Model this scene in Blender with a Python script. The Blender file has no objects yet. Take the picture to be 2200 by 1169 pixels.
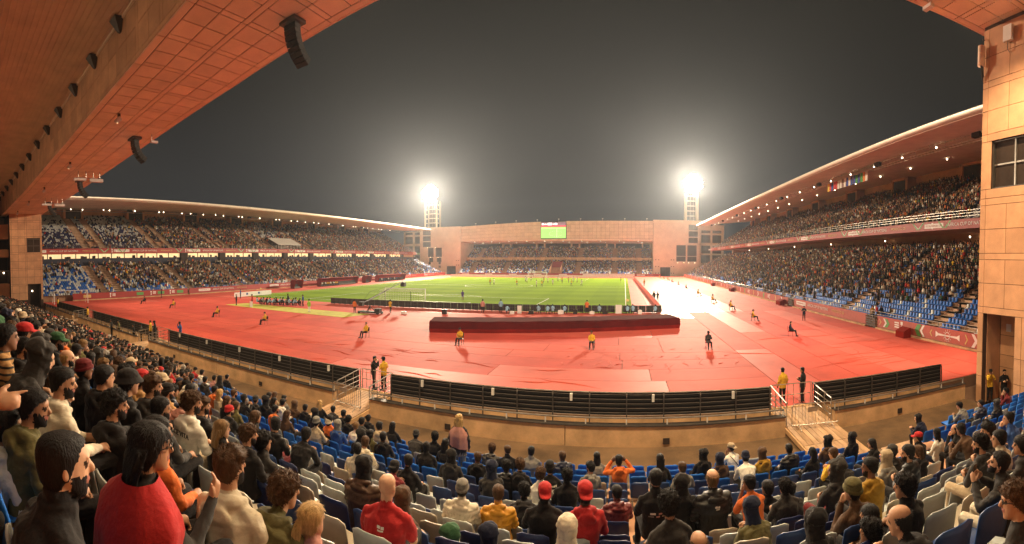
import bpy, bmesh, math, random
import numpy as np
from mathutils import Vector, Matrix, noise, kdtree
random.seed(7); RNG = np.random.default_rng(7)
sc = bpy.context.scene
COL = sc.collection
# ---------------------------------------------------------------- camera: a phone panorama, so a cylindrical lens
F = 935.4                      # focal length of the panorama in photo pixels (2200 x 1169)
CAMZ = 6.95
cdat = bpy.data.cameras.new('camera'); cam = bpy.data.objects.new('camera', cdat); COL.objects.link(cam); sc.camera = cam
cdat.type = 'PANO'; cdat.panorama_type = 'CENTRAL_CYLINDRICAL'
cdat.central_cylindrical_range_u_min = -1100 / F; cdat.central_cylindrical_range_u_max = 1100 / F
cdat.central_cylindrical_range_v_min = -584.5 / F; cdat.central_cylindrical_range_v_max = 584.5 / F
cdat.central_cylindrical_radius = 1.0
cdat.clip_start = 0.05; cdat.clip_end = 5000
cam.location = (0, 0, CAMZ); cam.rotation_euler = (math.pi / 2 - .02727, 0, .2582)
# ---------------------------------------------------------------- night sky over the town
world = bpy.data.worlds.new('World'); sc.world = world; world.use_nodes = True
wn = world.node_tree; wn.nodes.clear()
wo = wn.nodes.new('ShaderNodeOutputWorld'); wb = wn.nodes.new('ShaderNodeBackground')
wt = wn.nodes.new('ShaderNodeTexCoord'); ws = wn.nodes.new('ShaderNodeSeparateXYZ'); wr = wn.nodes.new('ShaderNodeValToRGB')
wn.links.new(wt.outputs['Generated'], ws.inputs[0]); wn.links.new(ws.outputs['Z'], wr.inputs[0])
wr.color_ramp.elements[0].position = 0.0; wr.color_ramp.elements[0].color = (.030, .031, .035, 1)
wr.color_ramp.elements[1].position = .62; wr.color_ramp.elements[1].color = (.0040, .0031, .0024, 1)
el = wr.color_ramp.elements.new(.16); el.color = (.022, .0222, .0238, 1)
el = wr.color_ramp.elements.new(.36); el.color = (.0105, .0098, .0094, 1)
wn.links.new(wr.outputs[0], wb.inputs['Color']); wb.inputs['Strength'].default_value = .62
wn.links.new(wb.outputs[0], wo.inputs['Surface'])
# ---------------------------------------------------------------- floodlights of the two towers in view and the two behind the camera
def area_light(name, loc, target, power, sx, sy, color, spread=160):
    l = bpy.data.lights.new(name, 'AREA'); l.shape = 'ELLIPSE'; l.size = sx; l.size_y = sy
    l.energy = power; l.color = color; l.spread = math.radians(spread)
    o = bpy.data.objects.new(name, l); COL.objects.link(o); o.location = loc
    o.rotation_euler = (Vector(target) - Vector(loc)).to_track_quat('-Z', 'Y').to_euler()
    return o
FLOOD_L = (-95.2, 199.0, 40.6); FLOOD_R = (31.2, 199.0, 42.6)
WARM = (1.0, .80, .56)
POW = 1.42e5
area_light('floodlight_beam', (-94.5, 196.4, 40.6), (-30, 40, 0), POW, 8.5, 8, WARM, 150)
area_light('floodlight_beam', (30.6, 196.4, 42.6), (-25, 30, 0), POW, 8.5, 8, WARM, 150)
# the two corner towers behind the camera that the photograph shows only by their light on the far stand
area_light('floodlight_beam', (-108, 4, 44), (-40, 150, 0), POW * .20, 8.5, 8, WARM, 140)
area_light('floodlight_beam', (40, 4, 44), (-30, 150, 0), POW * .20, 8.5, 8, WARM, 140)
LAMPW = 1000          # watts of each lamp under the near roof
SPOTW = 4800         # watts of each twin spotlight under the roof beam
vs = sc.view_settings
vs.view_transform = 'Standard'; vs.look = 'None'; vs.gamma = 1; vs.exposure = .76; vs.use_curve_mapping = False
sc.cycles.use_denoising = True
try:
    sc.cycles.denoiser = 'OPENIMAGEDENOISE'; sc.cycles.denoising_input_passes = 'RGB_ALBEDO_NORMAL'
except Exception: pass
sc.cycles.max_bounces = 4; sc.cycles.diffuse_bounces = 3; sc.cycles.glossy_bounces = 2; sc.cycles.volume_bounces = 0; sc.cycles.transparent_max_bounces = 12
sc.cycles.sample_clamp_indirect = 6; sc.cycles.caustics_reflective = False; sc.cycles.caustics_refractive = False
# ---------------------------------------------------------------- helpers
TMP = bpy.data.scenes.new('workbench')          # empty scene in which modifiers are evaluated quickly
def evaluated(o):
    TMP.collection.objects.link(o); vl = TMP.view_layers[0]; vl.update(); return o.evaluated_get(vl.depsgraph)

def material(name, color, rough=.75, noise_scale=0, noise_amt=.15, bump=0, bump_scale=None, metal=0, emit=None, strength=0, spec=.5, coords='Object', sheen=0, attr=None, stretch=None, vary=0):
    m = bpy.data.materials.new(name); m.use_nodes = True; nt = m.node_tree; b = nt.nodes['Principled BSDF']
    b.inputs['Base Color'].default_value = (*color, 1); b.inputs['Roughness'].default_value = rough; b.inputs['Metallic'].default_value = metal
    b.inputs['Specular IOR Level'].default_value = spec
    if sheen: b.inputs['Sheen Weight'].default_value = sheen
    src = None
    if attr:
        a = nt.nodes.new('ShaderNodeAttribute'); a.attribute_name = attr; src = a.outputs['Color']
        nt.links.new(src, b.inputs['Base Color'])
    if noise_scale or bump:
        tc = nt.nodes.new('ShaderNodeTexCoord'); co = tc.outputs[coords]
        if stretch:
            mp = nt.nodes.new('ShaderNodeMapping'); mp.inputs['Scale'].default_value = stretch
            nt.links.new(co, mp.inputs['Vector']); co = mp.outputs[0]
        if noise_scale:
            n = nt.nodes.new('ShaderNodeTexNoise'); n.inputs['Scale'].default_value = noise_scale; n.inputs['Detail'].default_value = 5; n.inputs['Roughness'].default_value = .62
            nt.links.new(co, n.inputs['Vector'])
            r = nt.nodes.new('ShaderNodeMapRange'); r.inputs['From Min'].default_value = .3; r.inputs['From Max'].default_value = .7
            r.inputs['To Min'].default_value = 1 - noise_amt; r.inputs['To Max'].default_value = 1 + noise_amt
            nt.links.new(n.outputs['Fac'], r.inputs['Value'])
            mx = nt.nodes.new('ShaderNodeMix'); mx.data_type = 'RGBA'; mx.blend_type = 'MULTIPLY'; mx.inputs['Factor'].default_value = 1
            if src is not None: nt.links.new(src, mx.inputs['A'])
            else: mx.inputs['A'].default_value = (*color, 1)
            nt.links.new(r.outputs[0], mx.inputs['B']); nt.links.new(mx.outputs['Result'], b.inputs['Base Color'])
        if bump:
            n2 = nt.nodes.new('ShaderNodeTexNoise'); n2.inputs['Scale'].default_value = bump_scale or noise_scale * 3; n2.inputs['Detail'].default_value = 4
            nt.links.new(co, n2.inputs['Vector'])
            bp = nt.nodes.new('ShaderNodeBump'); bp.inputs['Strength'].default_value = bump; bp.inputs['Distance'].default_value = .02
            nt.links.new(n2.outputs['Fac'], bp.inputs['Height']); nt.links.new(bp.outputs[0], b.inputs['Normal'])
    if vary:       # each object of this material is a little lighter or darker
        oi = nt.nodes.new('ShaderNodeObjectInfo'); rr = nt.nodes.new('ShaderNodeMapRange'); rr.inputs['To Min'].default_value = 1 - vary; rr.inputs['To Max'].default_value = 1 + vary * .7
        nt.links.new(oi.outputs['Random'], rr.inputs['Value']); m2 = nt.nodes.new('ShaderNodeMix'); m2.data_type = 'RGBA'; m2.blend_type = 'MULTIPLY'; m2.inputs['Factor'].default_value = 1
        lk = b.inputs['Base Color'].links
        if lk: nt.links.new(lk[0].from_socket, m2.inputs['A'])
        else: m2.inputs['A'].default_value = (*color, 1)
        nt.links.new(rr.outputs[0], m2.inputs['B']); nt.links.new(m2.outputs['Result'], b.inputs['Base Color'])
    if emit:
        b.inputs['Emission Color'].default_value = (*emit, 1); b.inputs['Emission Strength'].default_value = strength
    return m

def tag(o, label=None, cat=None, group=None, kind=None):
    if label: o['label'] = label
    if cat: o['category'] = cat
    if group: o['group'] = group
    if kind: o['kind'] = kind
    return o

def empty(name, loc=(0, 0, 0), rz=0):
    o = bpy.data.objects.new(name, None); COL.objects.link(o); o.location = loc; o.rotation_euler = (0, 0, rz); o.empty_display_size = .2
    return o

def link(name, mesh, parent=None, mats=None):
    o = bpy.data.objects.new(name, mesh); COL.objects.link(o)
    if parent is not None:
        o.parent = parent
    if mats:
        if not isinstance(mats, (list, tuple)): mats = [mats]
        if len(mesh.materials) < len(mats):
            while len(mesh.materials) < len(mats): mesh.materials.append(None)
        for i, m in enumerate(mats):
            o.material_slots[i].link = 'OBJECT'; o.material_slots[i].material = m
    return o

class MB:
    """collects boxes, prisms and tubes and builds ONE mesh"""
    def __init__(s): s.v = []; s.f = []; s.m = []
    def add(s, vs, fs, mi=0):
        n = len(s.v); s.v += [tuple(p) for p in vs]; s.f += [tuple(i + n for i in f) for f in fs]; s.m += [mi] * len(fs); return s
    def box(s, x0, y0, z0, x1, y1, z1, mi=0):
        return s.add([(x0, y0, z0), (x1, y0, z0), (x1, y1, z0), (x0, y1, z0), (x0, y0, z1), (x1, y0, z1), (x1, y1, z1), (x0, y1, z1)],
                     [(0, 3, 2, 1), (4, 5, 6, 7), (0, 1, 5, 4), (1, 2, 6, 5), (2, 3, 7, 6), (3, 0, 4, 7)], mi)
    def hexa(s, p, mi=0):       # 8 points, bottom 4 then top 4
        return s.add(p, [(0, 3, 2, 1), (4, 5, 6, 7), (0, 1, 5, 4), (1, 2, 6, 5), (2, 3, 7, 6), (3, 0, 4, 7)], mi)
    def quad(s, a, b, c, d, mi=0): return s.add([a, b, c, d], [(0, 1, 2, 3)], mi)
    def prism(s, prof, axis, a, b, mi=0):
        """profile polygon extruded along axis 'x' (prof = (y,z)) or 'y' (prof = (x,z)) or 'z' (prof=(x,y))"""
        n = len(prof)
        mk = {'x': lambda p, t: (t, p[0], p[1]), 'y': lambda p, t: (p[0], t, p[1]), 'z': lambda p, t: (p[0], p[1], t)}[axis]
        vs = [mk(p, a) for p in prof] + [mk(p, b) for p in prof]
        fs = [tuple(range(n)), tuple(range(2 * n - 1, n - 1, -1))] + [(i, i + n, (i + 1) % n + n, (i + 1) % n) for i in range(n)]
        return s.add(vs, fs, mi)
    def tube(s, pts, r, n=8, mi=0, cap=True):
        pts = [Vector(p) for p in pts]; R = r if isinstance(r, (list, tuple)) else [r] * len(pts)
        base = len(s.v); rings = []
        up = Vector((0, 0, 1))
        for i, p in enumerate(pts):
            d = (pts[min(i + 1, len(pts) - 1)] - pts[max(i - 1, 0)]).normalized()
            a = d.cross(up)
            if a.length < .05: a = d.cross(Vector((0, 1, 0)))
            a.normalize(); b = a.cross(d)
            rings.append([p + (a * math.cos(t) + b * math.sin(t)) * R[i] for t in [2 * math.pi * k / n for k in range(n)]])
        vs = [q for rg in rings for q in rg]; fs = []
        for i in range(len(pts) - 1):
            for k in range(n): fs.append((i * n + k, i * n + (k + 1) % n, (i + 1) * n + (k + 1) % n, (i + 1) * n + k))
        if cap: fs.append(tuple(range(n - 1, -1, -1))); fs.append(tuple((len(pts) - 1) * n + k for k in range(n)))
        return s.add(vs, fs, mi)
    def mesh(s, name, mats=None, smooth=False):
        me = bpy.data.meshes.new(name); me.from_pydata(s.v, [], s.f); me.update()
        for m in (mats if isinstance(mats, (list, tuple)) else [mats] if mats else []): me.materials.append(m)
        if any(s.m): me.polygons.foreach_set('material_index', s.m)
        if smooth: me.polygons.foreach_set('use_smooth', [True] * len(s.f))
        return me
    def build(s, name, mats, parent=None, smooth=False):
        """verts are world coordinates; a parented part is shifted by the parent's location"""
        o = link(name, s.mesh(name, mats, smooth), parent)
        if parent is not None: unshift(o)
        return o

def unshift(o):
    p = o.parent; t = Vector((0, 0, 0)); 
    while p is not None: t -= p.location; p = p.parent
    o.location = t

def np_mesh(name, V, Fc, mats, cols=None, smooth=False):
    """V (n,3) float, Fc (m,k) int equal-sized faces, cols (n,3)"""
    me = bpy.data.meshes.new(name); n, (m, k) = len(V), Fc.shape
    me.vertices.add(n); me.vertices.foreach_set('co', np.ascontiguousarray(V, np.float32).ravel())
    me.loops.add(m * k); me.loops.foreach_set('vertex_index', np.ascontiguousarray(Fc, np.int32).ravel())
    me.polygons.add(m); me.polygons.foreach_set('loop_start', np.arange(0, m * k, k, dtype=np.int32))
    if smooth: me.polygons.foreach_set('use_smooth', np.ones(m, bool))
    me.update(calc_edges=True)
    for mt in (mats if isinstance(mats, (list, tuple)) else [mats]): me.materials.append(mt)
    if cols is not None:
        at = me.color_attributes.new('Col', 'FLOAT_COLOR', 'POINT')
        at.data.foreach_set('color', np.hstack([cols, np.ones((n, 1))]).astype(np.float32).ravel())
    return me

def text_mesh(name, body, size, mat, align='CENTER', extrude=.004):
    cu = bpy.data.curves.new(name, 'FONT'); cu.body = body; cu.size = size; cu.align_x = align; cu.align_y = 'CENTER'; cu.extrude = extrude; cu.resolution_u = 2
    o = bpy.data.objects.new(name, cu)
    me = bpy.data.meshes.new_from_object(evaluated(o)); me.name = name; me.materials.clear(); me.materials.append(mat)
    bpy.data.objects.remove(o); bpy.data.curves.remove(cu); return me

def interp(x, pts):
    xs = [p[0] for p in pts]; ys = [p[1] for p in pts]; return float(np.interp(x, xs, ys))

def ray(px, py):
    th = (px - 1100) / F; v = (584.5 - py) / F; p = .02727; yw = .2582
    d = (math.sin(th), math.cos(th), v); cp, sp = math.cos(p), math.sin(p)
    y = d[1] * cp + d[2] * sp; z = -d[1] * sp + d[2] * cp; x = d[0]; c, s_ = math.cos(yw), math.sin(yw)
    return (x * c - y * s_, x * s_ + y * c, z)
def ground_at(px, py, z=0.0):
    d = ray(px, py); t = (z - CAMZ) / d[2]; return (d[0] * t, d[1] * t, z)
ORD = 'first second third fourth fifth sixth seventh eighth ninth tenth eleventh twelfth thirteenth fourteenth fifteenth sixteenth seventeenth eighteenth nineteenth twentieth'.split()
def ordinal(n): return ORD[n - 1] if n <= 20 else '%d%s' % (n, 'th' if 10 <= n % 100 <= 20 else {1: 'st', 2: 'nd', 3: 'rd'}.get(n % 10, 'th'))
# ================================================================= materials
M = {}
M['red_mat'] = material('red_matting', (.60, .092, .062), rough=.72, noise_scale=.35, noise_amt=.16, bump=.35, bump_scale=1.3, spec=.10)
M['red_mat_pale'] = material('red_matting_faded', (.61, .108, .076), rough=.62, noise_scale=.35, noise_amt=.16, bump=.35, bump_scale=1.1, spec=.18)
M['red_mat_deep'] = material('red_matting_new', (.56, .078, .056), rough=.72, noise_scale=.35, noise_amt=.14, bump=.4, bump_scale=1.6, spec=.10)
M['red_vinyl'] = material('glossy_red_vinyl', (.55, .125, .09), rough=.40, noise_scale=.35, noise_amt=.16, bump=.3, bump_scale=1.1, spec=.5)
M['ground'] = material('ground_dust', (.16, .085, .05), rough=.9, noise_scale=.5, noise_amt=.3)
M['render'] = material('ochre_render', (.55, .285, .15), rough=.85, noise_scale=.6, noise_amt=.13, bump=.12, bump_scale=14)
M['render_panel'] = material('ochre_panel', (.58, .31, .165), rough=.8, noise_scale=.9, noise_amt=.16, bump=.06, bump_scale=20, vary=.13)
M['joint'] = material('dark_joint', (.05, .022, .012), rough=.9, noise_scale=2, noise_amt=.2)
M['soffit'] = material('soffit_panel', (.85, .63, .45), rough=.7, noise_scale=.8, noise_amt=.10, bump=.03, bump_scale=9, vary=.10)
M['slab'] = material('roof_sheet', (.82, .61, .44), rough=.65, noise_scale=.7, noise_amt=.12, bump=.05, bump_scale=8)
M['concrete'] = material('stained_concrete', (.60, .385, .205), rough=.9, noise_scale=.9, noise_amt=.30, bump=.25, bump_scale=10)
M['concrete_floor'] = material('dirty_shaded_concrete_floor', (.135, .08, .04), rough=.85, noise_scale=.45, noise_amt=.55, bump=.3, bump_scale=6)  # walkway shade behind the parapet is put into this dark base; mottling is dirt
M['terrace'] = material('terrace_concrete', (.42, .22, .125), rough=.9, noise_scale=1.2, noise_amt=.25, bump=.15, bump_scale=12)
M['dark'] = material('dark_interior', (.035, .02, .014), rough=.8, noise_scale=1, noise_amt=.3)
M['navy_wall'] = material('navy_wall', (.02, .022, .045), rough=.7, noise_scale=1, noise_amt=.2)
M['glass'] = material('dark_glass', (.05, .035, .028), rough=.12, noise_scale=.6, noise_amt=.3, spec=.6)
M['lit_room'] = material('lit_room', (.7, .5, .3), rough=.7, emit=(1, .72, .36), strength=.5, noise_scale=.6, noise_amt=.4)
M['steel'] = material('galvanised_steel', (.42, .38, .34), rough=.42, metal=.85, noise_scale=3, noise_amt=.25, bump=.05, bump_scale=30)
M['steel_dark'] = material('dark_steel', (.10, .085, .075), rough=.5, metal=.6, noise_scale=3, noise_amt=.2)
M['black'] = material('black_cloth', (.013, .011, .011), rough=.9, noise_scale=2, noise_amt=.3, bump=.3, bump_scale=5)
M['black_plastic'] = material('black_plastic', (.016, .013, .012), rough=.5, noise_scale=4, noise_amt=.3)
M['banner'] = material('maroon_banner', (.33, .035, .03), rough=.55, noise_scale=.8, noise_amt=.12, bump=.05, bump_scale=3)
M['banner_pink'] = material('faded_banner', (.42, .085, .06), rough=.55, noise_scale=.8, noise_amt=.12, bump=.05, bump_scale=3)
M['white'] = material('white_paint', (.78, .76, .72), rough=.6, noise_scale=2, noise_amt=.06)
M['white_board'] = material('white_board', (.72, .70, .66), rough=.5, noise_scale=1, noise_amt=.08)
M['green_print'] = material('green_print', (.10, .34, .09), rough=.55, noise_scale=2, noise_amt=.1)
M['gold_print'] = material('gold_print', (.62, .45, .16), rough=.55, noise_scale=2, noise_amt=.1)
M['grass_mat'] = material('artificial_turf_mat', (.52, .47, .05), rough=.9, noise_scale=1.4, noise_amt=.14, bump=.4, bump_scale=30)
M['velvet'] = material('dark_red_cover', (.075, .005, .005), spec=.03, rough=.95, noise_scale=.7, noise_amt=.28, bump=.3, bump_scale=2)
M['velvet_top'] = material('red_skirt', (.22, .015, .010), spec=.03, rough=.9, noise_scale=.7, noise_amt=.2, bump=.3, bump_scale=2)
M['wood'] = material('deck_plywood', (.52, .33, .20), vary=.2, rough=.7, noise_scale=1.2, noise_amt=.28, bump=.12, bump_scale=14, stretch=(4, 1, 1))
M['lamp'] = material('lamp_glow', (1, .9, .7), emit=(1, .80, .52), strength=8, noise_scale=2, noise_amt=.05)
M['flood'] = material('floodlight_glow', (1, .95, .85), emit=(1, .93, .74), strength=60, noise_scale=2, noise_amt=.05)
M['stairs'] = material('pale_stair_concrete', (.58, .37, .24), rough=.9, noise_scale=1.2, noise_amt=.2)
M['stand_roof'] = material('pale_roof_soffit', (.86, .75, .62), rough=.7, noise_scale=.5, noise_amt=.10)
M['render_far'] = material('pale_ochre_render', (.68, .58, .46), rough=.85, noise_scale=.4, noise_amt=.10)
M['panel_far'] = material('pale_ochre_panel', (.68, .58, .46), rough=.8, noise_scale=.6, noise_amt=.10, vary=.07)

def pitch_material():
    m = bpy.data.materials.new('mown_grass'); m.use_nodes = True; nt = m.node_tree; b = nt.nodes['Principled BSDF']
    tc = nt.nodes.new('ShaderNodeTexCoord'); sp = nt.nodes.new('ShaderNodeSeparateXYZ'); nt.links.new(tc.outputs['Object'], sp.inputs[0])
    def sq(sock, period, off):
        a = nt.nodes.new('ShaderNodeMath'); a.operation = 'MULTIPLY_ADD'; a.inputs[1].default_value = 2 * math.pi / period; a.inputs[2].default_value = off; nt.links.new(sock, a.inputs[0])
        s = nt.nodes.new('ShaderNodeMath'); s.operation = 'SINE'; nt.links.new(a.outputs[0], s.inputs[0])
        c = nt.nodes.new('ShaderNodeMath'); c.operation = 'MULTIPLY'; c.inputs[1].default_value = 6; c.use_clamp = False; nt.links.new(s.outputs[0], c.inputs[0])
        k = nt.nodes.new('ShaderNodeClamp'); k.inputs['Min'].default_value = -1; k.inputs['Max'].default_value = 1; nt.links.new(c.outputs[0], k.inputs[0]); return k.outputs[0]
    s1 = sq(sp.outputs['Y'], 11.0, .4); s2 = sq(sp.outputs['X'], 9.7, .9)
    ad = nt.nodes.new('ShaderNodeMath'); ad.operation = 'MULTIPLY_ADD'; ad.inputs[1].default_value = .55; nt.links.new(s2, ad.inputs[0]); nt.links.new(s1, ad.inputs[2])
    n = nt.nodes.new('ShaderNodeTexNoise'); n.inputs['Scale'].default_value = .25; n.inputs['Detail'].default_value = 8; n.inputs['Roughness'].default_value = .7; nt.links.new(tc.outputs['Object'], n.inputs['Vector'])
    ad2 = nt.nodes.new('ShaderNodeMath'); ad2.operation = 'MULTIPLY_ADD'; ad2.inputs[1].default_value = 4.0; nt.links.new(n.outputs['Fac'], ad2.inputs[0]); nt.links.new(ad.outputs[0], ad2.inputs[2])
    r = nt.nodes.new('ShaderNodeMapRange'); r.inputs['From Min'].default_value = 0; r.inputs['From Max'].default_value = 4; nt.links.new(ad2.outputs[0], r.inputs['Value'])
    cr = nt.nodes.new('ShaderNodeValToRGB'); cr.color_ramp.elements[0].color = (.125, .215, .008, 1); cr.color_ramp.elements[1].color = (.185, .290, .014, 1)
    nt.links.new(r.outputs[0], cr.inputs[0]); nt.links.new(cr.outputs[0], b.inputs['Base Color']); b.inputs['Roughness'].default_value = 1.0; b.inputs['Specular IOR Level'].default_value = .02
    n2 = nt.nodes.new('ShaderNodeTexNoise'); n2.inputs['Scale'].default_value = 14; nt.links.new(tc.outputs['Object'], n2.inputs['Vector'])
    bp = nt.nodes.new('ShaderNodeBump'); bp.inputs['Strength'].default_value = .5; bp.inputs['Distance'].default_value = .03; nt.links.new(n2.outputs['Fac'], bp.inputs['Height']); nt.links.new(bp.outputs[0], b.inputs['Normal'])
    return m
M['pitch'] = pitch_material()

# ================================================================= ground, track matting and pitch
PX, PY0, PY1 = -33.73, 61.04, 166.04         # pitch centre line, near and far goal line
g = MB(); g.quad((-900, 19.3, -.03), (900, 19.3, -.03), (900, 1800, -.03), (-900, 1800, -.03)); g.quad((-900, -600, -.75), (900, -600, -.75), (900, 19.3, -.75), (-900, 19.3, -.75)); g.quad((-900, 19.3, -.75), (900, 19.3, -.75), (900, 19.3, -.03), (-900, 19.3, -.03))
tag(g.build('ground', M['ground']), kind='structure')
rt = empty('running_track', (PX, 40, 0)); tag(rt, 'red matting laid over the running track round the pitch', kind='structure')
mats3 = ['red_mat', 'red_mat_pale', 'red_mat_deep']
def red_sheet(x0, x1, y0, y1, mk, z):
    MB().box(x0 + .02, y0 + .02, -.02, x1 - .02, y1 - .02, z).build('mat', M[mk], rt)
rnd = random.Random(11)
# strips across the near end, their ends staggered
ys = [19.35, 22.3, 24.9, 27.6, 30.2, 32.6, 35.4, 39.0, 43.0, 47.5, 52.5]
for i in range(len(ys) - 1):
    x = -81.5 + rnd.uniform(0, 6); cuts = [-81.5]
    while True:
        nx = cuts[-1] + rnd.choice([9, 13, 17, 22, 26]) * rnd.uniform(.8, 1.2)
        if nx > 8.5: break
        cuts.append(nx)
    cuts[-1] = min(cuts[-1], 3); cuts.append(8.6)
    for a, b in zip(cuts[:-1], cuts[1:]):
        red_sheet(a, b, ys[i], ys[i + 1], rnd.choice(['red_mat', 'red_mat', 'red_mat_pale', 'red_mat_deep', 'red_mat']), .004 + .004 * rnd.randint(0, 2))
# long lanes on the right side, running away from the camera
xs = [8.6, 11.2, 13.9, 16.6, 19.4, 22.4, 25.75]
for i in range(len(xs) - 1):
    y = 19.35; k = 0
    for y1 in ([41, 58.5, 92, 130, 188] if i % 2 else [33, 58.5, 78, 118, 150, 188]):
        red_sheet(xs[i], xs[i + 1], y, y1, (['red_vinyl', 'red_vinyl', 'red_mat_pale', 'red_mat', 'red_mat', 'red_mat'][i] if y >= 58 else ['red_mat_pale', 'red_mat_deep', 'red_mat', 'red_mat_pale', 'red_mat', 'red_mat_deep'][(i * 2 + k) % 6]), .004 + .004 * ((i + k) % 3)); y = y1; k += 1
red_sheet(3.6, 8.6, 52.5, 188, 'red_vinyl', .006)
red_sheet(-81.5, -72.2, 52.5, 188, 'red_mat', .006)
red_sheet(-72.2, 3.6, 170.2, 188, 'red_mat', .008)
red_sheet(-72.2, 3.6, 52.5, 56.3, 'red_mat_pale', .01)
p = MB(); p.box(-71.2, 56.3, -.02, 3.6, 170.2, -.004); tag(p.build('pitch_surround', M['red_mat_pale']), kind='structure')
p = MB(); nx, ny = 2, 2
p.quad((PX - 36.2, 57.3, .0), (PX + 34.9, 57.3, .0), (PX + 34.9, 169.3, .0), (PX - 36.2, 169.3, .0)); pitch = p.build('pitch', M['pitch']); tag(pitch, kind='structure')
pl = empty('pitch_marking', (PX, PY0, 0)); tag(pl, 'white lines painted on the green pitch', kind='structure')
def line(pts, closed=False, w=.13, z=.006):
    m = MB(); n = len(pts)
    for i in range(n if closed else n - 1):
        a = Vector((*pts[i], z)); b = Vector((*pts[(i + 1) % n], z)); d = (b - a).normalized(); s_ = Vector((-d.y, d.x, 0)) * w / 2
        m.quad(a - s_, b - s_, b + s_, a + s_)
    m.build('line', M['white'], pl)
line([(PX - 34, PY0), (PX + 34, PY0), (PX + 34, PY1), (PX - 34, PY1)], True)
line([(PX - 34, (PY0 + PY1) / 2), (PX + 34, (PY0 + PY1) / 2)], z=.010)
line([(PX + 9.15 * math.cos(t), (PY0 + PY1) / 2 + 9.15 * math.sin(t)) for t in np.linspace(0, 2 * math.pi, 64, False)], True, z=.014)
for y, s_ in ((PY0, 1), (PY1, -1)):
    line([(PX - 20.16, y), (PX - 20.16, y + 16.5 * s_), (PX + 20.16, y + 16.5 * s_), (PX + 20.16, y)], z=.010)
    line([(PX - 9.16, y), (PX - 9.16, y + 5.5 * s_), (PX + 9.16, y + 5.5 * s_), (PX + 9.16, y)], z=.014)
    ts = np.linspace(math.asin(5.5 / 9.15), math.pi - math.asin(5.5 / 9.15), 20)
    line([(PX + 9.15 * math.cos(t), y + (11 + 9.15 * math.sin(t)) * s_) for t in ts], z=.018)
# goals
def net_material(name, c):
    m = bpy.data.materials.new(name); m.use_nodes = True; nt = m.node_tree; b = nt.nodes['Principled BSDF']
    b.inputs['Base Color'].default_value = (*c, 1); b.inputs['Roughness'].default_value = .8
    return m
M['net'] = material('net_cord', (.62, .60, .52), rough=.8, noise_scale=3, noise_amt=.1)
def goal(y, s_, label):
    r = empty('goal', (PX, y, 0)); tag(r, label, 'goal')
    for sx in (-1, 1): MB().tube([(PX + 3.66 * sx, y, 0), (PX + 3.66 * sx, y, 2.44)], .06, 10).build('post', M['white'], r, True)
    MB().tube([(PX - 3.72, y, 2.44), (PX + 3.72, y, 2.44)], .06, 10).build('crossbar', M['white'], r, True)
    n = MB(); back = y - 2.0 * s_; step = .3
    def cord(a, b): n.tube([a, b], .012, 4, cap=False)
    def sheet(A, B, C_, D):     # A-B bottom, D-C top
        A, B, C_, D = map(Vector, (A, B, C_, D)); nu = max(2, int((B - A).length / step)); nv = max(2, int((D - A).length / step))
        for i in range(nu + 1): cord(A.lerp(B, i / nu), D.lerp(C_, i / nu))
        for j in range(nv + 1): cord(A.lerp(D, j / nv), B.lerp(C_, j / nv))
    x0, x1 = PX - 3.66, PX + 3.66
    sheet((x0, back, .02), (x1, back, .02), (x1, back, 2.1), (x0, back, 2.1))
    sheet((x0, y, 2.44), (x1, y, 2.44), (x1, back, 2.1), (x0, back, 2.1))
    sheet((x0, back, .02), (x0, y, .02), (x0, y, 2.44), (x0, back, 2.1)); sheet((x1, back, .02), (x1, y, .02), (x1, y, 2.44), (x1, back, 2.1))
    n.build('net', M['net'], r)
    for sx in (-1.6, 1.9): MB().tube([(PX + sx * 1.3, back - .6 * s_, 0), (PX + sx * 1.3 - .1, back - .5 * s_, 2.2)], .04, 8).build('net_support', M['black_plastic'], r)
goal(PY0, 1, 'white goal with cord net at the near end of the pitch'); goal(PY1, -1, 'small white goal at the far end before the crowded stand')
# corner flags
for i, (x, y, nm) in enumerate(((PX + 34, PY0, 'near right'), (PX + 34, PY1, 'far right'), (PX - 34, PY0, 'near left'))):
    r = empty('corner_flag', (x, y, 0)); tag(r, 'thin yellow corner flag pole at the %s corner of the pitch' % nm, 'corner flag', 'corner flags of the pitch')
    MB().tube([(x, y, 0), (x, y, 1.6)], .03, 8).build('pole', M['gold_print'], r)
    f = MB(); f.hexa([(x, y, 1.2), (x + .42, y + .01, 1.22), (x + .42, y + .03, 1.22), (x, y + .02, 1.2), (x, y, 1.58), (x + .42, y + .01, 1.5), (x + .42, y + .03, 1.5), (x, y + .02, 1.58)]); f.build('flag', M['gold_print'], r)

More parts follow.
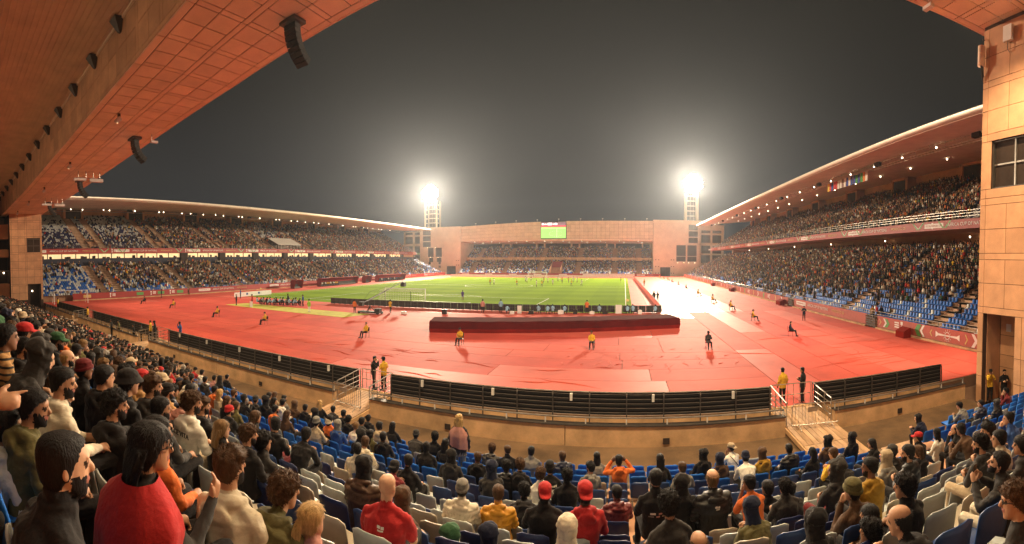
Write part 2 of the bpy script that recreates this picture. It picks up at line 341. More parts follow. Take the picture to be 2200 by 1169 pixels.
# ================================================================= perimeter boards round the pitch
def board_run(name, label, a, b, h, n, back_mat, front_mat, group=None, rib=True):
    """LED boards from a to b: each panel is a part, dark ribbed backs to the left of the direction a->b"""
    A, B = Vector((*a, 0)), Vector((*b, 0)); d = (B - A) / n; u = d.normalized(); nrm = Vector((-u.y, u.x, 0))
    r = empty(name, tuple(A)); tag(r, label, 'advertising board', group); me = None
    m = MB(); L = d.length - .03
    def P(s_, t, z): q = u * s_ + nrm * t; return (q.x, q.y, z)
    def bx(s0, s1, t0, t1, z0, z1, mi): m.hexa([P(s0, t0, z0), P(s1, t0, z0), P(s1, t1, z0), P(s0, t1, z0), P(s0, t0, z1), P(s1, t0, z1), P(s1, t1, z1), P(s0, t1, z1)], mi)
    bx(.015, L, 0, .06, .06, h, 0); bx(.015, L, -.02, 0, .08, h - .02, 1)
    if rib:
        for k in range(4): bx(.06 + k * L / 4, .12 + k * L / 4, .06, .12, .06, h - .03, 2)
        for k in range(3): bx(.015, L, .06, .10, .1 + k * (h - .2) / 2, .16 + k * (h - .2) / 2, 2)
        bx(.1, .16, .06, .45, 0, .06, 2)
    me = m.mesh('panel', [M[back_mat], M[front_mat], M['steel_dark']])
    for i in range(n):
        o = link('panel', me, r); q = d * i; o.location = (q.x, q.y, 0)
    return r
board_run('perimeter_board', 'row of black LED boards, seen from behind, along the near goal line', (4.95, 58.0), (-44.5, 55.6), .98, 48, 'black_plastic', 'white_board')
board_run('perimeter_board', 'row of LED boards seen edge on along the right touchline', (3.6, 166), (4.95, 58.2), .98, 106, 'steel_dark', 'red_mat_pale')
board_run('perimeter_board', 'pale grey boards standing behind the far goal line', (-72, 171.0), (3.4, 171.4), 1.0, 74, 'white_board', 'white_board', rib=False)
# long low covered hurdle in front of the goal line boards
r = empty('covered_barrier', (-6, 41, 0)); tag(r, 'long dark red cloth-covered block lying on the red track', 'covered block')
A_, B_ = Vector((-18.1, 37.6, 0)), Vector((5.75, 44.6, 0)); u = (B_ - A_).normalized(); nr = Vector((-u.y, u.x, 0)); L = (B_ - A_).length
m = MB(); n = 26
prof = [(0.0, 0.0), (-.25, .42), (-.12, 1.02), (.15, 1.12), (3.3, 1.12), (3.45, .9), (3.5, 0)]
rings = []
for i in range(n + 1):
    t = i / n; ins = .25 if i in (0, n) else 0
    rings.append([tuple(A_ + u * (L * t) + nr * (a + .05 * math.sin(i * 1.7 + k)) + Vector((0, 0, max(0, b * (1 - .04 * abs(math.sin(i * 2.3 + k))))))) for k, (a, b) in enumerate(prof)])
vs_ = [q for rg in rings for q in rg]; K = len(prof)
low = [(i * K, (i + 1) * K, (i + 1) * K + 1, i * K + 1) for i in range(n)]
up = [(i * K + k, (i + 1) * K + k, (i + 1) * K + k + 1, i * K + k + 1) for i in range(n) for k in range(1, K - 1)]
m.add(vs_, up); m.f.append(tuple(range(K))); m.f.append(tuple(n * K + k for k in range(K - 1, -1, -1))); m.m += [0, 0]
m.build('cover', M['velvet'], r); m = MB(); m.add(vs_, low); m.build('skirt', M['velvet_top'], r)
# yellow-green warm-up mat
m = MB(); m.hexa([(-57, 43.6, -.01), (-32.2, 42.6, -.01), (-31.2, 47.0, -.01), (-56.2, 47.6, -.01), (-57, 43.6, .026), (-32.2, 42.6, .026), (-31.2, 47.0, .026), (-56.2, 47.6, .026)])
tag(m.build('turf_mat', M['grass_mat']), 'long yellow-green strip of artificial turf on the red track', 'turf mat')
wq = random.Random(3); WR = tuple((-4 + 1.15 * i + wq.uniform(-.2, .2), y0_ + wq.uniform(-.2, .2), wq.uniform(.9, 1.9), 1.35 + wq.uniform(-.35, .35)) for y0_ in (28.9, 31.2, 33.9) for i in range(11)) + tuple((wq.uniform(13, 23), wq.uniform(22, 38), wq.uniform(1.5, 4.5), .1 + wq.uniform(-.12, .12)) for i in range(20)) + tuple((wq.uniform(-30, 2), wq.uniform(20.5, 30), wq.uniform(1.0, 3.2), wq.uniform(-.5, .6)) for i in range(22))
for k, (x, y, l_, a) in enumerate(((-9.5, 27.2, 3.4, 2.85), (-14.5, 29.3, 2.6, .2), (-3.2, 24.2, 4.4, 2.75), (3.0, 27.8, 2.6, 1.35), (14.8, 26.6, 7.2, .22), (17.4, 29.0, 3.0, 1.25), (2.0, 31.0, 1.8, 1.4), (-1.0, 29.0, 2.0, 1.5), (5.4, 30.4, 2.1, 1.45), (9.4, 31.5, 4.6, 2.8), (19.5, 33.2, 5.0, .1), (21, 29.6, 5.6, .14), (-20, 26.2, 3.2, 2.9), (-12.2, 23.4, 3.8, 2.95), (.5, 22.6, 3.0, .15)) + WR):
    m = MB(); n = 9; w = .07; pts = []
    for i in range(n + 1):
        s_ = (i / n - .5) * l_; wob = .10 * math.sin(i * .9 + k); hh = .034 * math.sin(math.pi * i / n)
        pts.append((x + s_ * math.cos(a) - wob * math.sin(a), y + s_ * math.sin(a) + wob * math.cos(a), hh))
    ca, sa = math.cos(a + math.pi / 2), math.sin(a + math.pi / 2)
    vs_ = []
    for q in pts: vs_ += [(q[0] - w * ca, q[1] - w * sa, .004), (q[0], q[1], q[2] + .012), (q[0] + w * ca, q[1] + w * sa, .004)]
    m.add(vs_, [(3 * i + j, 3 * i + j + 1, 3 * i + j + 4, 3 * i + j + 3) for i in range(n) for j in (0, 1)])
    m.build('fold', M['red_mat'], rt, True)
# ================================================================= seat and crowd collectors (far ones become one mass each)
V_ = Vector
SEATS = []      # x, y, z, yaw, shade (0 blue, 1 white/grey, 2 deep navy)
CROWD = []      # x, y, z, yaw
def steps_prism(rows, tread, sgn, zb, back):
    """stepped section through a terrace: rows (pos, z), going outwards in sgn"""
    pr = []
    for i, (x, z) in enumerate(rows):
        x0 = x - sgn * tread * .5; x1 = x + sgn * tread * .5
        pr += [(x0, z), (x1, z)]
    return pr
AISLE_L_UP = [34.6, 39, 53.7, 58, 73, 77, 91.5, 95.5, 111, 115, 130, 134, 150, 154, 169, 173]
AISLE_L_LO = [33, 36.5, 50.5, 54, 69, 72.5, 87.5, 91, 106, 109.5, 125, 128.5, 144, 147.5, 163, 166.5]
AISLE_R_UP = [30, 51, 72, 92, 113, 133, 154, 174]
AISLE_R_LO = [27, 31.5, 49, 71, 92, 113, 133, 154, 174]
def aisle_steps(root, rows, y, sgn, tread, w=1.7):
    m = MB()
    for i, (x, z) in enumerate(rows):
        for k in range(2):
            xa = x - sgn * tread * .5 + sgn * tread * .5 * k; xb = xa + sgn * tread * .5
            zz = z + (.5 * (rows[1][1] - rows[0][1]) if k else 0) + .02
            m.box(min(xa, xb), y - w / 2, zz - .25, max(xa, xb), y + w / 2, zz)
    return m.build('stairway', M['stairs'], root)
def clear_of(y, al, w=1.0): return all(abs(y - a) > w for a in al)

def side_stand(sgn, name_label, lo, up, y0, y1, roof, band, al_lo, al_up, occ_lo, occ_up, tread=.8):
    xf = lo[0][0]
    root = empty('grandstand', (xf, (y0 + y1) / 2, 0)); tag(root, name_label, 'grandstand', 'grandstands round the pitch')
    # lower terrace
    pr = steps_prism(lo, tread, sgn, 0, 0); xe = pr[-1][0]
    m = MB(); m.prism([(pr[0][0], -.1)] + pr + [(xe, -.1)], 'y', y0, y1); m.build('lower_terrace', M['terrace'], root)
    pr = steps_prism(up, tread, sgn, 0, 0); xe2 = pr[-1][0]; ub = up[0][1]
    m = MB(); m.prism([(pr[0][0], ub - .35)] + pr + [(xe2, up[-1][1] - .6), (pr[0][0] + sgn * 2, ub - .6)], 'y', y0, y1); m.build('upper_terrace', M['terrace'], root)
    # back wall, end walls
    xb = xe2 + sgn * .2
    m = MB(); m.box(min(xb, xb + sgn * .5), y0, -.1, max(xb, xb + sgn * .5), y1, roof['back'] + .4); m.build('back_wall', M['render'], root)
    # recess behind the lower terrace
    xr = xe + sgn * 3.0
    m = MB(); m.box(min(xr, xr + sgn * .3), y0, lo[-1][1] - .2, max(xr, xr + sgn * .3), y1, ub + .3); m.build('concourse_wall', M['render'], root)
    m = MB(); m.box(min(xe, xr), y0, lo[-1][1] - .5, max(xe, xr), y1, lo[-1][1] - .25); m.build('concourse_floor', M['terrace'], root)
    # fascia band with its print
    bx, bz0, bz1 = band
    m = MB(); m.box(min(bx, bx + sgn * .25), y0, bz0, max(bx, bx + sgn * .25), y1, bz1); m.build('fascia_band', M['banner'], root)
    m = MB(); m.prism([(bx + sgn * .26, bz0 + .05), (bx + sgn * .26, bz1 - .1), (pr[0][0] + sgn * 2.1, ub - .62), (pr[0][0] + sgn * 8, ub - .75)], 'y', y0, y1); m.build('deck_soffit', M['render'], root)
    # railing above the band
    m = MB(); ny = int((y1 - y0) / 1.6)
    for zz in (.35, .7, 1.05): m.tube([(bx + sgn * .12, y0, bz1 + zz), (bx + sgn * .12, y1, bz1 + zz)], .03, 5)
    for k in range(ny + 1): yy = y0 + (y1 - y0) * k / ny; m.tube([(bx + sgn * .12, yy, bz1 - .05), (bx + sgn * .12, yy, bz1 + 1.05)], .03, 5)
    m.build('railing', M['steel'], root)
    # roof: nose, front soffit, catwalk, ceiling, top
    ex, ez, cx, cz, bk = roof['ex'], roof['ez'], roof['cx'], roof['cz'], roof['back']
    m = MB(); nose = [(ex + sgn * .5, ez + .05), (ex + sgn * .1, ez + .12), (ex, ez + .38), (ex + sgn * .12, ez + .66), (ex + sgn * .6, ez + .78)]
    m.prism(nose, 'y', y0 - 2, y1 + 1); m.build('roof_edge', M['stand_roof'], root, True)
    m = MB(); m.prism([(ex + sgn * .45, ez + .03), (cx, cz), (cx, cz + .5), (ex + sgn * .45, ez + .5)], 'y', y0 - 2, y1 + 1); m.build('front_soffit', M['stand_roof'], root)
    m = MB(); xb2 = xb + sgn * .5
    m.prism([(cx + sgn * .02, cz + .35), (xb2, bk), (xb2, bk + .8), (cx + sgn * .02, cz + .9)], 'y', y0 - 2, y1 + 1); m.build('ceiling', M['stand_roof'], root)
    m = MB(); m.prism([(ex + sgn * .3, ez + .80), (cx, cz + 1.0), (xb2 + sgn * 1, bk + .85), (xb2 + sgn * 1, bk + 1.25), (cx, cz + 1.4)], 'y', y0 - 2, y1 + 1); m.build('roof', M['stand_roof'], root)
    m = MB(); n = int((y1 - y0) / 3)
    for dz in (-.12, -.75): m.tube([(cx + sgn * .35, y0, cz + dz), (cx + sgn * .35, y1, cz + dz)], .045, 6)
    m.tube([(cx + sgn * 1.1, y0, cz - .75), (cx + sgn * 1.1, y1, cz - .75)], .045, 6)
    for k in range(n + 1):
        yy = y0 + (y1 - y0) * k / n; m.tube([(cx + sgn * .35, yy, cz + .4), (cx + sgn * .35, yy, cz - .75)], .03, 5); m.tube([(cx + sgn * .35, yy, cz - .75), (cx + sgn * 1.1, yy, cz - .75)], .03, 5)
    m.build('catwalk', M['steel'], root)
    me = lamp_mesh()
    for k in range(int((y1 - y0) / 7.5)):
        o = link('lamp', me, root); o.location = Vector((cx + sgn * .8, y0 + 4 + 7.5 * k, cz - .3)) - root.location
    for k in range(int((y1 - y0) / 9.5)):
        t = .52; o = link('lamp', me, root); o.location = Vector((cx + (xb2 - cx) * t, y0 + 6 + 9.5 * k, cz + (bk - cz) * t - .05)) - root.location
    for k in range(int((y1 - y0) / 22)):
        o = link('lamp', me, root); o.location = Vector((xr - sgn * 1.5, y0 + 6 + 22 * k, ub - 1.35)) - root.location
    # loudspeakers hung from the catwalk
    for k in range(8): m = MB(); yy = y0 + 18 + k * 21; m.box(min(cx, cx + sgn * .6), yy, cz - .6, max(cx, cx + sgn * .6), yy + 1.3, cz - .05); m.build('loudspeaker', M['black_plastic'], root)
    for y in al_lo: aisle_steps(root, lo, y, sgn, tread)
    for y in al_up: aisle_steps(root, up, y, sgn, tread)
    # stair heads at the back of the upper tier and vomitories
    for y in (al_up[::2] if len(al_up) > 10 else al_up):
        yy = y + (2.1 if len(al_up) > 10 else 1.4); m = MB(); xa = xb - sgn * 2.2
        zt = up[-1][1]
        for s_ in (-1, 1): m.box(min(xa, xb), yy + s_ * 2.6 - .35, zt - .3, max(xa, xb), yy + s_ * 2.6 + .35, zt + 2.5)
        m.box(min(xa, xb), yy - 2.95, zt + 2.1, max(xa, xb), yy + 2.95, zt + 2.75); m.build('stair_head', M['render'], root)
        m = MB(); m.box(min(xa, xb) + .3, yy - 2.2, zt - .3, max(xa, xb) - .2, yy + 2.2, zt + 2.05); m.build('doorway', M['dark'], root)
        xv = up[1][0]; m = MB()
        for s_ in (-1, 1): MB().prism([(xv - sgn * .3, up[0][1]), (xv + sgn * 3.4, up[0][1]), (xv + sgn * 3.4, up[4][1] + 1.0), (xv - sgn * .3, up[0][1] + .9)], 'y', yy + s_ * 1.15 - .1, yy + s_ * 1.15 + .1).build('vomitory_wall', M['terrace'], root)
        m = MB(); m.box(min(xv + sgn * 3.0, xv + sgn * 3.4), yy - 1.04, up[0][1], max(xv + sgn * 3.0, xv + sgn * 3.4), yy + 1.04, up[4][1] + .9); m.build('vomitory', M['dark'], root)
    # front railing of the lower tier
    m = MB(); xr2 = pr0 = lo[0][0] - sgn * .55
    for zz in (1.15, 1.45, 1.75): m.tube([(xr2, y0, zz), (xr2, y1, zz)], .028, 5)
    for k in range(ny + 1): yy = y0 + (y1 - y0) * k / ny; m.tube([(xr2, yy, 0), (xr2, yy, 1.75)], .028, 5)
    m.build('front_railing', M['steel'], root)
    # seats and spectators
    yaw = math.pi / 2 if sgn > 0 else -math.pi / 2       # facing the pitch
    for rows, al, occ, kind in ((lo, al_lo, occ_lo, 0), (up, al_up, occ_up, 1)):
        for i, (x, z) in enumerate(rows):
            y = y0 + .6
            while y < y1 - .4:
                if clear_of(y, al) and not (kind == 1 and 1 <= i <= 5 and any(abs(y - a - (2.1 if len(al) > 10 else 1.4)) < 1.4 for a in (al[::2] if len(al) > 10 else al))):
                    p = occ(i, len(rows), y); p *= 1.0 if p < .3 else min(1, max(.55, 1.02 + .9 * noise.noise(V_((x * .35, y * .16, kind * 9)))))
                    if random.random() < p: CROWD.append((x + random.uniform(-.06, .06) + sgn * .12, y + random.uniform(-.08, .08), z + random.uniform(-.05, .06) + (.35 if random.random() < .06 else 0), yaw + random.gauss(0, .25)))
                    else:
                        t = i / len(rows); wt = (.16 + .75 * t if kind else .42 + .30 * t) if sgn < 0 else (.62 if kind else .07 + .10 * t)
                        SEATS.append((x + sgn * .2, y, z, yaw, 1 if random.random() < wt else (2 if kind else 0)))
                y += .5
    return root

_lamp = {}
def lamp_mesh():
    if 'm' not in _lamp:
        bm = bmesh.new(); bmesh.ops.create_icosphere(bm, subdivisions=2, radius=.12); me = bpy.data.meshes.new('lamp'); bm.to_mesh(me); bm.free(); me.materials.append(M['lamp']); _lamp['m'] = me
    return _lamp['m']

R_LO = [(26.9 + .8 * k, .75 + .41 * k) for k in range(22)]
R_UP = [(38.7 + .8 * k, 12.6 + .48 * k) for k in range(21)]
L_LO = [(-82.9 - .8 * k, .7 + .37 * k) for k in range(17)]
L_UP = [(-98.5 - .8 * k, 10.7 + .42 * k) for k in range(24)]
def occ_rlo(i, n, y):
    if y < 44: lim = 9 - (y - 22) * .22          # empty front corner near the tower
    elif y < 80: lim = 4.2 - (y - 44) * .09
    else: lim = 1
    if i < lim - 1.5: return .03
    if i < lim + 2: return .45
    return .93 if y < 178 else .6
def occ_rup(i, n, y):
    if y < 40: return .28 if i < 13 else .75
    return .95 if y < 165 else .55
def occ_llo(i, n, y):
    if y < 33: return .05 + .6 * max(0, (i - 8) / 10)
    if y < 52: return .1 + .8 * min(1, i / 7)
    if y > 170: return .35
    return .93 if i > 1 else .5
def occ_lup(i, n, y):
    if y < 34: return .04
    if y < 54: return .18 if i < 9 else .07
    if 92 < y < 106: return .25
    if y < 74: return .8
    return .9 if y < 160 else .72
RS = side_stand(1, 'tall two-tier grandstand packed with spectators, its roof rising to the near tower', R_LO, R_UP, 17, 187, dict(ex=31, ez=22.1, cx=36.6, cz=22.7, back=25.0), (37.6, 11.55, 12.75), AISLE_R_LO, AISLE_R_UP, occ_rlo, occ_rup)
LS = side_stand(-1, 'long two-tier grandstand with blue and white seats, beyond the left end of the pitch', L_LO, L_UP, 10, 188, dict(ex=-90, ez=21.3, cx=-106, cz=21.65, back=22.7), (-97.4, 9.75, 10.95), AISLE_L_LO, AISLE_L_UP, occ_llo, occ_lup)
# hospitality boxes behind the lower tier of the left stand: navy wall, lit glass fronts, dark piers
xg = -96.6
m = MB(); m.box(xg - .2, 10, 6.2, xg, 188, 8.5); m.build('navy_wall', M['navy_wall'], LS)
y = 12.0; k = 0
while y < 172:
    w = 3.4 if k % 4 != 3 else 2.2
    if k % 4 == 3 and y > 55:
        m = MB(); m.box(xg - .1, y, 6.2, xg + .5, y + w - .15, 9.7); m.build('pier', M['dark'], LS)
    else:
        m = MB(); m.box(xg - .25, y, 8.52, xg - .12, y + w - .18, 9.6); w_ = m.build('window', M['lit_room'], LS)
        m = MB(); m.box(xg - .12, y + w - .18, 8.5, xg, y + w, 9.7); m.box(xg - .12, y, 8.5, xg - .04, y + w - .18, 8.58); m.build('mullion', M['dark'], LS)
        for q in range(2):
            yy = y + random.uniform(.3, w - 1.2); m = MB(); hh = random.uniform(.25, .7); m.box(xg - .115, yy, 8.58, xg - .06, yy + random.uniform(.3, .9), 8.58 + hh); m.build('shelf', M['dark'], LS)
    y += w; k += 1
# commentary booth on the left upper tier
cb = empty('press_booth', (-101, 99.5, 11)); tag(cb, 'glazed press booth with pale slanting roof on the upper tier of the left stand', 'booth')
m = MB(); m.prism([(-98.2, 10.9), (-98.2, 12.3), (-102.5, 14.5), (-102.5, 10.9)], 'y', 96.5, 106.5); m.build('shell', M['glass'], cb)
m = MB(); m.prism([(-97.8, 12.32), (-97.8, 12.42), (-102.7, 14.75), (-102.7, 14.6)], 'y', 96.2, 106.8); m.build('roof', M['white_board'], cb)
for yy in np.linspace(96.5, 106.4, 8): m = MB(); m.box(-98.18, yy, 10.9, -98.1, yy + .1, 12.3); m.build('mullion', M['steel'], cb)

# printed words on the fascia bands and front banners
TXT1 = text_mesh('lettering', 'AFRICA CUP OF NATIONS', .62, M['white']); TXT2 = text_mesh('lettering', 'MOROCCO 25', .55, M['gold_print']); TXT3 = text_mesh('lettering', 'TOTALENERGIES CAF', .34, M['banner'])
def place_flat(o, loc, face, root):
    """lay a text mesh on a plane facing the pitch: face = direction the print looks to"""
    z = Vector((0, 0, 1)); n = Vector(face).normalized(); x = z.cross(n); o.matrix_local = Matrix.Translation(Vector(loc) - root.location) @ Matrix((x, z, n)).transposed().to_4x4()
def chevron(root, y, x, face, z0, z1, sgn_, mat, dy=.5, w=.28):
    m = MB(); zc = (z0 + z1) / 2; n = face * .012
    for (za, zb) in ((z0, zc), (zc, z1)):
        ya, yb = (y, y + dy * sgn_) if za == z0 else (y + dy * sgn_, y)
        m.hexa([(x, ya, za), (x, ya + w, za), (x + n, ya + w, za), (x + n, ya, za), (x, yb, zb), (x, yb + w, zb), (x + n, yb + w, zb), (x + n, yb, zb)])
    return m.build('print', M[mat], root)
def vee(root, y, x, face, z0, z1, mat, w=.3):
    m = MB(); n = face * .014; zc = z0 + (z1 - z0) * .15
    for s_ in (-1, 1):
        m.hexa([(x, y, zc), (x, y + s_ * w, zc), (x + n, y + s_ * w, zc), (x + n, y, zc), (x, y + s_ * 1.0, z1), (x, y + s_ * (1.0 + w), z1), (x + n, y + s_ * (1 + w), z1), (x + n, y + s_ * 1.0, z1)])
    return m.build('print', M[mat], root)
def cup(root, y, x, face, zc, mat='white', s=1.0):
    m = MB(); n = face * .014
    m.hexa([(x, y - .12 * s, zc - .4 * s), (x, y + .12 * s, zc - .4 * s), (x + n, y + .12 * s, zc - .4 * s), (x + n, y - .12 * s, zc - .4 * s), (x, y - .05 * s, zc + .1 * s), (x, y + .05 * s, zc + .1 * s), (x + n, y + .05 * s, zc + .1 * s), (x + n, y - .05 * s, zc + .1 * s)])
    m.box(min(x, x + n), y - .16 * s, zc + .14 * s, max(x, x + n), y + .16 * s, zc + .42 * s)
    for q in range(3): m.box(min(x, x + n), y + .42 * s, zc - .2 * s + q * .2 * s, max(x, x + n), y + 1.1 * s, zc - .08 * s + q * .2 * s)
    return m.build('print', M[mat], root)
def words_on(root, x, face, y, zc, s=1.0, flip=1):
    o = link('lettering', TXT1, root); o.scale = (s, s, s); place_flat(o, (x + face * .02, y, zc), (face, 0, 0), root); o.scale = (s, s, s)
    o = link('lettering', TXT2, root); place_flat(o, (x + face * .02, y + flip * 6.6 * s, zc), (face, 0, 0), root); o.scale = (s, s, s)
    m = MB(); yy = y - flip * 6.4 * s; m.box(min(x, x + face * .012), yy - 1.9 * s, zc - .3 * s, max(x, x + face * .012), yy + 1.9 * s, zc + .3 * s); m.build('print', M['white'], root)
    o = link('lettering', TXT3, root); place_flat(o, (x + face * .02, yy, zc), (face, 0, 0), root); o.scale = (s, s, s)
for k in range(8):
    yb = 24 + k * 21
    words_on(RS, 37.6, -1, yb + 13.5, 12.15, 1.0, -1)
    vee(RS, yb + 2.2, 37.6, -1, 11.6, 12.7, 'green_print'); vee(RS, yb + 2.2, 37.6, -1, 11.75, 12.72, 'white', .14); cup(RS, yb - .8, 37.6, -1, 12.15); vee(RS, yb - 3.2, 37.6, -1, 11.6, 12.7, 'green_print')
    words_on(LS, -97.4, 1, yb + 4.5, 10.35, .95, 1)
    vee(LS, yb + 14.6, -97.4, 1, 9.8, 10.9, 'green_print'); vee(LS, yb + 14.6, -97.4, 1, 9.95, 10.92, 'white', .14); cup(LS, yb + 16.6, -97.4, 1, 10.35); vee(LS, yb + 19.4, -97.4, 1, 9.8, 10.9, 'green_print')
# flags hung from the right stand's catwalk
for k, (c1, c2, c3) in enumerate((('fy', 'fr', 'fb'), ('fr', 'fr', 'fw'), ('fw', 'fk', 'fw'), ('fb', 'fw', 'fb'), ('fb', 'fg', 'fb'), ('fg', 'fo', 'fw'))):
    cols = dict(fy=(.7, .5, .05), fr=(.5, .03, .03), fb=(.03, .06, .3), fw=(.7, .68, .62), fk=(.2, .12, .1), fg=(.05, .3, .08), fo=(.65, .2, .04))
    r = empty('hanging_flag', (37, 74 - k * 2.4, 20.4)); tag(r, '%s of six flags hanging in a row below the right stand roof' % ordinal(6 - k), 'flag', 'flags under the right roof')
    for q, c in enumerate((c1, c2, c3)):
        if c not in M: M[c] = material('flag_' + {'fy': 'yellow', 'fr': 'red', 'fb': 'blue', 'fw': 'white', 'fk': 'brown', 'fg': 'green', 'fo': 'orange'}[c], cols[c], rough=.8, noise_scale=1, noise_amt=.1)
        m = MB(); y_ = 74 - k * 2.4; m.box(37 + .03 * q, y_ - .7 * q - .7, 20.4, 37.02 + .03 * q, y_ - .7 * q, 21.9); m.build('stripe', M[c], r)

# front banners of the side stands
def banner_run(x, face, y0, y1, z0, z1, label, mat='banner'):
    r = empty('advertising_banner', (x, (y0 + y1) / 2, 0)); tag(r, label, 'banner', 'banners along the foot of the side stands')
    m = MB(); m.box(min(x, x - face * .08), y0, z0, max(x, x - face * .08), y1, z1); m.build('sheet', M[mat], r)
    m = MB(); m.box(min(x + face * .25, x - face * .3), y0, -.02, max(x + face * .25, x - face * .3), y1, z0 - .02); m.build('kerb', M['concrete'], r)
    return r
b1 = banner_run(25.75, -1, 18, 39.0, .2, 1.4, 'maroon banner with a drum print at the foot of the right stand by the tower', 'banner_pink')
chevron(b1, 37.6, 25.74, -1, .35, 1.25, -.8, 'white'); chevron(b1, 37.1, 25.74, -1, .35, 1.25, -.8, 'green_print', w=.45); chevron(b1, 38.5, 25.74, -1, .5, 1.1, -.6, 'gold_print', w=.15)
cup(b1, 34.6, 25.74, -1, .8, 'white', 1.1)
chevron(b1, 31.0, 25.74, -1, .25, 1.35, .8, 'white', w=.3); chevron(b1, 31.5, 25.74, -1, .25, 1.35, .8, 'green_print', w=.6); chevron(b1, 29.9, 25.74, -1, .5, 1.1, .5, 'gold_print', w=.14)
m = MB(); cy, cz = 27.9, .8
for k in range(24):
    t0, t1 = 2 * math.pi * k / 24, 2 * math.pi * (k + 1) / 24
    m.add([(25.725, cy + r_ * math.cos(t), cz + r_ * math.sin(t)) for r_, t in ((.27, t0), (.33, t0), (.33, t1), (.27, t1))], [(0, 1, 2, 3)])
    if k % 2 == 0: m.add([(25.725, cy + r_ * math.cos(t), cz + r_ * math.sin(t)) for r_, t in ((.38, t0), (.55, t0), (.55, t0 + .06), (.38, t0 + .09))], [(0, 1, 2, 3)])
for s_ in (-1, 1): m.add([(25.725, cy, cz - .05), (25.725, cy, cz + .05), (25.725, cy + s_ * 1.2, cz + .1), (25.725, cy + s_ * 1.55, cz + .27), (25.725, cy + s_ * 1.55, cz - .27), (25.725, cy + s_ * 1.2, cz - .1)], [(0, 1, 2, 3, 4, 5)])
m.build('drum_print', M['white'], b1)
chevron(b1, 25.6, 25.74, -1, .4, 1.2, -.5, 'gold_print', w=.14); chevron(b1, 24.6, 25.74, -1, .25, 1.35, -.8, 'white', w=.35)
b2 = banner_run(25.75, -1, 41.2, 62.5, .2, 1.4, 'maroon banner with white lettering under the right stand, between two gates', 'banner_pink')
words_on(b2, 25.74, -1, 54.0, .85, .9, -1)
b3 = banner_run(25.75, -1, 64.8, 187, .2, 1.3, 'long maroon banner running along the far half of the right stand', 'banner_pink')
for k in range(9):
    yb = 68 + k * 13; chevron(b3, yb, 25.74, -1, .3, 1.2, -.6, 'white'); chevron(b3, yb + 3, 25.74, -1, .3, 1.2, -.6, 'gold_print'); cup(b3, yb + 6, 25.74, -1, .75); chevron(b3, yb + 9, 25.74, -1, .3, 1.2, .6, 'green_print', w=.6)
b4 = banner_run(-81.7, 1, 25.5, 52, .2, 1.4, 'maroon banner with green and white print at the foot of the left stand')
for yb, c in ((28.5, 'gold_print'), (33.5, 'white'), (40.2, 'green_print'), (42.8, 'white'), (45.2, 'green_print'), (47.5, 'white'), (50, 'green_print')):
    if c == 'white': cup(b4, yb, -81.69, 1, .8)
    else: m = MB(); m.box(-81.69, yb - .8, .5, -81.67, yb + .8, 1.1); m.build('print', M[c], b4)
b5 = banner_run(-81.7, 1, 52.4, 187, .2, 1.4, 'long maroon banner along the far part of the left stand, behind the team benches')
for k in range(6): words_on(b5, -81.69, 1, 62 + k * 22, .85, .85, 1)
# gates in the front railing of the right stand
for i, yy in enumerate((40.1, 63.6)):
    r = empty('gate', (25.6, yy, 0)); tag(r, 'low steel gate in the right stand banner, %s the near tower' % ('closest to' if i == 0 else 'second from'), 'gate', 'gates at the foot of the right stand')
    m = MB(); m.tube([(25.6, yy - 1, .1), (25.6, yy - 1, 1.3), (25.6, yy + 1, 1.3), (25.6, yy + 1, .1)], .04, 6); m.build('frame', M['steel_dark'], r)
    for q in range(4): m = MB(); m.box(25.57, yy - .95, .2 + .26 * q, 25.6, yy + .95, .36 + .26 * q); m.build('bar', M['steel_dark'], r)
# boxes of red plastic along the right banner
for i, (yy, w) in enumerate(((32.6, 1.3), (65.5, 1.8), (98, 2.0), (120, 1.6))):
    m = MB(); m.prism([(24.5, .02), (24.5, .62), (25.2, .95), (25.35, .95), (25.35, .02)], 'y', yy, yy + w); m.box(24.7, yy + .1, -.0, 24.9, yy + .25, .1)
    tag(m.build('equipment_box', M['velvet_top']), 'red box beside the right stand banner, %s from the near tower' % ordinal(i + 1), 'box', 'red boxes along the right banner')

# ================================================================= far stand and its two corner blocks
fs = empty('grandstand', (PX, 190, 0)); tag(fs, 'covered grandstand across the far end with a video screen on its fascia', 'grandstand', 'grandstands round the pitch')
FL_, FR_ = -77.2, 12.9
F_LO = [(191.2 + .8 * k, .7 + .42 * k) for k in range(14)]; F_UP = [(203.6 + .8 * k, 7.9 + .42 * k) for k in range(13)]
pr = steps_prism(F_LO, .8, 1, 0, 0); m = MB(); m.prism([(pr[0][0], -.1)] + pr + [(pr[-1][0], -.1)], 'x', FL_ + .05, FR_ - .05); m.build('lower_terrace', M['terrace'], fs)
pr = steps_prism(F_UP, .8, 1, 0, 0); m = MB(); m.prism([(pr[0][0], 7.0)] + pr + [(pr[-1][0], 6.8)], 'x', FL_ + .05, FR_ - .05); m.build('upper_terrace', M['terrace'], fs)
m = MB(); m.box(FL_, 202.8, 6.75, FR_, 203.1, 8.3); m.build('fascia_band', M['concrete'], fs)
m = MB(); m.box(FL_, 214.4, 0, FR_, 215, 17); m.build('back_wall', M['dark'], fs)
m = MB()
for zz in (8.6, 8.9, 9.2): m.tube([(FL_, 203, zz), (FR_, 203, zz)], .04, 5)
m.build('railing', M['steel'], fs)
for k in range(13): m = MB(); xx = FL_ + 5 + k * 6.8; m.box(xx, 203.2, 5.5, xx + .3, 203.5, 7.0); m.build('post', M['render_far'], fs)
top = [(-99.5, 22.6), (-77.3, 23.1), (-52, 24.2), (-30, 24.7), (-9, 24.8), (12, 24.9), (28, 25.1)]
nC, nR = 46, 5
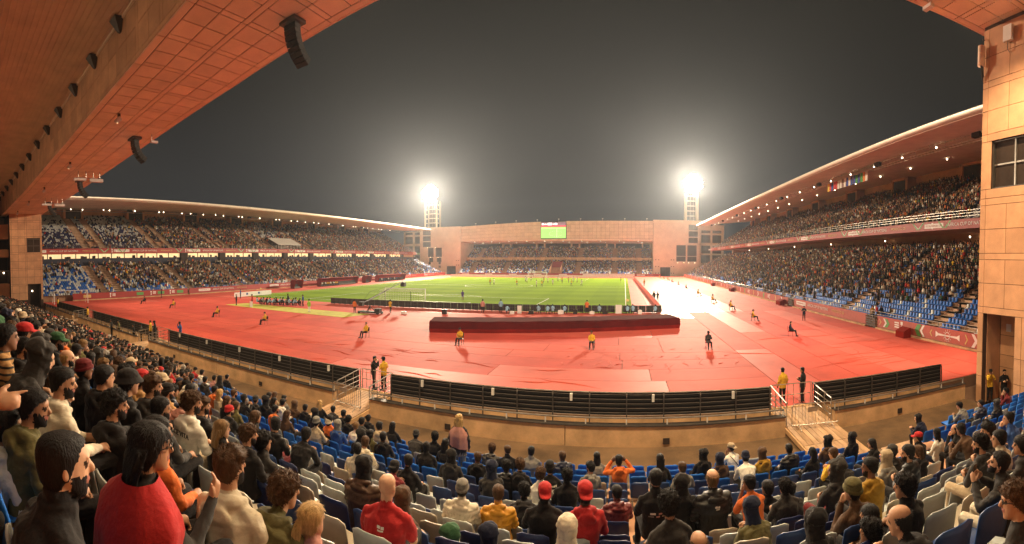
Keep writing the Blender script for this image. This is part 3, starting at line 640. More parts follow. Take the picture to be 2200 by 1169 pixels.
for i in range(nC):
    xa = FL_ + .1 + (FR_ - FL_ - .2) * i / nC; xb = FL_ + .1 + (FR_ - FL_ - .2) * (i + 1) / nC
    for j in range(nR):
        def zz(x, j): b_ = interp(x, [(-78, 15.75), (-40, 16.55), (13, 16.75)]); return b_ + (interp(x, top) - b_) * j / nR
        if -38.2 < (xa + xb) / 2 < -26.3 and j < nR: continue
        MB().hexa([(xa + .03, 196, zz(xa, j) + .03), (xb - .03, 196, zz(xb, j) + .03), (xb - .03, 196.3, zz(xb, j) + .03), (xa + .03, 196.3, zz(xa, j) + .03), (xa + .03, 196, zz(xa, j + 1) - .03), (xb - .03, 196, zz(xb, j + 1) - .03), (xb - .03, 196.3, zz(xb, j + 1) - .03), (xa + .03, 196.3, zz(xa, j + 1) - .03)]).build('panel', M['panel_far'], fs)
m = MB()
for i in range(12):
    xa = FL_ + (FR_ - FL_) * i / 12; xb = FL_ + (FR_ - FL_) * (i + 1) / 12
    m.hexa([(xa, 196.32, zz(xa, 0)), (xb, 196.32, zz(xb, 0)), (xb, 197, zz(xb, 0)), (xa, 197, zz(xa, 0)), (xa, 196.32, zz(xa, nR)), (xb, 196.32, zz(xb, nR)), (xb, 197, zz(xb, nR)), (xa, 197, zz(xa, nR))])
m.build('fascia', M['joint'], fs)
m = MB(); m.prism([(197, 16.0), (214.4, 15.2), (214.4, 15.8), (197, 16.6)], 'x', FL_, FR_); m.build('ceiling', M['stand_roof'], fs)
m = MB(); m.prism([(196.1, 24.0), (216, 25.4), (216, 26.0), (196.1, 24.4)], 'x', -30, FR_); m.build('roof', M['render_far'], fs)
me = lamp_mesh()
for k in range(10):
    for yy, zz_ in ((199, 15.7), (205.5, 15.4)):
        o = link('lamp', me, fs); o.location = Vector((FL_ + 6 + 8.6 * k + (2 if yy > 200 else 0), yy, zz_)) - fs.location
for k in range(5): m = MB(); xx = FL_ + 16 + 17.4 * k; m.box(xx, 212.4, 12.9, xx + .7, 214.3, 15.1); m.box(xx + 4, 212.4, 12.9, xx + 4.7, 214.3, 15.1); m.box(xx, 212.4, 15.1, xx + 4.7, 214.3, 15.75); m.build('stair_head', M['render_far'], fs)
AF = [-70.5, -54.5, -38.5, -21.0, -4.5, 6.5]
for xx in AF:
    for rows in (F_LO, F_UP):
        m = MB()
        for (yy, z) in rows: m.box(xx - .8, yy - .4, z - .2, xx + .8, yy + .4, z + .06)
        m.build('stairway', M['stairs'], fs)
for rows, kind in ((F_LO, 0), (F_UP, 1)):
    for i, (yy, z) in enumerate(rows):
        x = FL_ + .8
        while x < FR_ - .6:
            if clear_of(x, AF, 1.1) and not (kind == 0 and abs(x + 30.8) < 2.9 and i < 11):
                pz = (.45 + .05 * i if i < 6 else .88) if kind == 0 else .85
                if x < -72: pz *= .5
                if random.random() < pz: CROWD.append((x + random.uniform(-.08, .08), yy + .1, z + random.uniform(-.05, .06), math.pi + random.gauss(0, .25)))
                else: SEATS.append((x, yy + .2, z, math.pi, 1 if random.random() < .5 else 0))
            x += .5
# players' tunnel of the far stand
for a in (-33.4, -28.5): MB().prism([(191.0, .1), (191.0, 2.6), (199.5, 6.6), (199.5, .1)], 'x', a, a + .3).build('tunnel_wall', M['terrace'], fs)
m = MB(); m.box(-33.08, 196.2, .1, -28.52, 196.5, 3.0); m.build('tunnel', M['dark'], fs)
m = MB(); m.hexa([(-33.08, 196.2, 3.02), (-28.52, 196.2, 3.02), (-28.52, 196.4, 3.02), (-33.08, 196.4, 3.02), (-33.08, 199.2, 6.3), (-28.52, 199.2, 6.3), (-28.52, 199.4, 6.3), (-33.08, 199.4, 6.3)]); m.build('tunnel_canopy', M['banner'], fs)
bf = empty('advertising_banner', (PX, 189.8, 0)); tag(bf, 'red and white boards along the foot of the far stand', 'banner')
xx = FL_ + 2
k = 0
while xx < FR_ - 2:
    m = MB(); m.box(xx, 189.8, .1, xx + 5.6, 189.9, 1.2); m.build('sheet', M['banner' if (k < 10 or k > 13) else 'white_board'], bf)
    if k % 2 == 0: m = MB(); m.box(xx + .8, 189.78, .4, xx + 4.4, 189.8, .85); m.build('print', M['white'], bf)
    xx += 5.7; k += 1
# video screen
vsn = empty('video_screen', (-32.2, 195.7, 16.7)); tag(vsn, 'lit video screen showing the green pitch, mounted on the far stand fascia', 'screen')
def emis(name, c, s_): return material(name, c, rough=.5, emit=c, strength=s_, noise_scale=.5, noise_amt=.08)
m = MB(); m.box(-38.1, 195.75, 16.85, -26.4, 196.6, 24.2); m.build('housing', M['black_plastic'], vsn)
M['scr_g'] = emis('screen_green', (.20, .48, .10), 1.15); M['scr_r'] = emis('screen_red', (.6, .03, .06), 1.0); M['scr_w'] = emis('screen_white', (.9, .85, .8), 1.2); M['scr_d'] = emis('screen_crowd', (.18, .1, .12), .8); M['scr_l'] = emis('screen_line', (.5, .75, .4), 1.2)
m = MB(); m.box(-37.95, 195.70, 16.95, -26.55, 195.75, 22.0); m.build('picture', M['scr_g'], vsn)
m = MB(); m.box(-37.95, 195.70, 22.0, -26.55, 195.75, 22.75); m.build('banner_strip', M['scr_r'], vsn)
m = MB(); m.box(-37.95, 195.70, 22.75, -26.55, 195.75, 24.1); m.build('crowd_picture', M['scr_d'], vsn)
m = MB()
for a, b, c, d in ((-37.6, 23.0, -36.7, 23.7), (-36.4, 23.1, -35.4, 23.5), (-34.9, 22.9, -33.0, 23.9), (-32.6, 23.1, -32.0, 23.5), (-31.7, 23.0, -30.5, 23.8)): m.box(a, 195.66, b, c, 195.70, d)
m.build('score', M['scr_w'], vsn)
m = MB(); m.box(-30.7, 195.66, 17.0, -30.6, 195.70, 21.3); m.box(-37.9, 195.66, 21.3, -26.6, 195.70, 21.38)
for t in np.linspace(math.pi * .2, math.pi * 1.8, 18): m.box(-31 + 3.2 * math.cos(t) - .1, 195.66, 19 + 1.2 * math.sin(t) - .05, -31 + 3.2 * math.cos(t) + .1, 195.70, 19 + 1.2 * math.sin(t) + .05)
m.build('pitch_lines', M['scr_l'], vsn)
# far corner blocks with windows, doors and floodlight masts
def win(root, x0, x1, z0, z1, y, nx=1, nz=1, lit=()):
    w = empty('window', (0, 0, 0)); w.parent = root; w.location = Vector((x0, y, z0)) - root.location
    def b(nm, mat, *a): o = link(nm, MB().box(*a).mesh(nm, M[mat]), w); o.location = Vector((-x0, -y, -z0)); return o
    b('frame', 'steel_dark', x0, y - .06, z0, x1, y - .02, z1)
    for i in range(nx):
        for j in range(nz): b('pane', 'glass', x0 + (x1 - x0) * i / nx + .08, y - .10, z0 + (z1 - z0) * j / nz + .08, x0 + (x1 - x0) * (i + 1) / nx - .08, y - .06, z0 + (z1 - z0) * (j + 1) / nz - .08)
def wall_lamp(root, x, y, z):
    o = link('lamp', lamp_mesh(), root); o.location = Vector((x, y, z)) - root.location; o.scale = (.8, .8, .8)
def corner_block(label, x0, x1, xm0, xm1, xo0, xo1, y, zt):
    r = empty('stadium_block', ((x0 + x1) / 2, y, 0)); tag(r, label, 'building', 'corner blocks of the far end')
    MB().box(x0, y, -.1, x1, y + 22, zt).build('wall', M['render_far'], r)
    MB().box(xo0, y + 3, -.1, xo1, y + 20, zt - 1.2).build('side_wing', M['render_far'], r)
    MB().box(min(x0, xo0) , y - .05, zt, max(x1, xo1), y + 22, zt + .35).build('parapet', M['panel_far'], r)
    return r
bl = corner_block('ochre corner block with tall windows at the left of the far stand', -99.2, FL_ - .02, -98.7, -91.4, -110, -99.25, 195.5, 22.9)
br = corner_block('ochre corner block with tall windows at the right of the far stand', FR_ + .02, 34, 28, 33.8, 34.05, 46, 195.5, 25.0)
for (a, b_) in ((-94.6, -91.6), (-90.4, -87.1)):
    win(bl, a, b_, 8.6, 13.1, 195.5, 1, 1); win(bl, a + .6, b_ - .3, 6.1, 8.3, 195.5, 2, 1); wall_lamp(bl, a - .2, 195.2, 13.2); wall_lamp(bl, a + 1.4, 195.2, 8.4)
for z in (3.2, 4.9): win(bl, -94.4, -93.2, z, z + 1.2, 195.5); win(bl, -88.9, -87.7, z, z + 1.2, 195.5)
for (a, b_) in ((23.4, 27.6), (28.4, 32.6)):
    win(br, a, b_, 9.2, 14.1, 195.5, 1, 1); win(br, a, b_, 6.75, 9.0, 195.5, 2, 1); wall_lamp(br, a + .6, 195.2, 6.2); wall_lamp(br, a + 3.4, 195.2, 6.2)
for r_, xs_ in ((bl, (-109, -103.5)), (br, (35.3, 40.5))):
    for xa in xs_:
        for z in (6.2, 10.6, 15.5): win(r_, xa, xa + 4.2, z, z + 3.6, 198.5, 2, 2)
        win(r_, xa, xa + 4.2, 20.0, 21.2, 198.5, 4, 1)
for r_, a in ((bl, -84.4), (br, 16.1)):
    MB().box(a, 195.42, -.05, a + 4.6, 195.48, 4.1).build('door', M['steel_dark'], r_); MB().box(a + .2, 195.38, 0, a + 2.25, 195.42, 3.9).build('door_leaf', M['dark'], r_); MB().box(a + 2.35, 195.38, 0, a + 4.4, 195.42, 3.9).build('door_leaf', M['dark'], r_)
for xa in (13.9, 15.2, 20.9, 22): 
    for z in (1.2, 4.2, 7.2): MB().box(xa, 195.44, z, xa + .4, 195.48, z + .4).build('vent', M['dark'], br)
for xa in (-79.5, -78.5):
    for z in (4.4, 6.6): MB().box(xa, 195.44, z, xa + .4, 195.48, z + .4).build('vent', M['dark'], bl)
# inner cheek walls of the far stand with windows
def flood_tower(label, x0, x1, y, z0, zt, hc):
    r = empty('floodlight_tower', ((x0 + x1) / 2, y, z0)); tag(r, label, 'floodlight tower', 'floodlight towers behind the far stand')
    w = x1 - x0
    m = MB()
    for xx in (x0, x1 - .7):
        for yy in (y, y + 4.3): MB().box(xx, yy, z0, xx + .7, yy + .7, zt).build('post', M['render_far'], r)
    z = z0 + 1.5; k = 0
    while z < zt:
        for a in ((x0 + .72, y + .1, z, x1 - .72, y + .4, z + .25), (x0 + .1, y + .72, z, x0 + .4, y + 4.28, z + .25), (x1 - .4, y + .72, z, x1 - .1, y + 4.28, z + .25)): MB().box(*a).build('crossbeam', M['render_far'], r)
        for q in (.36, .64): MB().box(x0 + w * q, y + .42, z + .3, x0 + w * q + .12, y + .5, z + 2.1).build('strut', M['steel'], r)
        z += 2.3; k += 1
    m = MB(); m.box(x0 + w * .3, y + 1.2, z0, x0 + w * .7, y + 3.4, zt); m.build('lift_shaft', M['glass'], r)
    # lamp head: a tilted rack of lamps
    hx, hy, hz = hc
    m = MB(); m.prism([(hx + 4.6 * math.cos(q * math.pi / 8), hz + 4.4 * math.sin(q * math.pi / 8)) for q in range(16)], 'y', hy + .4, hy + .7); m.build('lamp_rack', M['steel_dark'], r)
    bm = bmesh.new(); bmesh.ops.create_uvsphere(bm, u_segments=12, v_segments=8, radius=.52); me = bpy.data.meshes.new('floodlamp'); bm.to_mesh(me); bm.free(); me.materials.append(M['flood'])
    for i in range(7):
        for j in range(7):
            if math.hypot(i - 3, j - 3) > 3.3: continue
            o = link('floodlamp', me, r); o.location = Vector((hx - 3.75 + 1.25 * i, hy, hz - 3.6 + 1.2 * j)) - r.location; o.scale = (1, .5, 1)
    return r
flood_tower('bright floodlight tower behind the left corner of the far stand', -98.6, -91.5, 199.5, 15, 37, FLOOD_L)
flood_tower('bright floodlight tower behind the right corner of the far stand', 27.9, 34.0, 199.5, 17, 39, FLOOD_R)
for r_, xa in ((bl, -97.4), (br, 28.9)):
    for k in range(3): win(r_, xa, xa + 4.2, 13.6 + k * 2.9 + (1.5 if r_ is br else 0), 16.1 + k * 2.9 + (1.5 if r_ is br else 0), 195.5, 2, 1)
# small antennas on the far roof
for k in range(9):
    xx = -70 + k * 10; m = MB(); z = interp(xx, top) + .3; m.tube([(xx, 197, z - .6), (xx, 197, z + .7)], .05, 5); m.box(xx - .3, 196.9, z + .5, xx + .3, 197.2, z + .9)
    tag(m.build('roof_beacon', M['steel']), 'small beacon on the far stand roof edge, %s from the left' % ordinal(k + 1), 'beacon', 'beacons on the far roof')
# ================================================================= the near stand the photograph is taken from
ROWS = [(12.69 - .74 * k, .19 + .217 * k) for k in range(9)] + [(6.07, 2.40), (5.4, 2.76), (4.75, 3.08), (4.1, 3.4), (3.4, 3.72), (2.7, 4.06), (2.0, 4.4), (1.25, 4.75), (.5, 5.08), (-.25, 5.42), (-1.0, 5.76), (-1.75, 6.1)]
NX0, NX1 = -69.9, 17.2
FLOOR = -.46
ns = empty('grandstand', (-25, 10, FLOOR)); tag(ns, 'concrete terrace of the near stand under the spectators in front', 'grandstand', 'grandstands round the pitch')
edges = [13.1] + [(ROWS[k][0] + ROWS[k + 1][0]) / 2 for k in range(len(ROWS) - 1)] + [ROWS[-1][0] - .5]
for k, (yy, z) in enumerate(ROWS):
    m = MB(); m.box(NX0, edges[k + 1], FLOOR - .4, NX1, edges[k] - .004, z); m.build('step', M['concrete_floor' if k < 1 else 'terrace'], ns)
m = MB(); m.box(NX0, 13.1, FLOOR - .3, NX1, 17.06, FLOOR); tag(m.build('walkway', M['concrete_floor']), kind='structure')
# walkway slab joints
BR = [(-13.5, -11.4), (6.75, 9.05), (-35.5, -33.3), (-55, -52.8)]       # bridges over the moat
def spans(x0, x1, gaps):
    out = []; x = x0
    for a, b in sorted(gaps):
        if a > x: out.append((x, a))
        x = b
    if x < x1: out.append((x, x1))
    return out
WT = .37
side_word = {0: 'left of the left bridge', 1: 'between the two bridges', 2: 'right of the right bridge'}
for i, (a, b) in enumerate(spans(NX0, NX1, BR)):
    where = ['beyond the farthest gangway', 'between the two far gangways', 'between the far gangway and the left gangway', 'between the left and right gangways', 'between the right gangway and the tower'][i]
    r = empty('parapet_wall', ((a + b) / 2, 17.2, FLOOR)); tag(r, 'stained concrete parapet wall with a handrail, ' + where, 'wall', 'parapet walls of the near walkway')
    L = b - a; n = max(1, round(L / 9.2))
    for k in range(n):
        xa = a + L * k / n + .015; xb = a + L * (k + 1) / n - .015
        m = MB(); m.box(xa, 17.06, FLOOR - .3, xb, 17.32, WT); m.build('wall_section', M['concrete'], r)
        m = MB(); xd = xa + (xb - xa) * .43; m.box(xd, 17.03, FLOOR + .12, xd + .26, 17.065, FLOOR + .36); m.build('drain', M['dark'], r)
    m = MB(); m.box(a, 17.02, WT, b, 17.36, WT + .045); m.build('coping', M['steel_dark'], r)
    m = MB(); m.tube([(a + .05, 17.19, WT + .3), (b - .05, 17.19, WT + .3)], .04, 8); m.build('rail', M['steel'], r)
    np_ = max(2, int(L / 1.6))
    for k in range(np_ + 1):
        xx = a + .1 + (L - .2) * k / np_; m = MB(); m.box(xx - .025, 17.165, WT + .045, xx + .025, 17.215, WT + .27); m.build('rail_post', M['white_board'], r)
    # moat back wall and black fence at the edge of the track
    r = empty('track_fence', ((a + b) / 2, 19.2, 0)); tag(r, 'black-sheeted steel fence along the track edge, ' + where, 'fence', 'fences between moat and track')
    m = MB(); m.box(a - .02, 19.18, .08, b + .02, 19.2, 1.08); m.build('sheet', M['black'], r)
    for q, z in enumerate((.2, .4, .6, .8, 1.0)): m = MB(); m.tube([(a, 19.12, z), (b, 19.12, z)], .016, 6); m.build('rail', M['steel_dark'], r)
    m = MB(); m.tube([(a, 19.14, 1.1), (b, 19.14, 1.1)], .03, 7); m.build('rail', M['steel'], r)
    np_ = max(2, int(L / 1.55))
    for k in range(np_ + 1):
        xx = a + .03 + (L - .06) * k / np_; m = MB(); m.box(xx - .025, 19.02, -.28, xx + .025, 19.08, .95); m.hexa([(xx - .025, 19.02, .95), (xx + .025, 19.02, .95), (xx + .025, 19.08, .95), (xx - .025, 19.08, .95), (xx - .025, 19.11, 1.12), (xx + .025, 19.11, 1.12), (xx + .025, 19.17, 1.12), (xx - .025, 19.17, 1.12)]); m.build('post', M['steel_dark'], r)
    if i in (2, 3):
        for k in range(5): m = MB(); xx = a + L * (k + .5) / 5; m.box(xx - .05, 19.0, .72, xx + .06, 19.11, 1.04); m.build('cable_tie', M['white_board'], r)
m = MB(); m.box(NX0, 19.21, -1.6, NX1, 19.34, .04); tag(m.build('moat_wall', M['concrete']), kind='structure')
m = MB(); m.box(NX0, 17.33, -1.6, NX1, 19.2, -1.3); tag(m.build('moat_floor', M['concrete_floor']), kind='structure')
# bridges (gangways) with planks, railings and a crowd barrier
bn = {0: 'left', 1: 'right', 2: 'far left', 3: 'farthest left'}
for i, (a, b) in enumerate(BR):
    r = empty('gangway', ((a + b) / 2, 17, 0)); tag(r, 'timber gangway with steel railings over the moat, %s' % ('left of the long parapet' if i == 0 else 'nearest the right tower' if i == 1 else 'beyond the seated crowd' if i == 2 else 'farthest along the walkway'), 'gangway', 'gangways over the moat')
    yA, yB = 19.4, 13.12; zA, zB = .02, FLOOR + .2
    n = 9
    for k in range(n):
        xa = a + .06 + (b - a - .12) * k / n; xb = a + .06 + (b - a - .12) * (k + 1) / n - .02
        for (ya, yb) in ((yA, 17.1), (17.08, 15.3), (15.28, yB)):
            za = zA + (zB - zA) * (yA - ya) / (yA - yB); zb_ = zA + (zB - zA) * (yA - yb) / (yA - yB)
            MB().hexa([(xa, yb, zb_ - .05), (xb, yb, zb_ - .05), (xb, ya - .015, za - .05), (xa, ya - .015, za - .05), (xa, yb, zb_), (xb, yb, zb_), (xb, ya - .015, za), (xa, ya - .015, za)]).build('plank', M['wood'], r)
    for xx in (a, b - .06):
        MB().hexa([(xx, yB, zB - .2), (xx + .06, yB, zB - .2), (xx + .06, yA, zA - .25), (xx, yA, zA - .25), (xx, yB, zB - .02), (xx + .06, yB, zB - .02), (xx + .06, yA, zA - .06), (xx, yA, zA - .06)]).build('bearer', M['concrete'], r)
    for xx in (a + .08, b - .08):
        m = MB(); zr = lambda y, h: zA + (zB - zA) * (yA - y) / (yA - yB) + h
        m.tube([(xx, 19.25, zr(19.25, 0)), (xx, 19.25, zr(19.25, 1.1)), (xx, 17.2, zr(17.2, 1.0)), (xx, 17.2, zr(17.2, 0))], .032, 8)
        for h in (.25, .5, .75): m.tube([(xx, 19.25, zr(19.25, h)), (xx, 17.2, zr(17.2, h))], .02, 6)
        for yy in (18.6, 17.9): m.tube([(xx, yy, zr(yy, 0)), (xx, yy, zr(yy, 1.04))], .02, 6)
        m.build('handrail', M['steel'], r)
    m = MB(); m.tube([(a + .1, 19.42, .02), (a + .1, 19.42, 1.08), (b - .1, 19.42, 1.08), (b - .1, 19.42, .02)], .028, 8)
    for k in range(1, 7): xx = a + .1 + (b - a - .2) * k / 7; m.tube([(xx, 19.42, .1), (xx, 19.42, 1.08)], .012, 5)
    m.tube([(a + .1, 19.42, .55), (b - .1, 19.42, .55)], .02, 6); m.build('gate', M['steel'], r)
    # crowd-control barrier standing on the gangway
    if i < 2:
        q = empty('crowd_barrier', ((a + b) / 2, 16.6, -.1)); tag(q, 'steel crowd barrier standing across the %s gangway' % bn[i], 'barrier', 'crowd barriers at the gangways')
        yb = 16.75; z0 = zA + (zB - zA) * (yA - yb) / (yA - yB); m = MB()
        m.tube([(a + .15, yb, z0 + .2), (a + .15, yb, z0 + 1.0), (a + .25, yb, z0 + 1.1), (b - .2, yb - .25, z0 + 1.1), (b - .1, yb - .25, z0 + 1.0), (b - .1, yb - .25, z0 + .2), (a + .15, yb, z0 + .2)], .022, 7); m.build('frame', M['steel'], q)
        m = MB()
        for k in range(1, 14): t = k / 14; xx = a + .15 + (b - a - .25) * t; yy = yb - .25 * t; m.tube([(xx, yy, z0 + .2), (xx, yy, z0 + 1.09)], .009, 5)
        m.build('bars', M['steel'], q)
        for t in (.15, .85):
            xx = a + .15 + (b - a - .25) * t; yy = yb - .25 * t; m = MB(); m.tube([(xx, yy - .32, z0 + .02), (xx, yy, z0 + .22), (xx, yy + .32, z0 + .02)], .018, 6); m.build('foot', M['steel'], q)
        m = MB(); xx = (a + b) / 2; m.box(xx - .35, yb - .17, z0 + .75, xx + .1, yb - .15, z0 + .95); m.build('plate', M['steel'], q)
# timber steps climbing from the right gangway into the rows
r = empty('gangway_ramp', (9.6, 12.6, .2)); tag(r, 'pale plank landing leading from the right gangway to the rows', 'ramp')
for k in range(12):
    xa = 8.9 + .2 * k; MB().box(xa, 11.7, .20, xa + .185, 13.05, .235).build('plank', M['wood'], r)

# ================================================================= roof of the near stand
ZR = [(-95, 15.2), (-70, 15.6), (-51, 16.05), (-34, 16.9), (-21, 17.75), (-16, 18.25), (-11, 18.75), (0, 19.25), (12, 19.6), (17, 19.9), (30, 20.4)]
def zr(x): return interp(x, ZR)
YF, YI, FH = 17.0, 10.3, 3.2
nr_ = empty('stand_roof', (-25, YF, 17)); tag(nr_, 'panelled orange roof beam and ribbed sheet roof sweeping overhead of the near stand', 'roof')
def strip(name, prof, x0, x1, n, mat, parent, smooth=False):
    """loft a (y, dz) profile along X following the roof line"""
    m = MB(); K = len(prof); vs_ = []
    for i in range(n + 1):
        x = x0 + (x1 - x0) * i / n
        for (y, dz) in prof: vs_.append((x, y, zr(x) + dz))
    fs_ = [(i * K + k, (i + 1) * K + k, (i + 1) * K + (k + 1) % K, i * K + (k + 1) % K) for i in range(n) for k in range(K)]
    fs_ += [tuple(range(K - 1, -1, -1)), tuple(n * K + k for k in range(K))]
    m.add(vs_, fs_); return m.build(name, M[mat], parent, smooth)
RX0, RX1 = -92, 26
strip('beam_core', [(YF - .1, .05), (YF - .1, FH + .2), (YI + .1, FH + .2), (YI + .1, .05)], RX0, RX1, 48, 'joint', nr_)
strip('front_edge', [(YF, 0), (YF, 1.6), (YF - .08, 1.6), (YF - .08, .0)], RX0, RX1, 48, 'soffit', nr_)
strip('roof_slab', [(YI + .05, FH), (-16, FH + 3.2), (-16, FH + 3.6), (YI + .05, FH + .5)], RX0, RX1, 48, 'slab', nr_)
for k in range(46):
    y = YI - .28 - .36 * k; dz = FH + 3.2 * (YI + .05 - y) / (YI + .05 + 16)
    strip('sheet_rib', [(y, dz - .035), (y + .04, dz + .01), (y - .04, dz + .01)], RX0, -2 if k > 12 else 8, 20, 'slab', nr_)
def tile(y0, y1, x0, x1, mat='soffit', dz=0.0):
    g = .03; m = MB(); P = []
    for z in (dz - .005, dz + .04):
        for (x, y) in ((x0 + g, y0 + g), (x1 - g, y0 + g), (x1 - g, y1 - g), (x0 + g, y1 - g)): P.append((x, y, zr(x) + z))
    m.hexa(P).build('soffit_tile', M[mat], nr_)
rowsY = [(YF - .08 - .42, YF - .1), (YF - 1.9, YF - .5), (YF - 3.25, YF - 1.9), (YF - 3.6, YF - 3.25), (YF - 4.9, YF - 3.6), (YF - 6.2, YF - 4.9), (YI, YF - 6.2)]
x = RX1; k = 0
while x > RX0:
    vis = not (-13 < x < 10)
    if x > 19 or x < -71.5 or (-10 < x < 12):      # out of the picture: one wide tile per row
        w = 2.62
        if x > -10 and x < 12: x -= w; continue
        x -= w; continue
    for q, (ya, yb) in enumerate(rowsY):
        if q in (0, 3, 6): tile(ya, yb, x - 2.62, x)
        else:
            tile(ya, yb, x - 1.15, x); tile(ya, yb, x - 2.3, x - 1.15)
    x -= 2.62
# the double joints between tile pairs are closed by narrow strips
x = RX1
while x > RX0:
    if -71.5 <= x <= 19 and not (-10 < x < 12):
        for q in (1, 2, 4, 5): tile(rowsY[q][0], rowsY[q][1], x - 2.62, x - 2.3)
    x -= 2.62
# inner face of the beam: upright panels
def fpanel(x0, x1, d0, d1):
    g = .014; m = MB(); m.hexa([(x0 + g, YI, zr(x0) + d0 + g), (x1 - g, YI, zr(x1) + d0 + g), (x1 - g, YI + .06, zr(x1) + d0 + g), (x0 + g, YI + .06, zr(x0) + d0 + g), (x0 + g, YI, zr(x0) + d1 - g), (x1 - g, YI, zr(x1) + d1 - g), (x1 - g, YI + .06, zr(x1) + d1 - g), (x0 + g, YI + .06, zr(x0) + d1 - g)]); m.build('fascia_panel', M['render_panel'], nr_)
x = -13.0
while x > -72:
    fpanel(x - 1.15, x, .32, 1.75); fpanel(x - 2.3, x - 1.15, .32, 1.75); fpanel(x - 1.15, x, 1.75, 3.1); fpanel(x - 2.3, x - 1.15, 1.75, 3.1); fpanel(x - 2.62, x - 2.3, .32, 3.1); fpanel(x - 2.62, x, 0.045, .32)
    x -= 2.62
# gutter and hopper brackets where sheet roof meets the beam
strip('gutter', [(YI - .12, FH + .0), (YI - .02, FH + .02), (YI - .02, FH - .16), (YI - .12, FH - .12)], RX0, -10, 40, 'slab', nr_)
for k in range(16):
    x = -18.6 - 4.1 * k; z = zr(x) + FH
    m = MB(); m.hexa([(x - .1, YI - .15, z - .75), (x + .1, YI - .15, z - .75), (x + .1, YI - .02, z - .75), (x - .1, YI - .02, z - .75), (x - .4, YI - .55, z - .02), (x + .4, YI - .55, z - .02), (x + .4, YI - .02, z - .02), (x - .4, YI - .02, z - .02)]); m.build('hopper', M['steel_dark'], nr_)
# curved line-array loudspeakers under the beam
for i, (x, s_) in enumerate(((-14.4, 1.0), (-31.5, 1.0), (-45.5, 1.0), (-59, 1.0))):
    y = YF - 1.6; z = zr(x)
    r = empty('line_array', (x, y, z)); tag(r, 'curved black line-array loudspeaker hanging from the roof beam, %s' % ('the big one in front' if i == 0 else ordinal(i + 1) + ' along towards the left tower'), 'loudspeaker', 'loudspeakers under the roof beam')
    MB().box(x - .5, y - .5, z - .18, x + .5, y + .3, z - .008).build('bracket', M['steel_dark'], r)
    th = 0; cy, cz = y - .1, z - .2
    for k in range(8):
        a = math.radians(-2 + k * 8.5); d = Vector((0, math.sin(a), -math.cos(a))); nrm = Vector((0, math.cos(a), math.sin(a)))
        A = Vector((x, cy, cz)); B = A + d * .225; w0, w1 = .36, .36
        m = MB(); P = []
        for q, off in ((A, .0), (B, .0)):
            for (sx, t) in ((-w0, -.2), (w0, -.2), (w0 * .94, .2), (-w0 * .94, .2)): P.append(tuple(q + Vector((sx, 0, 0)) + nrm * t))
        P = P[4:] + P[:4]
        m.hexa(P); m.build('cabinet', M['black_plastic'], r)
        m = MB(); C1 = A.lerp(B, .1); C2 = A.lerp(B, .9); P = []
        for q in (C2, C1):
            for (sx, t) in ((-.31, .21), (.31, .21), (.31, .235), (-.31, .235)): P.append(tuple(q + Vector((sx, 0, 0)) + nrm * t))
        m.hexa(P); m.build('grille', M['steel_dark'], r)
        cy, cz = (A + d * .237).y, (A + d * .237).z
# twin-head cameras/lamps and pipe racks under the beam
def spot_x(px, py): d = ray(px, py); return d[0] * 12.2 / d[1]
for i, x in enumerate([13.5, 6.0, -2.0, -9.5] + [spot_x(*q) for q in ((255, 215), (150, 325), (95, 387), (62, 423), (38, 446))]):
    Y = 12.2; z = zr(x)
    r = empty('twin_spotlight', (x, Y, z)); tag(r, 'small twin-headed spotlight under the roof beam, %s counted from the front' % ordinal(i + 1), 'spotlight', 'twin spotlights under the roof beam')
    m = MB(); m.box(x - .08, Y - .08, z - .25, x + .08, Y + .08, z - .006); m.build('bracket', M['steel_dark'], r)
    for s_ in (-1, 1): m = MB(); m.tube([(x + .05 * s_, Y, z - .25), (x + .3 * s_, Y - .1, z - .5)], [.07, .17], 9); m.build('head', M['white_board'], r)
    l = bpy.data.lights.new('spotlight_beam', 'SPOT'); l.energy = SPOTW * (1 if x > -48 else .25 if x > -58 else .04); l.color = (1, .74, .42); l.spot_size = math.radians(140); l.spot_blend = .9; l.shadow_soft_size = .18
    lo_ = bpy.data.objects.new('spotlight_beam', l); COL.objects.link(lo_); lo_.location = (x, Y, z - .62); lo_.rotation_euler = (Vector((x, 13.5, 0)) - Vector((x, Y, z))).to_track_quat('-Z', 'Y').to_euler()
for i, (px, py) in enumerate(((190, 352), (115, 428))):
    d = ray(px, py); Y = 15.0; t = Y / d[1]; x = d[0] * t; z = zr(x)
    r = empty('antenna_rack', (x, Y, z)); tag(r, 'white equipment rack on steel pipes under the roof beam, %s' % ('the larger one' if i == 0 else 'close to the left tower'), 'rack', 'equipment racks under the roof beam')
    m = MB()
    for s_ in (-1.1, -.3, .5, 1.2): m.tube([(x, Y + s_, z - .006), (x, Y + s_, z - .7)], .03, 6)
    m.tube([(x, Y - 1.3, z - .7), (x, Y + 1.4, z - .75)], .035, 6); m.build('pipe', M['steel'], r)
    m = MB(); m.box(x - .15, Y - 1.6, z - 1.0, x + .15, Y - .3, z - .78); m.build('housing', M['white_board'], r)
    m = MB(); m.box(x - .2, Y + .1, z - 1.1, x + .2, Y + 1.5, z - .8); m.build('housing', M['white_board'], r)
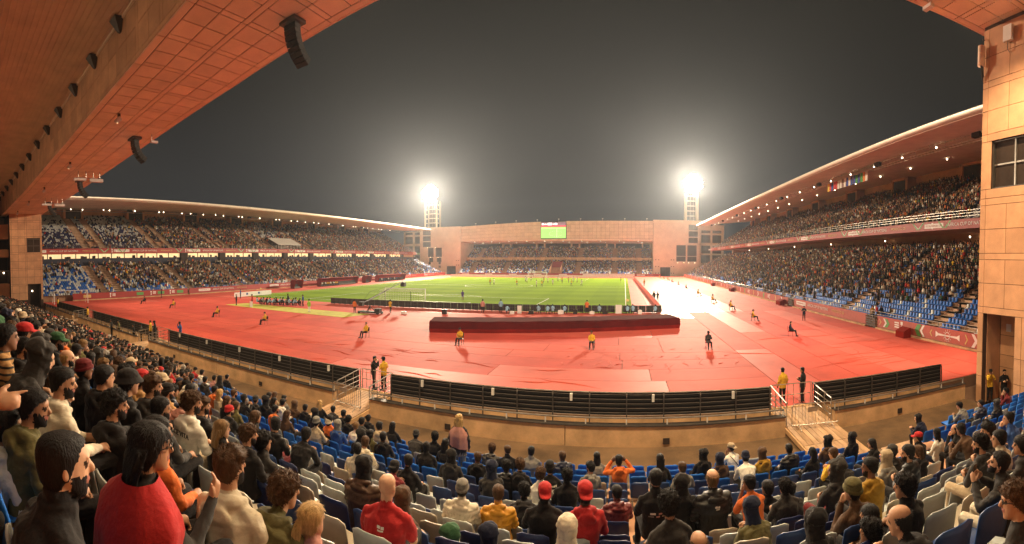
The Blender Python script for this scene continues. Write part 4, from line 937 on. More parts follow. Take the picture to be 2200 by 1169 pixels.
for i, (px, py) in enumerate(((326, 290), (2000, 33))):
    d = ray(px, py); Y = 16.2; t = Y / d[1]; x = d[0] * t; z = zr(x)
    r = empty('security_camera', (x, Y, z)); tag(r, 'small white camera hanging at the roof edge %s' % ('by the second loudspeaker' if i == 0 else 'above the right tower'), 'camera', 'cameras at the roof edge')
    m = MB(); m.tube([(x, Y, z - .006), (x, Y, z - .55 + .3 * i)], .02, 6); m.build('stem', M['steel'], r)
    m = MB(); m.box(x - .12, Y - .1, z - .68 + .3 * i, x + .12, Y + .5, z - .52 + .3 * i); m.build('body', M['white_board'], r)

# ================================================================= towers that carry the near roof
TX = 17.3
def tower_right():
    r = empty('stair_tower', (TX, 12, FLOOR)); tag(r, 'tall panelled ochre tower with a dark doorway at the right edge', 'tower', 'towers of the near stand')
    m = MB(); yF, yB = 16.35, 3.0; d0, d1 = 13.75, 15.95       # doorway in Y
    w0, w1 = 10.9, 15.62                                       # window in Y
    X0, X1 = TX + .04, TX + .34
    m.box(X0, yB, FLOOR - .3, X1, d0, 4.42); m.box(X0, d1, FLOOR - .3, X1, yF, 4.42)
    m.box(X0, yB, 4.42, X1, yF, 11.1); m.box(X0, yB, 11.1, X1, w0, 13.65); m.box(X0, w1, 11.1, X1, yF, 13.65); m.box(X0, yB, 13.65, X1, yF, 21)
    m.box(X0 + .3, yF - .3, FLOOR - .3, TX + 7, yF, 21); m.build('wall', M['joint'], r)
    # recess
    m = MB(); m.box(TX + 1.5, d0 - .6, FLOOR - .2, TX + 1.7, d1 + .1, 4.6); m.box(X1, d1, FLOOR - .2, TX + 1.5, d1 + .12, 4.6); m.box(X1, d0 - .72, FLOOR - .2, TX + 1.5, d0 - .6, 4.6); m.box(X1, d0 - .6, 4.42, TX + 1.5, d1, 4.6); m.build('recess', M['joint'], r)
    for (ya, yb) in ((d0 - .55, 14.75), (14.78, d1 - .03)):
        for (za, zb) in ((FLOOR, 1.3), (1.33, 2.0), (2.03, 3.1), (3.13, 4.4)): MB().box(TX + 1.46, ya, za, TX + 1.5, yb - .02, zb).build('panel', M['render_panel'], r)
    for (yy, z) in ((15.3, 3.35), (14.3, 3.4), (14.3, .95)): MB().box(TX + 1.42, yy - .17, z, TX + 1.455, yy + .17, z + .42).build('niche_light', M['white_board'], r)
    MB().box(X1, d1 - .03, FLOOR, TX + 1.45, d1 - .002, 4.4).build('panel', M['render_panel'], r)
    def pan(ya, yb, za, zb): MB().box(TX, ya + .014, za + .014, TX + .05, yb - .014, zb - .014).build('panel', M['render_panel'], r)
    cols = [(15.95, yF + .0)] + [(15.95 - 1.46 * (k + 1), 15.95 - 1.46 * k) for k in range(4)]
    zs = [(4.42, 4.78), (4.78, 6.05), (6.05, 7.32), (7.32, 7.66), (7.66, 8.95), (8.95, 10.24), (10.24, 10.6), (10.6, 11.1), (13.65, 14.05), (14.05, 15.3), (15.3, 16.55), (16.55, 16.9), (16.9, 18.2), (18.2, 19.7)]
    for (za, zb) in zs:
        if zb - za < .6: pan(cols[-1][0], cols[0][0], za, zb); pan(*cols[0], za, zb)
        else:
            for c in cols: pan(*c, za, zb)
    for (za, zb) in ((FLOOR, 1.0), (1.0, 2.3), (2.3, 4.42)):
        pan(*cols[0], za, zb)
        for c in ((13.3, d0), (11.9, 13.3)): pan(*c, za, zb)
    pan(w1, cols[0][1], 11.1, 13.65)
    # small bolt holes of the panels
    # window
    w = empty('window'); w.parent = r; w.location = Vector((TX, w0, 11.1)) - r.location
    def wb(nm, mat, *a): o = link(nm, MB().box(*a).mesh(nm, M[mat]), w); o.location = Vector((-TX, -w0, -11.1))
    ym = [w0 + .06, 12.5, 14.12, w1 - .06]
    for k in range(3):
        for (za, zb) in ((11.2, 12.33), (12.43, 13.57)): wb('pane', 'glass', TX + .26, ym[k] + .05, za, TX + .28, ym[k + 1] - .05, zb)
    for yy in ym[1:3]: wb('mullion', 'steel', TX + .18, yy - .045, 11.12, TX + .29, yy + .045, 13.63)
    wb('transom', 'steel', TX + .2, w0 + .03, 12.34, TX + .285, w1 - .03, 12.42)
    for a in ((w0, w0 + .07), (w1 - .07, w1)): wb('frame', 'steel_dark', TX + .12, a[0], 11.1, TX + .3, a[1], 13.65)
    for a in ((11.1, 11.18), (13.58, 13.65)): wb('frame', 'steel_dark', TX + .13, w0 + .07, a[0], TX + .295, w1 - .07, a[1])
    return r
tw = tower_right()
sp = empty('siren_horn', (TX - .3, 16.2, 18.6)); tag(sp, 'small brown cylinder with cables at the top corner of the right tower', 'loudspeaker')
m = MB(); m.tube([(TX - .28, 16.25, 17.7), (TX - .28, 16.25, 18.75)], .2, 12); m.build('body', M['slab'], sp, True)
m = MB()
for k in range(4): m.tube([(TX - .28 + .06 * (k - 1.5), 16.2, 17.7), (TX - .2 + .05 * k, 16.28, 17.2), (TX - .05, 16.32, 16.95 + .1 * k)], .025, 5)
m.tube([(TX - .28, 16.25, 18.75), (TX - .15, 16.3, 19.2), (TX, 16.3, 19.2)], .03, 5); m.build('cable', M['black_plastic'], sp)
ab = empty('access_antenna', (TX - .15, 14.4, 18.9)); tag(ab, 'pale flat antenna box near the top of the right tower', 'antenna')
m = MB(); m.box(TX - .3, 14.2, 18.5, TX - .12, 14.75, 19.3); m.build('body', M['white_board'], ab); m = MB(); m.tube([(TX - .2, 14.5, 18.5), (TX - .2, 14.5, 18.1), (TX, 14.5, 18.0)], .03, 6); m.build('cable', M['steel'], ab)

def tower_left():
    LX = -70.0
    r = empty('stair_tower', (LX, 14, FLOOR)); tag(r, 'panelled ochre tower carrying the roof beam at the left edge', 'tower', 'towers of the near stand')
    ya, yb = 11.35, 16.75; d0, d1 = 14.55, 16.3
    m = MB(); m.box(LX - 6, ya, -1, LX - .05, d0, 16); m.box(LX - 6, d1, -1, LX - .05, yb, 16); m.box(LX - 6, d0, 4.9, LX - .05, d1, 16); m.box(LX - 6, d0, -1, LX - 1.2, d1, 4.9); m.build('wall', M['joint'], r)
    def pan(a, b, za, zb): MB().box(LX - .05, a + .016, za + .016, LX, b - .016, zb - .016).build('panel', M['render_panel'], r)
    cols = [(ya, ya + .28), (ya + .28, 12.72), (12.72, 13.85), (13.85, 14.15), (14.15, 15.3), (15.3, 16.4), (16.4, yb)]
    z = 1.5; k = 0
    zs = []
    while z < 15.6:
        h = .26 if k % 3 == 2 else 1.17; zs.append((z, min(z + h, 15.62))); z += h; k += 1
    for (za, zb) in zs:
        for q, (a, b) in enumerate(cols):
            if q >= 4 and zb <= 5.0: 
                if q == 6: pan(a, b, za, zb)
                continue
            if q in (4, 5) and 9.4 < (za + zb) / 2 < 11.4: continue
            pan(a, b, za, zb)
    w = empty('window'); w.parent = r; w.location = Vector((LX, 14.2, 9.4)) - r.location
    def wb(nm, mat, *a): o = link(nm, MB().box(*a).mesh(nm, M[mat]), w); o.location = Vector((-LX, -14.2, -9.4))
    wb('frame', 'steel_dark', LX - .05, 14.18, 9.25, LX - .02, 16.4, 11.5)
    for (a, b) in ((14.28, 15.24), (15.34, 16.3)):
        for (za, zb) in ((9.35, 10.3), (10.42, 11.4)): wb('pane', 'glass', LX - .02, a, za, LX - .005, b, zb)
    m = MB(); m.box(LX - 1.19, d0, -1, LX - 1.15, d1, 4.9); m.build('doorway', M['dark'], r)
    o = link('lamp', lamp_mesh(), r); o.location = Vector((LX - 1.0, 15.1, 2.9)) - r.location
    o = link('lamp', lamp_mesh(), r); o.location = Vector((LX - .9, 15.4, 4.4)) - r.location; o.scale = (.5, .5, .5)
    return r
tl = tower_left()
sb = empty('side_building', (-74, 8, 0)); tag(sb, 'ochre wing with dark openings between the left tower and the picture edge', 'building')
m = MB(); m.box(-78, -4, -1, -71.2, 11.34, 4.2); m.box(-78, -4, 8.6, -71.2, 11.34, 9.9); m.box(-78, -4, 11.6, -71.2, 11.34, 14.0); m.box(-78, -4, 4.2, -73, 11.34, 14.0); m.build('wall', M['render'], sb)
for (za, zb) in ((4.25, 6.3), (6.4, 8.55), (9.95, 11.55)): m = MB(); m.box(-72.98, -3.9, za, -72.9, 11.3, zb); m.build('opening', M['dark'], sb)
m = MB(); m.box(-72.9, -4, 6.3, -71.3, 11.34, 6.4); m.build('ledge', M['steel'], sb)
o = link('lamp', lamp_mesh(), sb); o.location = Vector((-72.6, 10.6, 6.0)) - sb.location

# lamps under the near roof, of the kind seen under the other stands; they stand above and behind the camera
for k, x in enumerate((-58, -44, -31, -19, -8, 3, 13)):
    z = zr(x) + FH + 2.3; r = empty('roof_lamp', (x, -6, z)); tag(r, 'round lamp under the near roof behind the viewer, %s from the left tower' % ordinal(k + 1), 'lamp', 'lamps under the near roof')
    o = link('bulb', lamp_mesh(), r); o.location = (0, 0, -.1)
    m = MB(); m.tube([(x, -6, z), (x, -6, z + .35)], [.26, .08], 12); m.build('housing', M['steel'], r)
    l = bpy.data.lights.new('roof_lamp_light', 'SPOT'); l.energy = LAMPW; l.color = (1, .78, .5); l.spot_size = math.radians(150); l.spot_blend = .8; l.shadow_soft_size = .35
    lo_ = bpy.data.objects.new('roof_lamp_light', l); COL.objects.link(lo_); lo_.location = (x, -6, z - .35); lo_.rotation_euler = (Vector((x * .8, 12, 2)) - Vector((x, -6, z))).to_track_quat('-Z', 'Y').to_euler()
# ================================================================= people
V3 = Vector
def ell_ring(c, u, v, n=14): return [c + u * math.cos(2 * math.pi * k / n) + v * math.sin(2 * math.pi * k / n) for k in range(n)]
class Body:
    def __init__(s): s.mb = MB(); s.prims = []
    def loft(s, rings):
        n = len(rings[0]); vs_ = [tuple(p) for r in rings for p in r]; fs_ = []
        for i in range(len(rings) - 1):
            for k in range(n): fs_.append((i * n + k, i * n + (k + 1) % n, (i + 1) * n + (k + 1) % n, (i + 1) * n + k))
        fs_ += [tuple(range(n - 1, -1, -1)), tuple((len(rings) - 1) * n + k for k in range(n))]
        s.mb.add(vs_, fs_)
    def limb(s, pts, rad, label, n=12, flat=None):
        """round tapering limb through pts; ball ends so limbs join"""
        pts = [V3(p) for p in pts]
        for i in range(len(pts) - 1):
            a, b = pts[i], pts[i + 1]; ra, rb = rad[i], rad[i + 1]; d = (b - a); L = d.length; d.normalize()
            u = d.cross(V3((0, 0, 1))); u = d.cross(V3((0, 1, 0))) if u.length < .15 else u; u.normalize(); v = u.cross(d)
            R = []
            for t in (-.95, -.7, -.35, 0): R.append((a + d * ra * t, ra * math.sqrt(max(.02, 1 - t * t))))
            for t in (.25, .5, .75): R.append((a + d * L * t, ra + (rb - ra) * t))
            for t in (0, .35, .7, .95): R.append((b + d * rb * t, rb * math.sqrt(max(.02, 1 - t * t))))
            s.loft([ell_ring(c, u * r, v * r, n) for c, r in R])
            s.prims.append((a, b, ra, rb, label if not isinstance(label, (list, tuple)) else label[i]))
    def ellipsoid(s, c, rx, ry, rz, label, rot=None, n=12, m_=8):
        c = V3(c); R = rot or Matrix.Identity(3); rings = []
        for j in range(m_ + 1):
            t = -math.pi / 2 + math.pi * j / m_; cr = max(.06, math.cos(t)); rings.append([c + R @ V3((rx * cr * math.cos(2 * math.pi * k / n), ry * cr * math.sin(2 * math.pi * k / n), rz * math.sin(t))) for k in range(n)])
        s.loft(rings); r = min(rx, ry, rz); ax = max(range(3), key=lambda q: (rx, ry, rz)[q]); e = V3((0, 0, 0)); e[ax] = max(0, (rx, ry, rz)[ax] - r)
        s.prims.append((c - R @ e, c + R @ e, r, r, label))
    def stack(s, rows, label, M4=None, n=16):
        """rows: (z, cx, cy, rx, ry)"""
        M4 = M4 or Matrix.Identity(4)
        s.loft([[M4 @ V3((cx + rx * math.cos(2 * math.pi * k / n), cy + ry * math.sin(2 * math.pi * k / n), z)) for k in range(n)] for z, cx, cy, rx, ry in rows])
        for (z0, c0, y0, a0, b0), (z1, c1, y1, a1, b1) in zip(rows[:-1], rows[1:]):
            r0, r1 = min(a0, b0), min(a1, b1)
            for sx in ((-1, 0, 1) if a0 > b0 * 1.15 else (0,)):
                s.prims.append((M4 @ V3((c0 + sx * max(0, a0 - r0), y0, z0)), M4 @ V3((c1 + sx * max(0, a1 - r1), y1, z1)), r0, r1, label))
    def hand(s, wrist, fwd, palm, k=1.0, curl=.5, point=False, side=1):
        """palm block, four unequal bent fingers and a thumb leaving the side of the palm"""
        w = V3(wrist); f = V3(fwd).normalized(); p = V3(palm).normalized(); p = (p - f * p.dot(f)).normalized(); x = f.cross(p) * side   # x towards the thumb
        s.limb([w, w + f * .045 * k, w + f * .085 * k], [.027 * k, .036 * k, .034 * k], 0, 10)
        for i, (off, L, r) in enumerate(((.030, .072, .0098), (.010, .080, .0102), (-.011, .075, .0098), (-.030, .060, .0088))):
            base = w + f * .085 * k + x * off * k; c = curl if not (point and i == 0) else .02
            a1 = c * 1.0; d1 = (f * math.cos(a1) + p * math.sin(a1)); a2 = c * 2.2; d2 = (f * math.cos(a2) + p * math.sin(a2)); a3 = c * 3.0; d3 = f * math.cos(a3) + p * math.sin(a3)
            q1 = base + d1 * L * .45 * k; q2 = q1 + d2 * L * .32 * k; q3 = q2 + d3 * L * .25 * k
            s.limb([base - f * .02 * k, base, q1, q2, q3], [r * 1.1 * k, r * 1.15 * k, r * k, r * .92 * k, r * .8 * k], 0, 8)
        tb = w + f * .028 * k + x * .026 * k; t1 = tb + (x * .75 + f * .65 + p * .25).normalized() * .042 * k; t2 = t1 + (x * .25 + f * .9 + p * .4).normalized() * .034 * k
        s.limb([tb, t1, t2], [.015 * k, .0125 * k, .010 * k], 0, 8)

POSES = {
 # pelvis, chest, neck base, head centre, elbow(+x), wrist(+x), knee, ankle, fwd of hand, palm
 'sit':      dict(pel=(0, .0, .53), ch=(0, -.02, .80), nb=(0, .02, 1.00), hd=(0, .055, 1.175), el=(.245, .06, .71), wr=(.135, .30, .635), kn=(.12, .46, .51), an=(.12, .44, .09), hf=(-.3, .9, -.15), hp=(0, 0, -1)),
 'lean':     dict(pel=(0, -.02, .53), ch=(0, .10, .78), nb=(0, .22, .95), hd=(0, .32, 1.09), el=(.20, .38, .60), wr=(.06, .52, .70), kn=(.17, .46, .51), an=(.16, .40, .09), hf=(-.6, .5, .5), hp=(-.6, -.2, -.3)),
 'cross':    dict(pel=(0, .0, .53), ch=(0, -.03, .80), nb=(0, .01, 1.00), hd=(0, .045, 1.175), el=(.235, .08, .72), wr=(-.02, .24, .77), kn=(.12, .46, .51), an=(.12, .46, .09), hf=(-1, .0, .1), hp=(0, -1, -.2)),
 'phone':    dict(pel=(0, .0, .53), ch=(0, -.0, .80), nb=(0, .06, 1.00), hd=(0, .115, 1.165), el=(.22, .20, .76), wr=(.07, .36, .90), kn=(.12, .46, .51), an=(.12, .44, .09), hf=(-.35, .5, .8), hp=(-.8, .1, .2)),
 'chin':     dict(pel=(0, .0, .53), ch=(0, .06, .79), nb=(0, .14, .97), hd=(0, .20, 1.135), el=(.20, .30, .66), wr=(.07, .33, .95), kn=(.14, .46, .51), an=(.13, .44, .09), hf=(-.35, -.1, .9), hp=(-.7, -.3, .1)),
 'cheer':    dict(pel=(0, .0, .53), ch=(0, -.02, .80), nb=(0, .02, 1.00), hd=(0, .055, 1.175), el=(.34, .10, .88), wr=(.18, .16, 1.10), kn=(.12, .46, .51), an=(.12, .44, .09), hf=(-.7, .2, .7), hp=(0, 1, 0)),
 'stand':    dict(pel=(0, 0, .95), ch=(0, -.01, 1.23), nb=(0, .0, 1.44), hd=(0, .035, 1.615), el=(.25, -.03, 1.13), wr=(.24, .08, .89), kn=(.10, .03, .50), an=(.11, .0, .09), hf=(-.1, .25, -1), hp=(-1, 0, 0)),
 'standx':   dict(pel=(0, 0, .95), ch=(0, -.02, 1.23), nb=(0, .0, 1.44), hd=(0, .035, 1.615), el=(.26, .02, 1.15), wr=(-.01, .23, 1.20), kn=(.10, .03, .50), an=(.12, .0, .09), hf=(-1, .05, .1), hp=(0, -1, -.2)),
 'standface':dict(pel=(0, 0, .95), ch=(0, -.02, 1.23), nb=(0, .02, 1.44), hd=(0, .07, 1.61), el=(.22, .20, 1.20), wr=(.08, .24, 1.45), kn=(.10, .03, .50), an=(.12, .0, .09), hf=(-.3, -.1, .95), hp=(-.5, -.8, 0)),
 'run':      dict(pel=(0, 0, .93), ch=(0, .04, 1.21), nb=(0, .08, 1.41), hd=(0, .12, 1.58), el=(.25, -.12, 1.14), wr=(.20, .10, 1.05), kn=(.10, .16, .52), an=(.10, -.10, .12), hf=(0, 1, .2), hp=(-1, 0, 0)),
 'chair':    dict(pel=(0, -.02, .53), ch=(0, -.06, .80), nb=(0, -.04, 1.00), hd=(0, .0, 1.175), el=(.22, .06, .70), wr=(.06, .26, .60), kn=(.11, .45, .50), an=(.13, .55, .09), hf=(-.6, .6, -.2), hp=(0, 0, -1)),
}
def make_body(name, pose, voxel=.0122, turn=0, tilt=0, female=False, girth=1.0, sleeve='long', collar='hood', puff=False, beard=False, shorts=False, dec=.55, asym=None, curl=.5, long_coat=False, right_arm=None, hair_cap=False):
    P = {k: V3(v) for k, v in POSES[pose].items()}; B = Body(); g_ = girth
    pel, ch, nb, hd = P['pel'], P['ch'], P['nb'], P['hd']
    sit = pel.z < .7
    sw = (.165 if female else .185); ax = .012 if puff else 0
    # torso as rings along the spine
    spine = [pel + V3((0, 0, -.10)), pel, pel.lerp(ch, .45), ch, ch.lerp(nb, .55), nb + V3((0, 0, -.03)), nb + V3((0, 0, .02))]
    wr_ = [(.15, .115), (.178 if female else .17, .13), (.145 if female else .16, .115), (.165 if female else .185, .125), (.175 if female else .20, .115), (.115, .085), (.07, .07)]
    if sit: wr_[0] = (.17, .13); wr_[1] = (.185, .14)
    else: spine[0] = pel + V3((0, 0, -.17)); wr_[0] = (.178, .125)
    rings = []
    for i, (c, (a, b)) in enumerate(zip(spine, wr_)):
        d = (spine[min(i + 1, 6)] - spine[max(i - 1, 0)]).normalized(); u = V3((1, 0, 0)); v = d.cross(u).normalized()
        a2, b2 = (a * g_ + (ax if i < 5 else 0)) , (b * g_ + (ax if i < 5 else 0))
        rings.append([c + u * a2 * (abs(math.cos(t)) ** .85 * (1 if math.cos(t) > 0 else -1)) + v * b2 * math.sin(t) for t in [2 * math.pi * k / 20 for k in range(20)]])
    B.loft(rings)
    for i in range(6):
        (a0, b0), (a1, b1) = wr_[i], wr_[i + 1]; lab = 1 if (not sit and i >= 0) or i >= 1 else 2
        if sit and i == 0: lab = 1
        for sx in (-1, -.5, 0, .5, 1): B.prims.append((spine[i] + V3((sx * max(0, a0 - b0) * g_, 0, 0)), spine[i + 1] + V3((sx * max(0, a1 - b1) * g_, 0, 0)), b0 * g_ + ax, b1 * g_ + ax, lab))
    # neck and head
    HM = Matrix.Translation(hd) @ Matrix.Rotation(turn, 4, 'Z') @ Matrix.Rotation(-tilt, 4, 'X')
    B.limb([nb + V3((0, 0, -.03)), hd + V3((0, -.025, -.07))], [.062, .056] if not female else [.054, .047], 0)
    hs = .96 if female else 1.0
    H = [(-.122, 0, .058, .022, .020), (-.108, 0, .052, .040, .036), (-.085, 0, .036, .053, .058), (-.05, 0, .014, .064, .080), (-.015, 0, .002, .070, .092), (.02, 0, -.003, .075, .098), (.055, 0, -.006, .0765, .0985), (.085, 0, -.010, .068, .088), (.106, 0, -.013, .050, .066), (.118, 0, -.014, .024, .032)]
    B.stack([(z * hs, x, y * hs, a * hs, b * hs) for z, x, y, a, b in H], 0, HM)
    R3 = HM.to_3x3()
    hp_ = lambda x, y, z: HM @ V3((x * hs, y * hs, z * hs))
    B.limb([hp_(0, .088, .022), hp_(0, .108, -.012), hp_(0, .112, -.026)], [.009, .0125, .014], 0, 8)         # nose
    B.limb([hp_(-.042, .082, .034), hp_(0, .096, .036), hp_(.042, .082, .034)], [.008, .0095, .008], 4 if False else 0, 8)     # brow ridge
    for sx in (-1, 1):
        B.ellipsoid(hp_(sx * .077, -.008, -.004), .009 * hs, .021 * hs, .032 * hs, 0, R3 @ Matrix.Rotation(sx * .35, 3, 'Z'))      # ears
        B.limb([hp_(sx * .021, .088, .016), hp_(sx * .043, .079, .015)], [.0065, .006], 4, 7)                        # eyes
        B.limb([hp_(sx * .018, .0935, .034), hp_(sx * .046, .084, .036)], [.0062, .005], 5, 7)                         # eyebrows
    B.limb([hp_(-.022, .088, -.058), hp_(0, .097, -.057), hp_(.022, .088, -.058)], [.007, .0085, .007], 6, 7)           # mouth
    B.limb([hp_(0, .070, -.100), hp_(0, .074, -.108)], [.022, .020], 5 if beard else 0, 8)                              # chin
    # collar or folded hood
    if collar == 'hood':
        n = 11
        for i in range(n):
            a = math.pi * (-.15 + 1.3 * i / (n - 1)) + math.pi; w = math.sin(math.pi * i / (n - 1))
            b_ = a + math.pi * 1.3 / (n - 1)
            c0 = nb + V3((.098 * math.cos(a), .005 + .098 * math.sin(a), .005 + .02 * w - .02 * (1 - w))); 
            a2 = math.pi * (-.15 + 1.3 * min(i + 1, n - 1) / (n - 1)) + math.pi; w2 = math.sin(math.pi * min(i + 1, n - 1) / (n - 1))
            c1 = nb + V3((.098 * math.cos(a2), .005 + .098 * math.sin(a2), .005 + .02 * w2 - .02 * (1 - w2)))
            if i < n - 1: B.limb([c0, c1], [.026 + .018 * w, .026 + .018 * w2], 1, 8)
        B.ellipsoid(nb + V3((0, -.125, -.045)), .115, .042, .085, 1, Matrix.Rotation(.25, 3, 'X'))
    elif collar == 'stand':
        B.stack([(nb.z - .045, nb.x, nb.y, .088, .086), (nb.z + .02, nb.x, nb.y + .004, .078, .078), (nb.z + .055, nb.x, nb.y + .008, .076, .078)], 1)
    else:
        B.stack([(nb.z - .05, nb.x, nb.y, .095, .088), (nb.z - .012, nb.x, nb.y, .074, .072)], 1)
    # arms
    for sx in (-1, 1):
        E, W, hf, hpv = P['el'].copy(), P['wr'].copy(), P['hf'].copy(), P['hp'].copy()
        if asym and sx < 0: Q = POSES[asym]; E, W, hf, hpv = V3(Q['el']), V3(Q['wr']), V3(Q['hf']), V3(Q['hp'])
        if right_arm and sx > 0: E, W, hf, hpv = [V3(q) for q in right_arm]
        for q in (E, W, hf, hpv): q.x *= sx
        if pose in ('cross', 'standx') and sx < 0: W = W + V3((0, .035, -.05))
        if pose == 'run' and sx < 0: E = V3((-.24, .10, 1.14)); W = V3((-.16, .30, 1.20))
        S = nb + V3((sx * (sw - .012) * g_, -.005, -.088)); k = 1 + (.20 if puff else 0); fe = .86 if female else 1
        B.limb([nb + V3((sx * .03, -.012, -.012)), nb + V3((sx * .10 * g_, -.012, -.05)), S + V3((0, -.004, -.004))], [.062, .060, .058], 1)
        if sleeve == 'long':
            B.limb([S, E], [.066 * k * fe, .052 * k * fe], 1); B.limb([E, W], [.054 * k * fe, .040 * k * fe], 1)
        else:
            Mid = S.lerp(E, .75); B.limb([S, Mid], [.066 * fe, .060 * fe], 1); B.limb([S.lerp(E, .6), E, W], [.046 * fe, .042 * fe, .028 * fe], 0)
        f = hf.normalized(); B.hand(W + f * .01, f, hpv, .98 * fe, curl if not (right_arm and sx > 0) else (.55 if name.endswith('pointer') else .30), point=bool(right_arm and sx > 0 and name.endswith('pointer')), side=(1 if sx > 0 else -1) * (-1 if hpv.z < -.5 else 1))
    # legs
    for sx in (-1, 1):
        K, A = P['kn'].copy(), P['an'].copy(); K.x *= sx; A.x *= sx
        if pose == 'run' and sx < 0: K = V3((-.10, .30, .60)); A = V3((-.10, .22, .16))
        Hj = pel + V3((sx * .09, .0, -.03)); fw = V3((0, 1, 0))
        lo_ = 0 if shorts else 2
        B.limb([Hj, K], [.096 * g_, .068], 2); B.limb([K, K.lerp(A, .4), A], [.064, .060 if not shorts else .056, .045 if not shorts else .040], [2 if not shorts else 0, lo_])
        B.limb([A + V3((0, -.04, -.045)), A + V3((sx * .008, .08, -.055)), A + V3((sx * .015, .16, -.062))], [.042, .043, .034], 3, 10)
    if long_coat and not sit: B.stack([(.72, 0, 0, .20, .15), (.85, 0, 0, .195, .145), (1.0, 0, 0, .18, .135)], 1)
    # one continuous skin
    me = B.mb.mesh(name); tmp = bpy.data.objects.new('tmp', me)
    md = tmp.modifiers.new('r', 'REMESH'); md.mode = 'VOXEL'; md.voxel_size = voxel; md.use_smooth_shade = True
    s2 = tmp.modifiers.new('s', 'SMOOTH'); s2.factor = .45; s2.iterations = 2
    if dec < 1: d2 = tmp.modifiers.new('d', 'DECIMATE'); d2.ratio = dec
    out = bpy.data.meshes.new_from_object(evaluated(tmp)); out.name = name
    bpy.data.objects.remove(tmp); bpy.data.meshes.remove(me)
    # regions: nearest limb decides skin, top, trousers, shoes
    nf = len(out.polygons); C = np.empty(nf * 3, np.float32); out.polygons.foreach_get('center', C); C = C.reshape(-1, 3)
    def lab_of(C):
        best = np.full(len(C), 1e9); lab = np.zeros(len(C), np.int32)
        for a, b, ra, rb, l in B.prims:
            a_, b_ = np.array(a), np.array(b); d = b_ - a_; L2 = max(1e-9, d @ d); t = np.clip(((C - a_) @ d) / L2, 0, 1); dist = np.linalg.norm(C - a_ - t[:, None] * d, axis=1) - (ra + (rb - ra) * t)
            if l in (4, 6): dist += .0022
            if l == 5: dist += .001
            m = dist < best; best[m] = dist[m]; lab[m] = l
        return lab
    lab = lab_of(C)
    Hi = np.array(HM.inverted()); loc = (C @ Hi[:3, :3].T) + Hi[:3, 3]
    if not sit:
        hem = pel.z - .165; m = ((lab == 2) | (lab == 1)) & (np.abs(C[:, 0]) < .215 * g_) & (C[:, 2] < pel.z + .1); lab[m & (C[:, 2] > hem)] = 1; lab[m & (C[:, 2] <= hem)] = 2
    if shorts:
        m = ((lab == 2) | (lab == 0)) & (C[:, 2] < pel.z - .2) & (np.abs(C[:, 0]) < .19); lab[m] = np.where(C[m, 2] > .56, 2, 0)
    if beard:
        m = (lab == 0) & (np.abs(loc[:, 0]) < .09) & (loc[:, 2] > -.135) & (loc[:, 2] < -.022 - .25 * np.clip(loc[:, 1] - .03, 0, 1)) & (loc[:, 1] > .012)
        lab[m] = 5
    out.polygons.foreach_set('material_index', lab); out.polygons.foreach_set('use_smooth', np.ones(nf, bool))
    # cloth folds
    nv = len(out.vertices); co = np.empty(nv * 3, np.float32); no = np.empty(nv * 3, np.float32); out.vertices.foreach_get('co', co); out.vertices.foreach_get('normal', no); co = co.reshape(-1, 3); no = no.reshape(-1, 3)
    vl = np.zeros(nv, np.int32); li = np.empty(len(out.loops), np.int32); out.loops.foreach_get('vertex_index', li); ls = np.empty(nf, np.int32); out.polygons.foreach_get('loop_total', ls)
    vl[li] = np.repeat(lab, ls)
    sd = hash(name) % 97
    w = np.sin((co[:, 2] + .5 * np.abs(co[:, 0]) + .25 * co[:, 1]) * 34 + 3.2 * np.sin(co[:, 0] * 11 + sd) + 2.0 * np.sin(co[:, 1] * 14 + co[:, 2] * 6)) * .0045 + np.sin((co[:, 2] - .8 * np.abs(co[:, 0])) * 61 + 4 * np.sin(co[:, 0] * 16 + co[:, 2] * 9 + sd)) * .0024 + np.sin(co[:, 1] * 70 + 3 * np.sin(co[:, 0] * 30)) * .0012
    if puff: w = np.abs(np.sin(co[:, 2] * math.pi / .085 + .6 * np.sin(co[:, 0] * 9))) * .020 - .010 + w * .5
    amp = np.where((vl == 1) | (vl == 2), 1.0, 0.0)
    co += no * (w * amp)[:, None]; out.vertices.foreach_set('co', co.ravel()); out.update()
    for _ in range(7): out.materials.append(None)
    return dict(mesh=out, HM=HM, top=(hd.z + .118), sit=sit)

# ---------------------------------------------------------------- hair and headgear, in head coordinates
SKZ = [-.122, -.108, -.085, -.05, -.015, .02, .055, .085, .106, .118, .1205]; SKX = [.022, .040, .056, .067, .0715, .075, .0765, .068, .050, .024, .006]; SKY = [.035, .050, .070, .088, .095, .098, .0985, .088, .066, .032, .008]; SKC = [.030, .026, .014, .004, -.001, -.003, -.006, -.010, -.013, -.014, -.014]
def shell(keep, thick=.012, disp=None, sub=4, sx=1, sy=1, sz=1, cz=0, solid=True):
    bm = bmesh.new(); bmesh.ops.create_icosphere(bm, subdivisions=sub, radius=1.0)
    for v in bm.verts:      # hug the skull: the same stack of ellipses the head is made of
        d = v.co.normalized(); z = d.z * .1205; rx, ry, cy = (float(np.interp(z, SKZ, q)) for q in (SKX, SKY, SKC)); h = math.hypot(d.x, d.y) or 1; f = min(1, h / .12)
        v.co = V3(((rx + thick * (.35 + .65 * h)) * d.x / h * f * sx, cy + (ry + thick * (.35 + .65 * h)) * d.y / h * f * sy, (z + thick * d.z) * sz + cz))
    bmesh.ops.delete(bm, geom=[f for f in bm.faces if not keep(f.calc_center_median())], context='FACES')
    if disp:
        bm.normal_update()
        for v in bm.verts: v.co += v.normal * disp(v.co)
    if solid:
        geom = bmesh.ops.solidify(bm, geom=bm.faces[:], thickness=.012)
    for f in bm.faces: f.smooth = True
    return bm
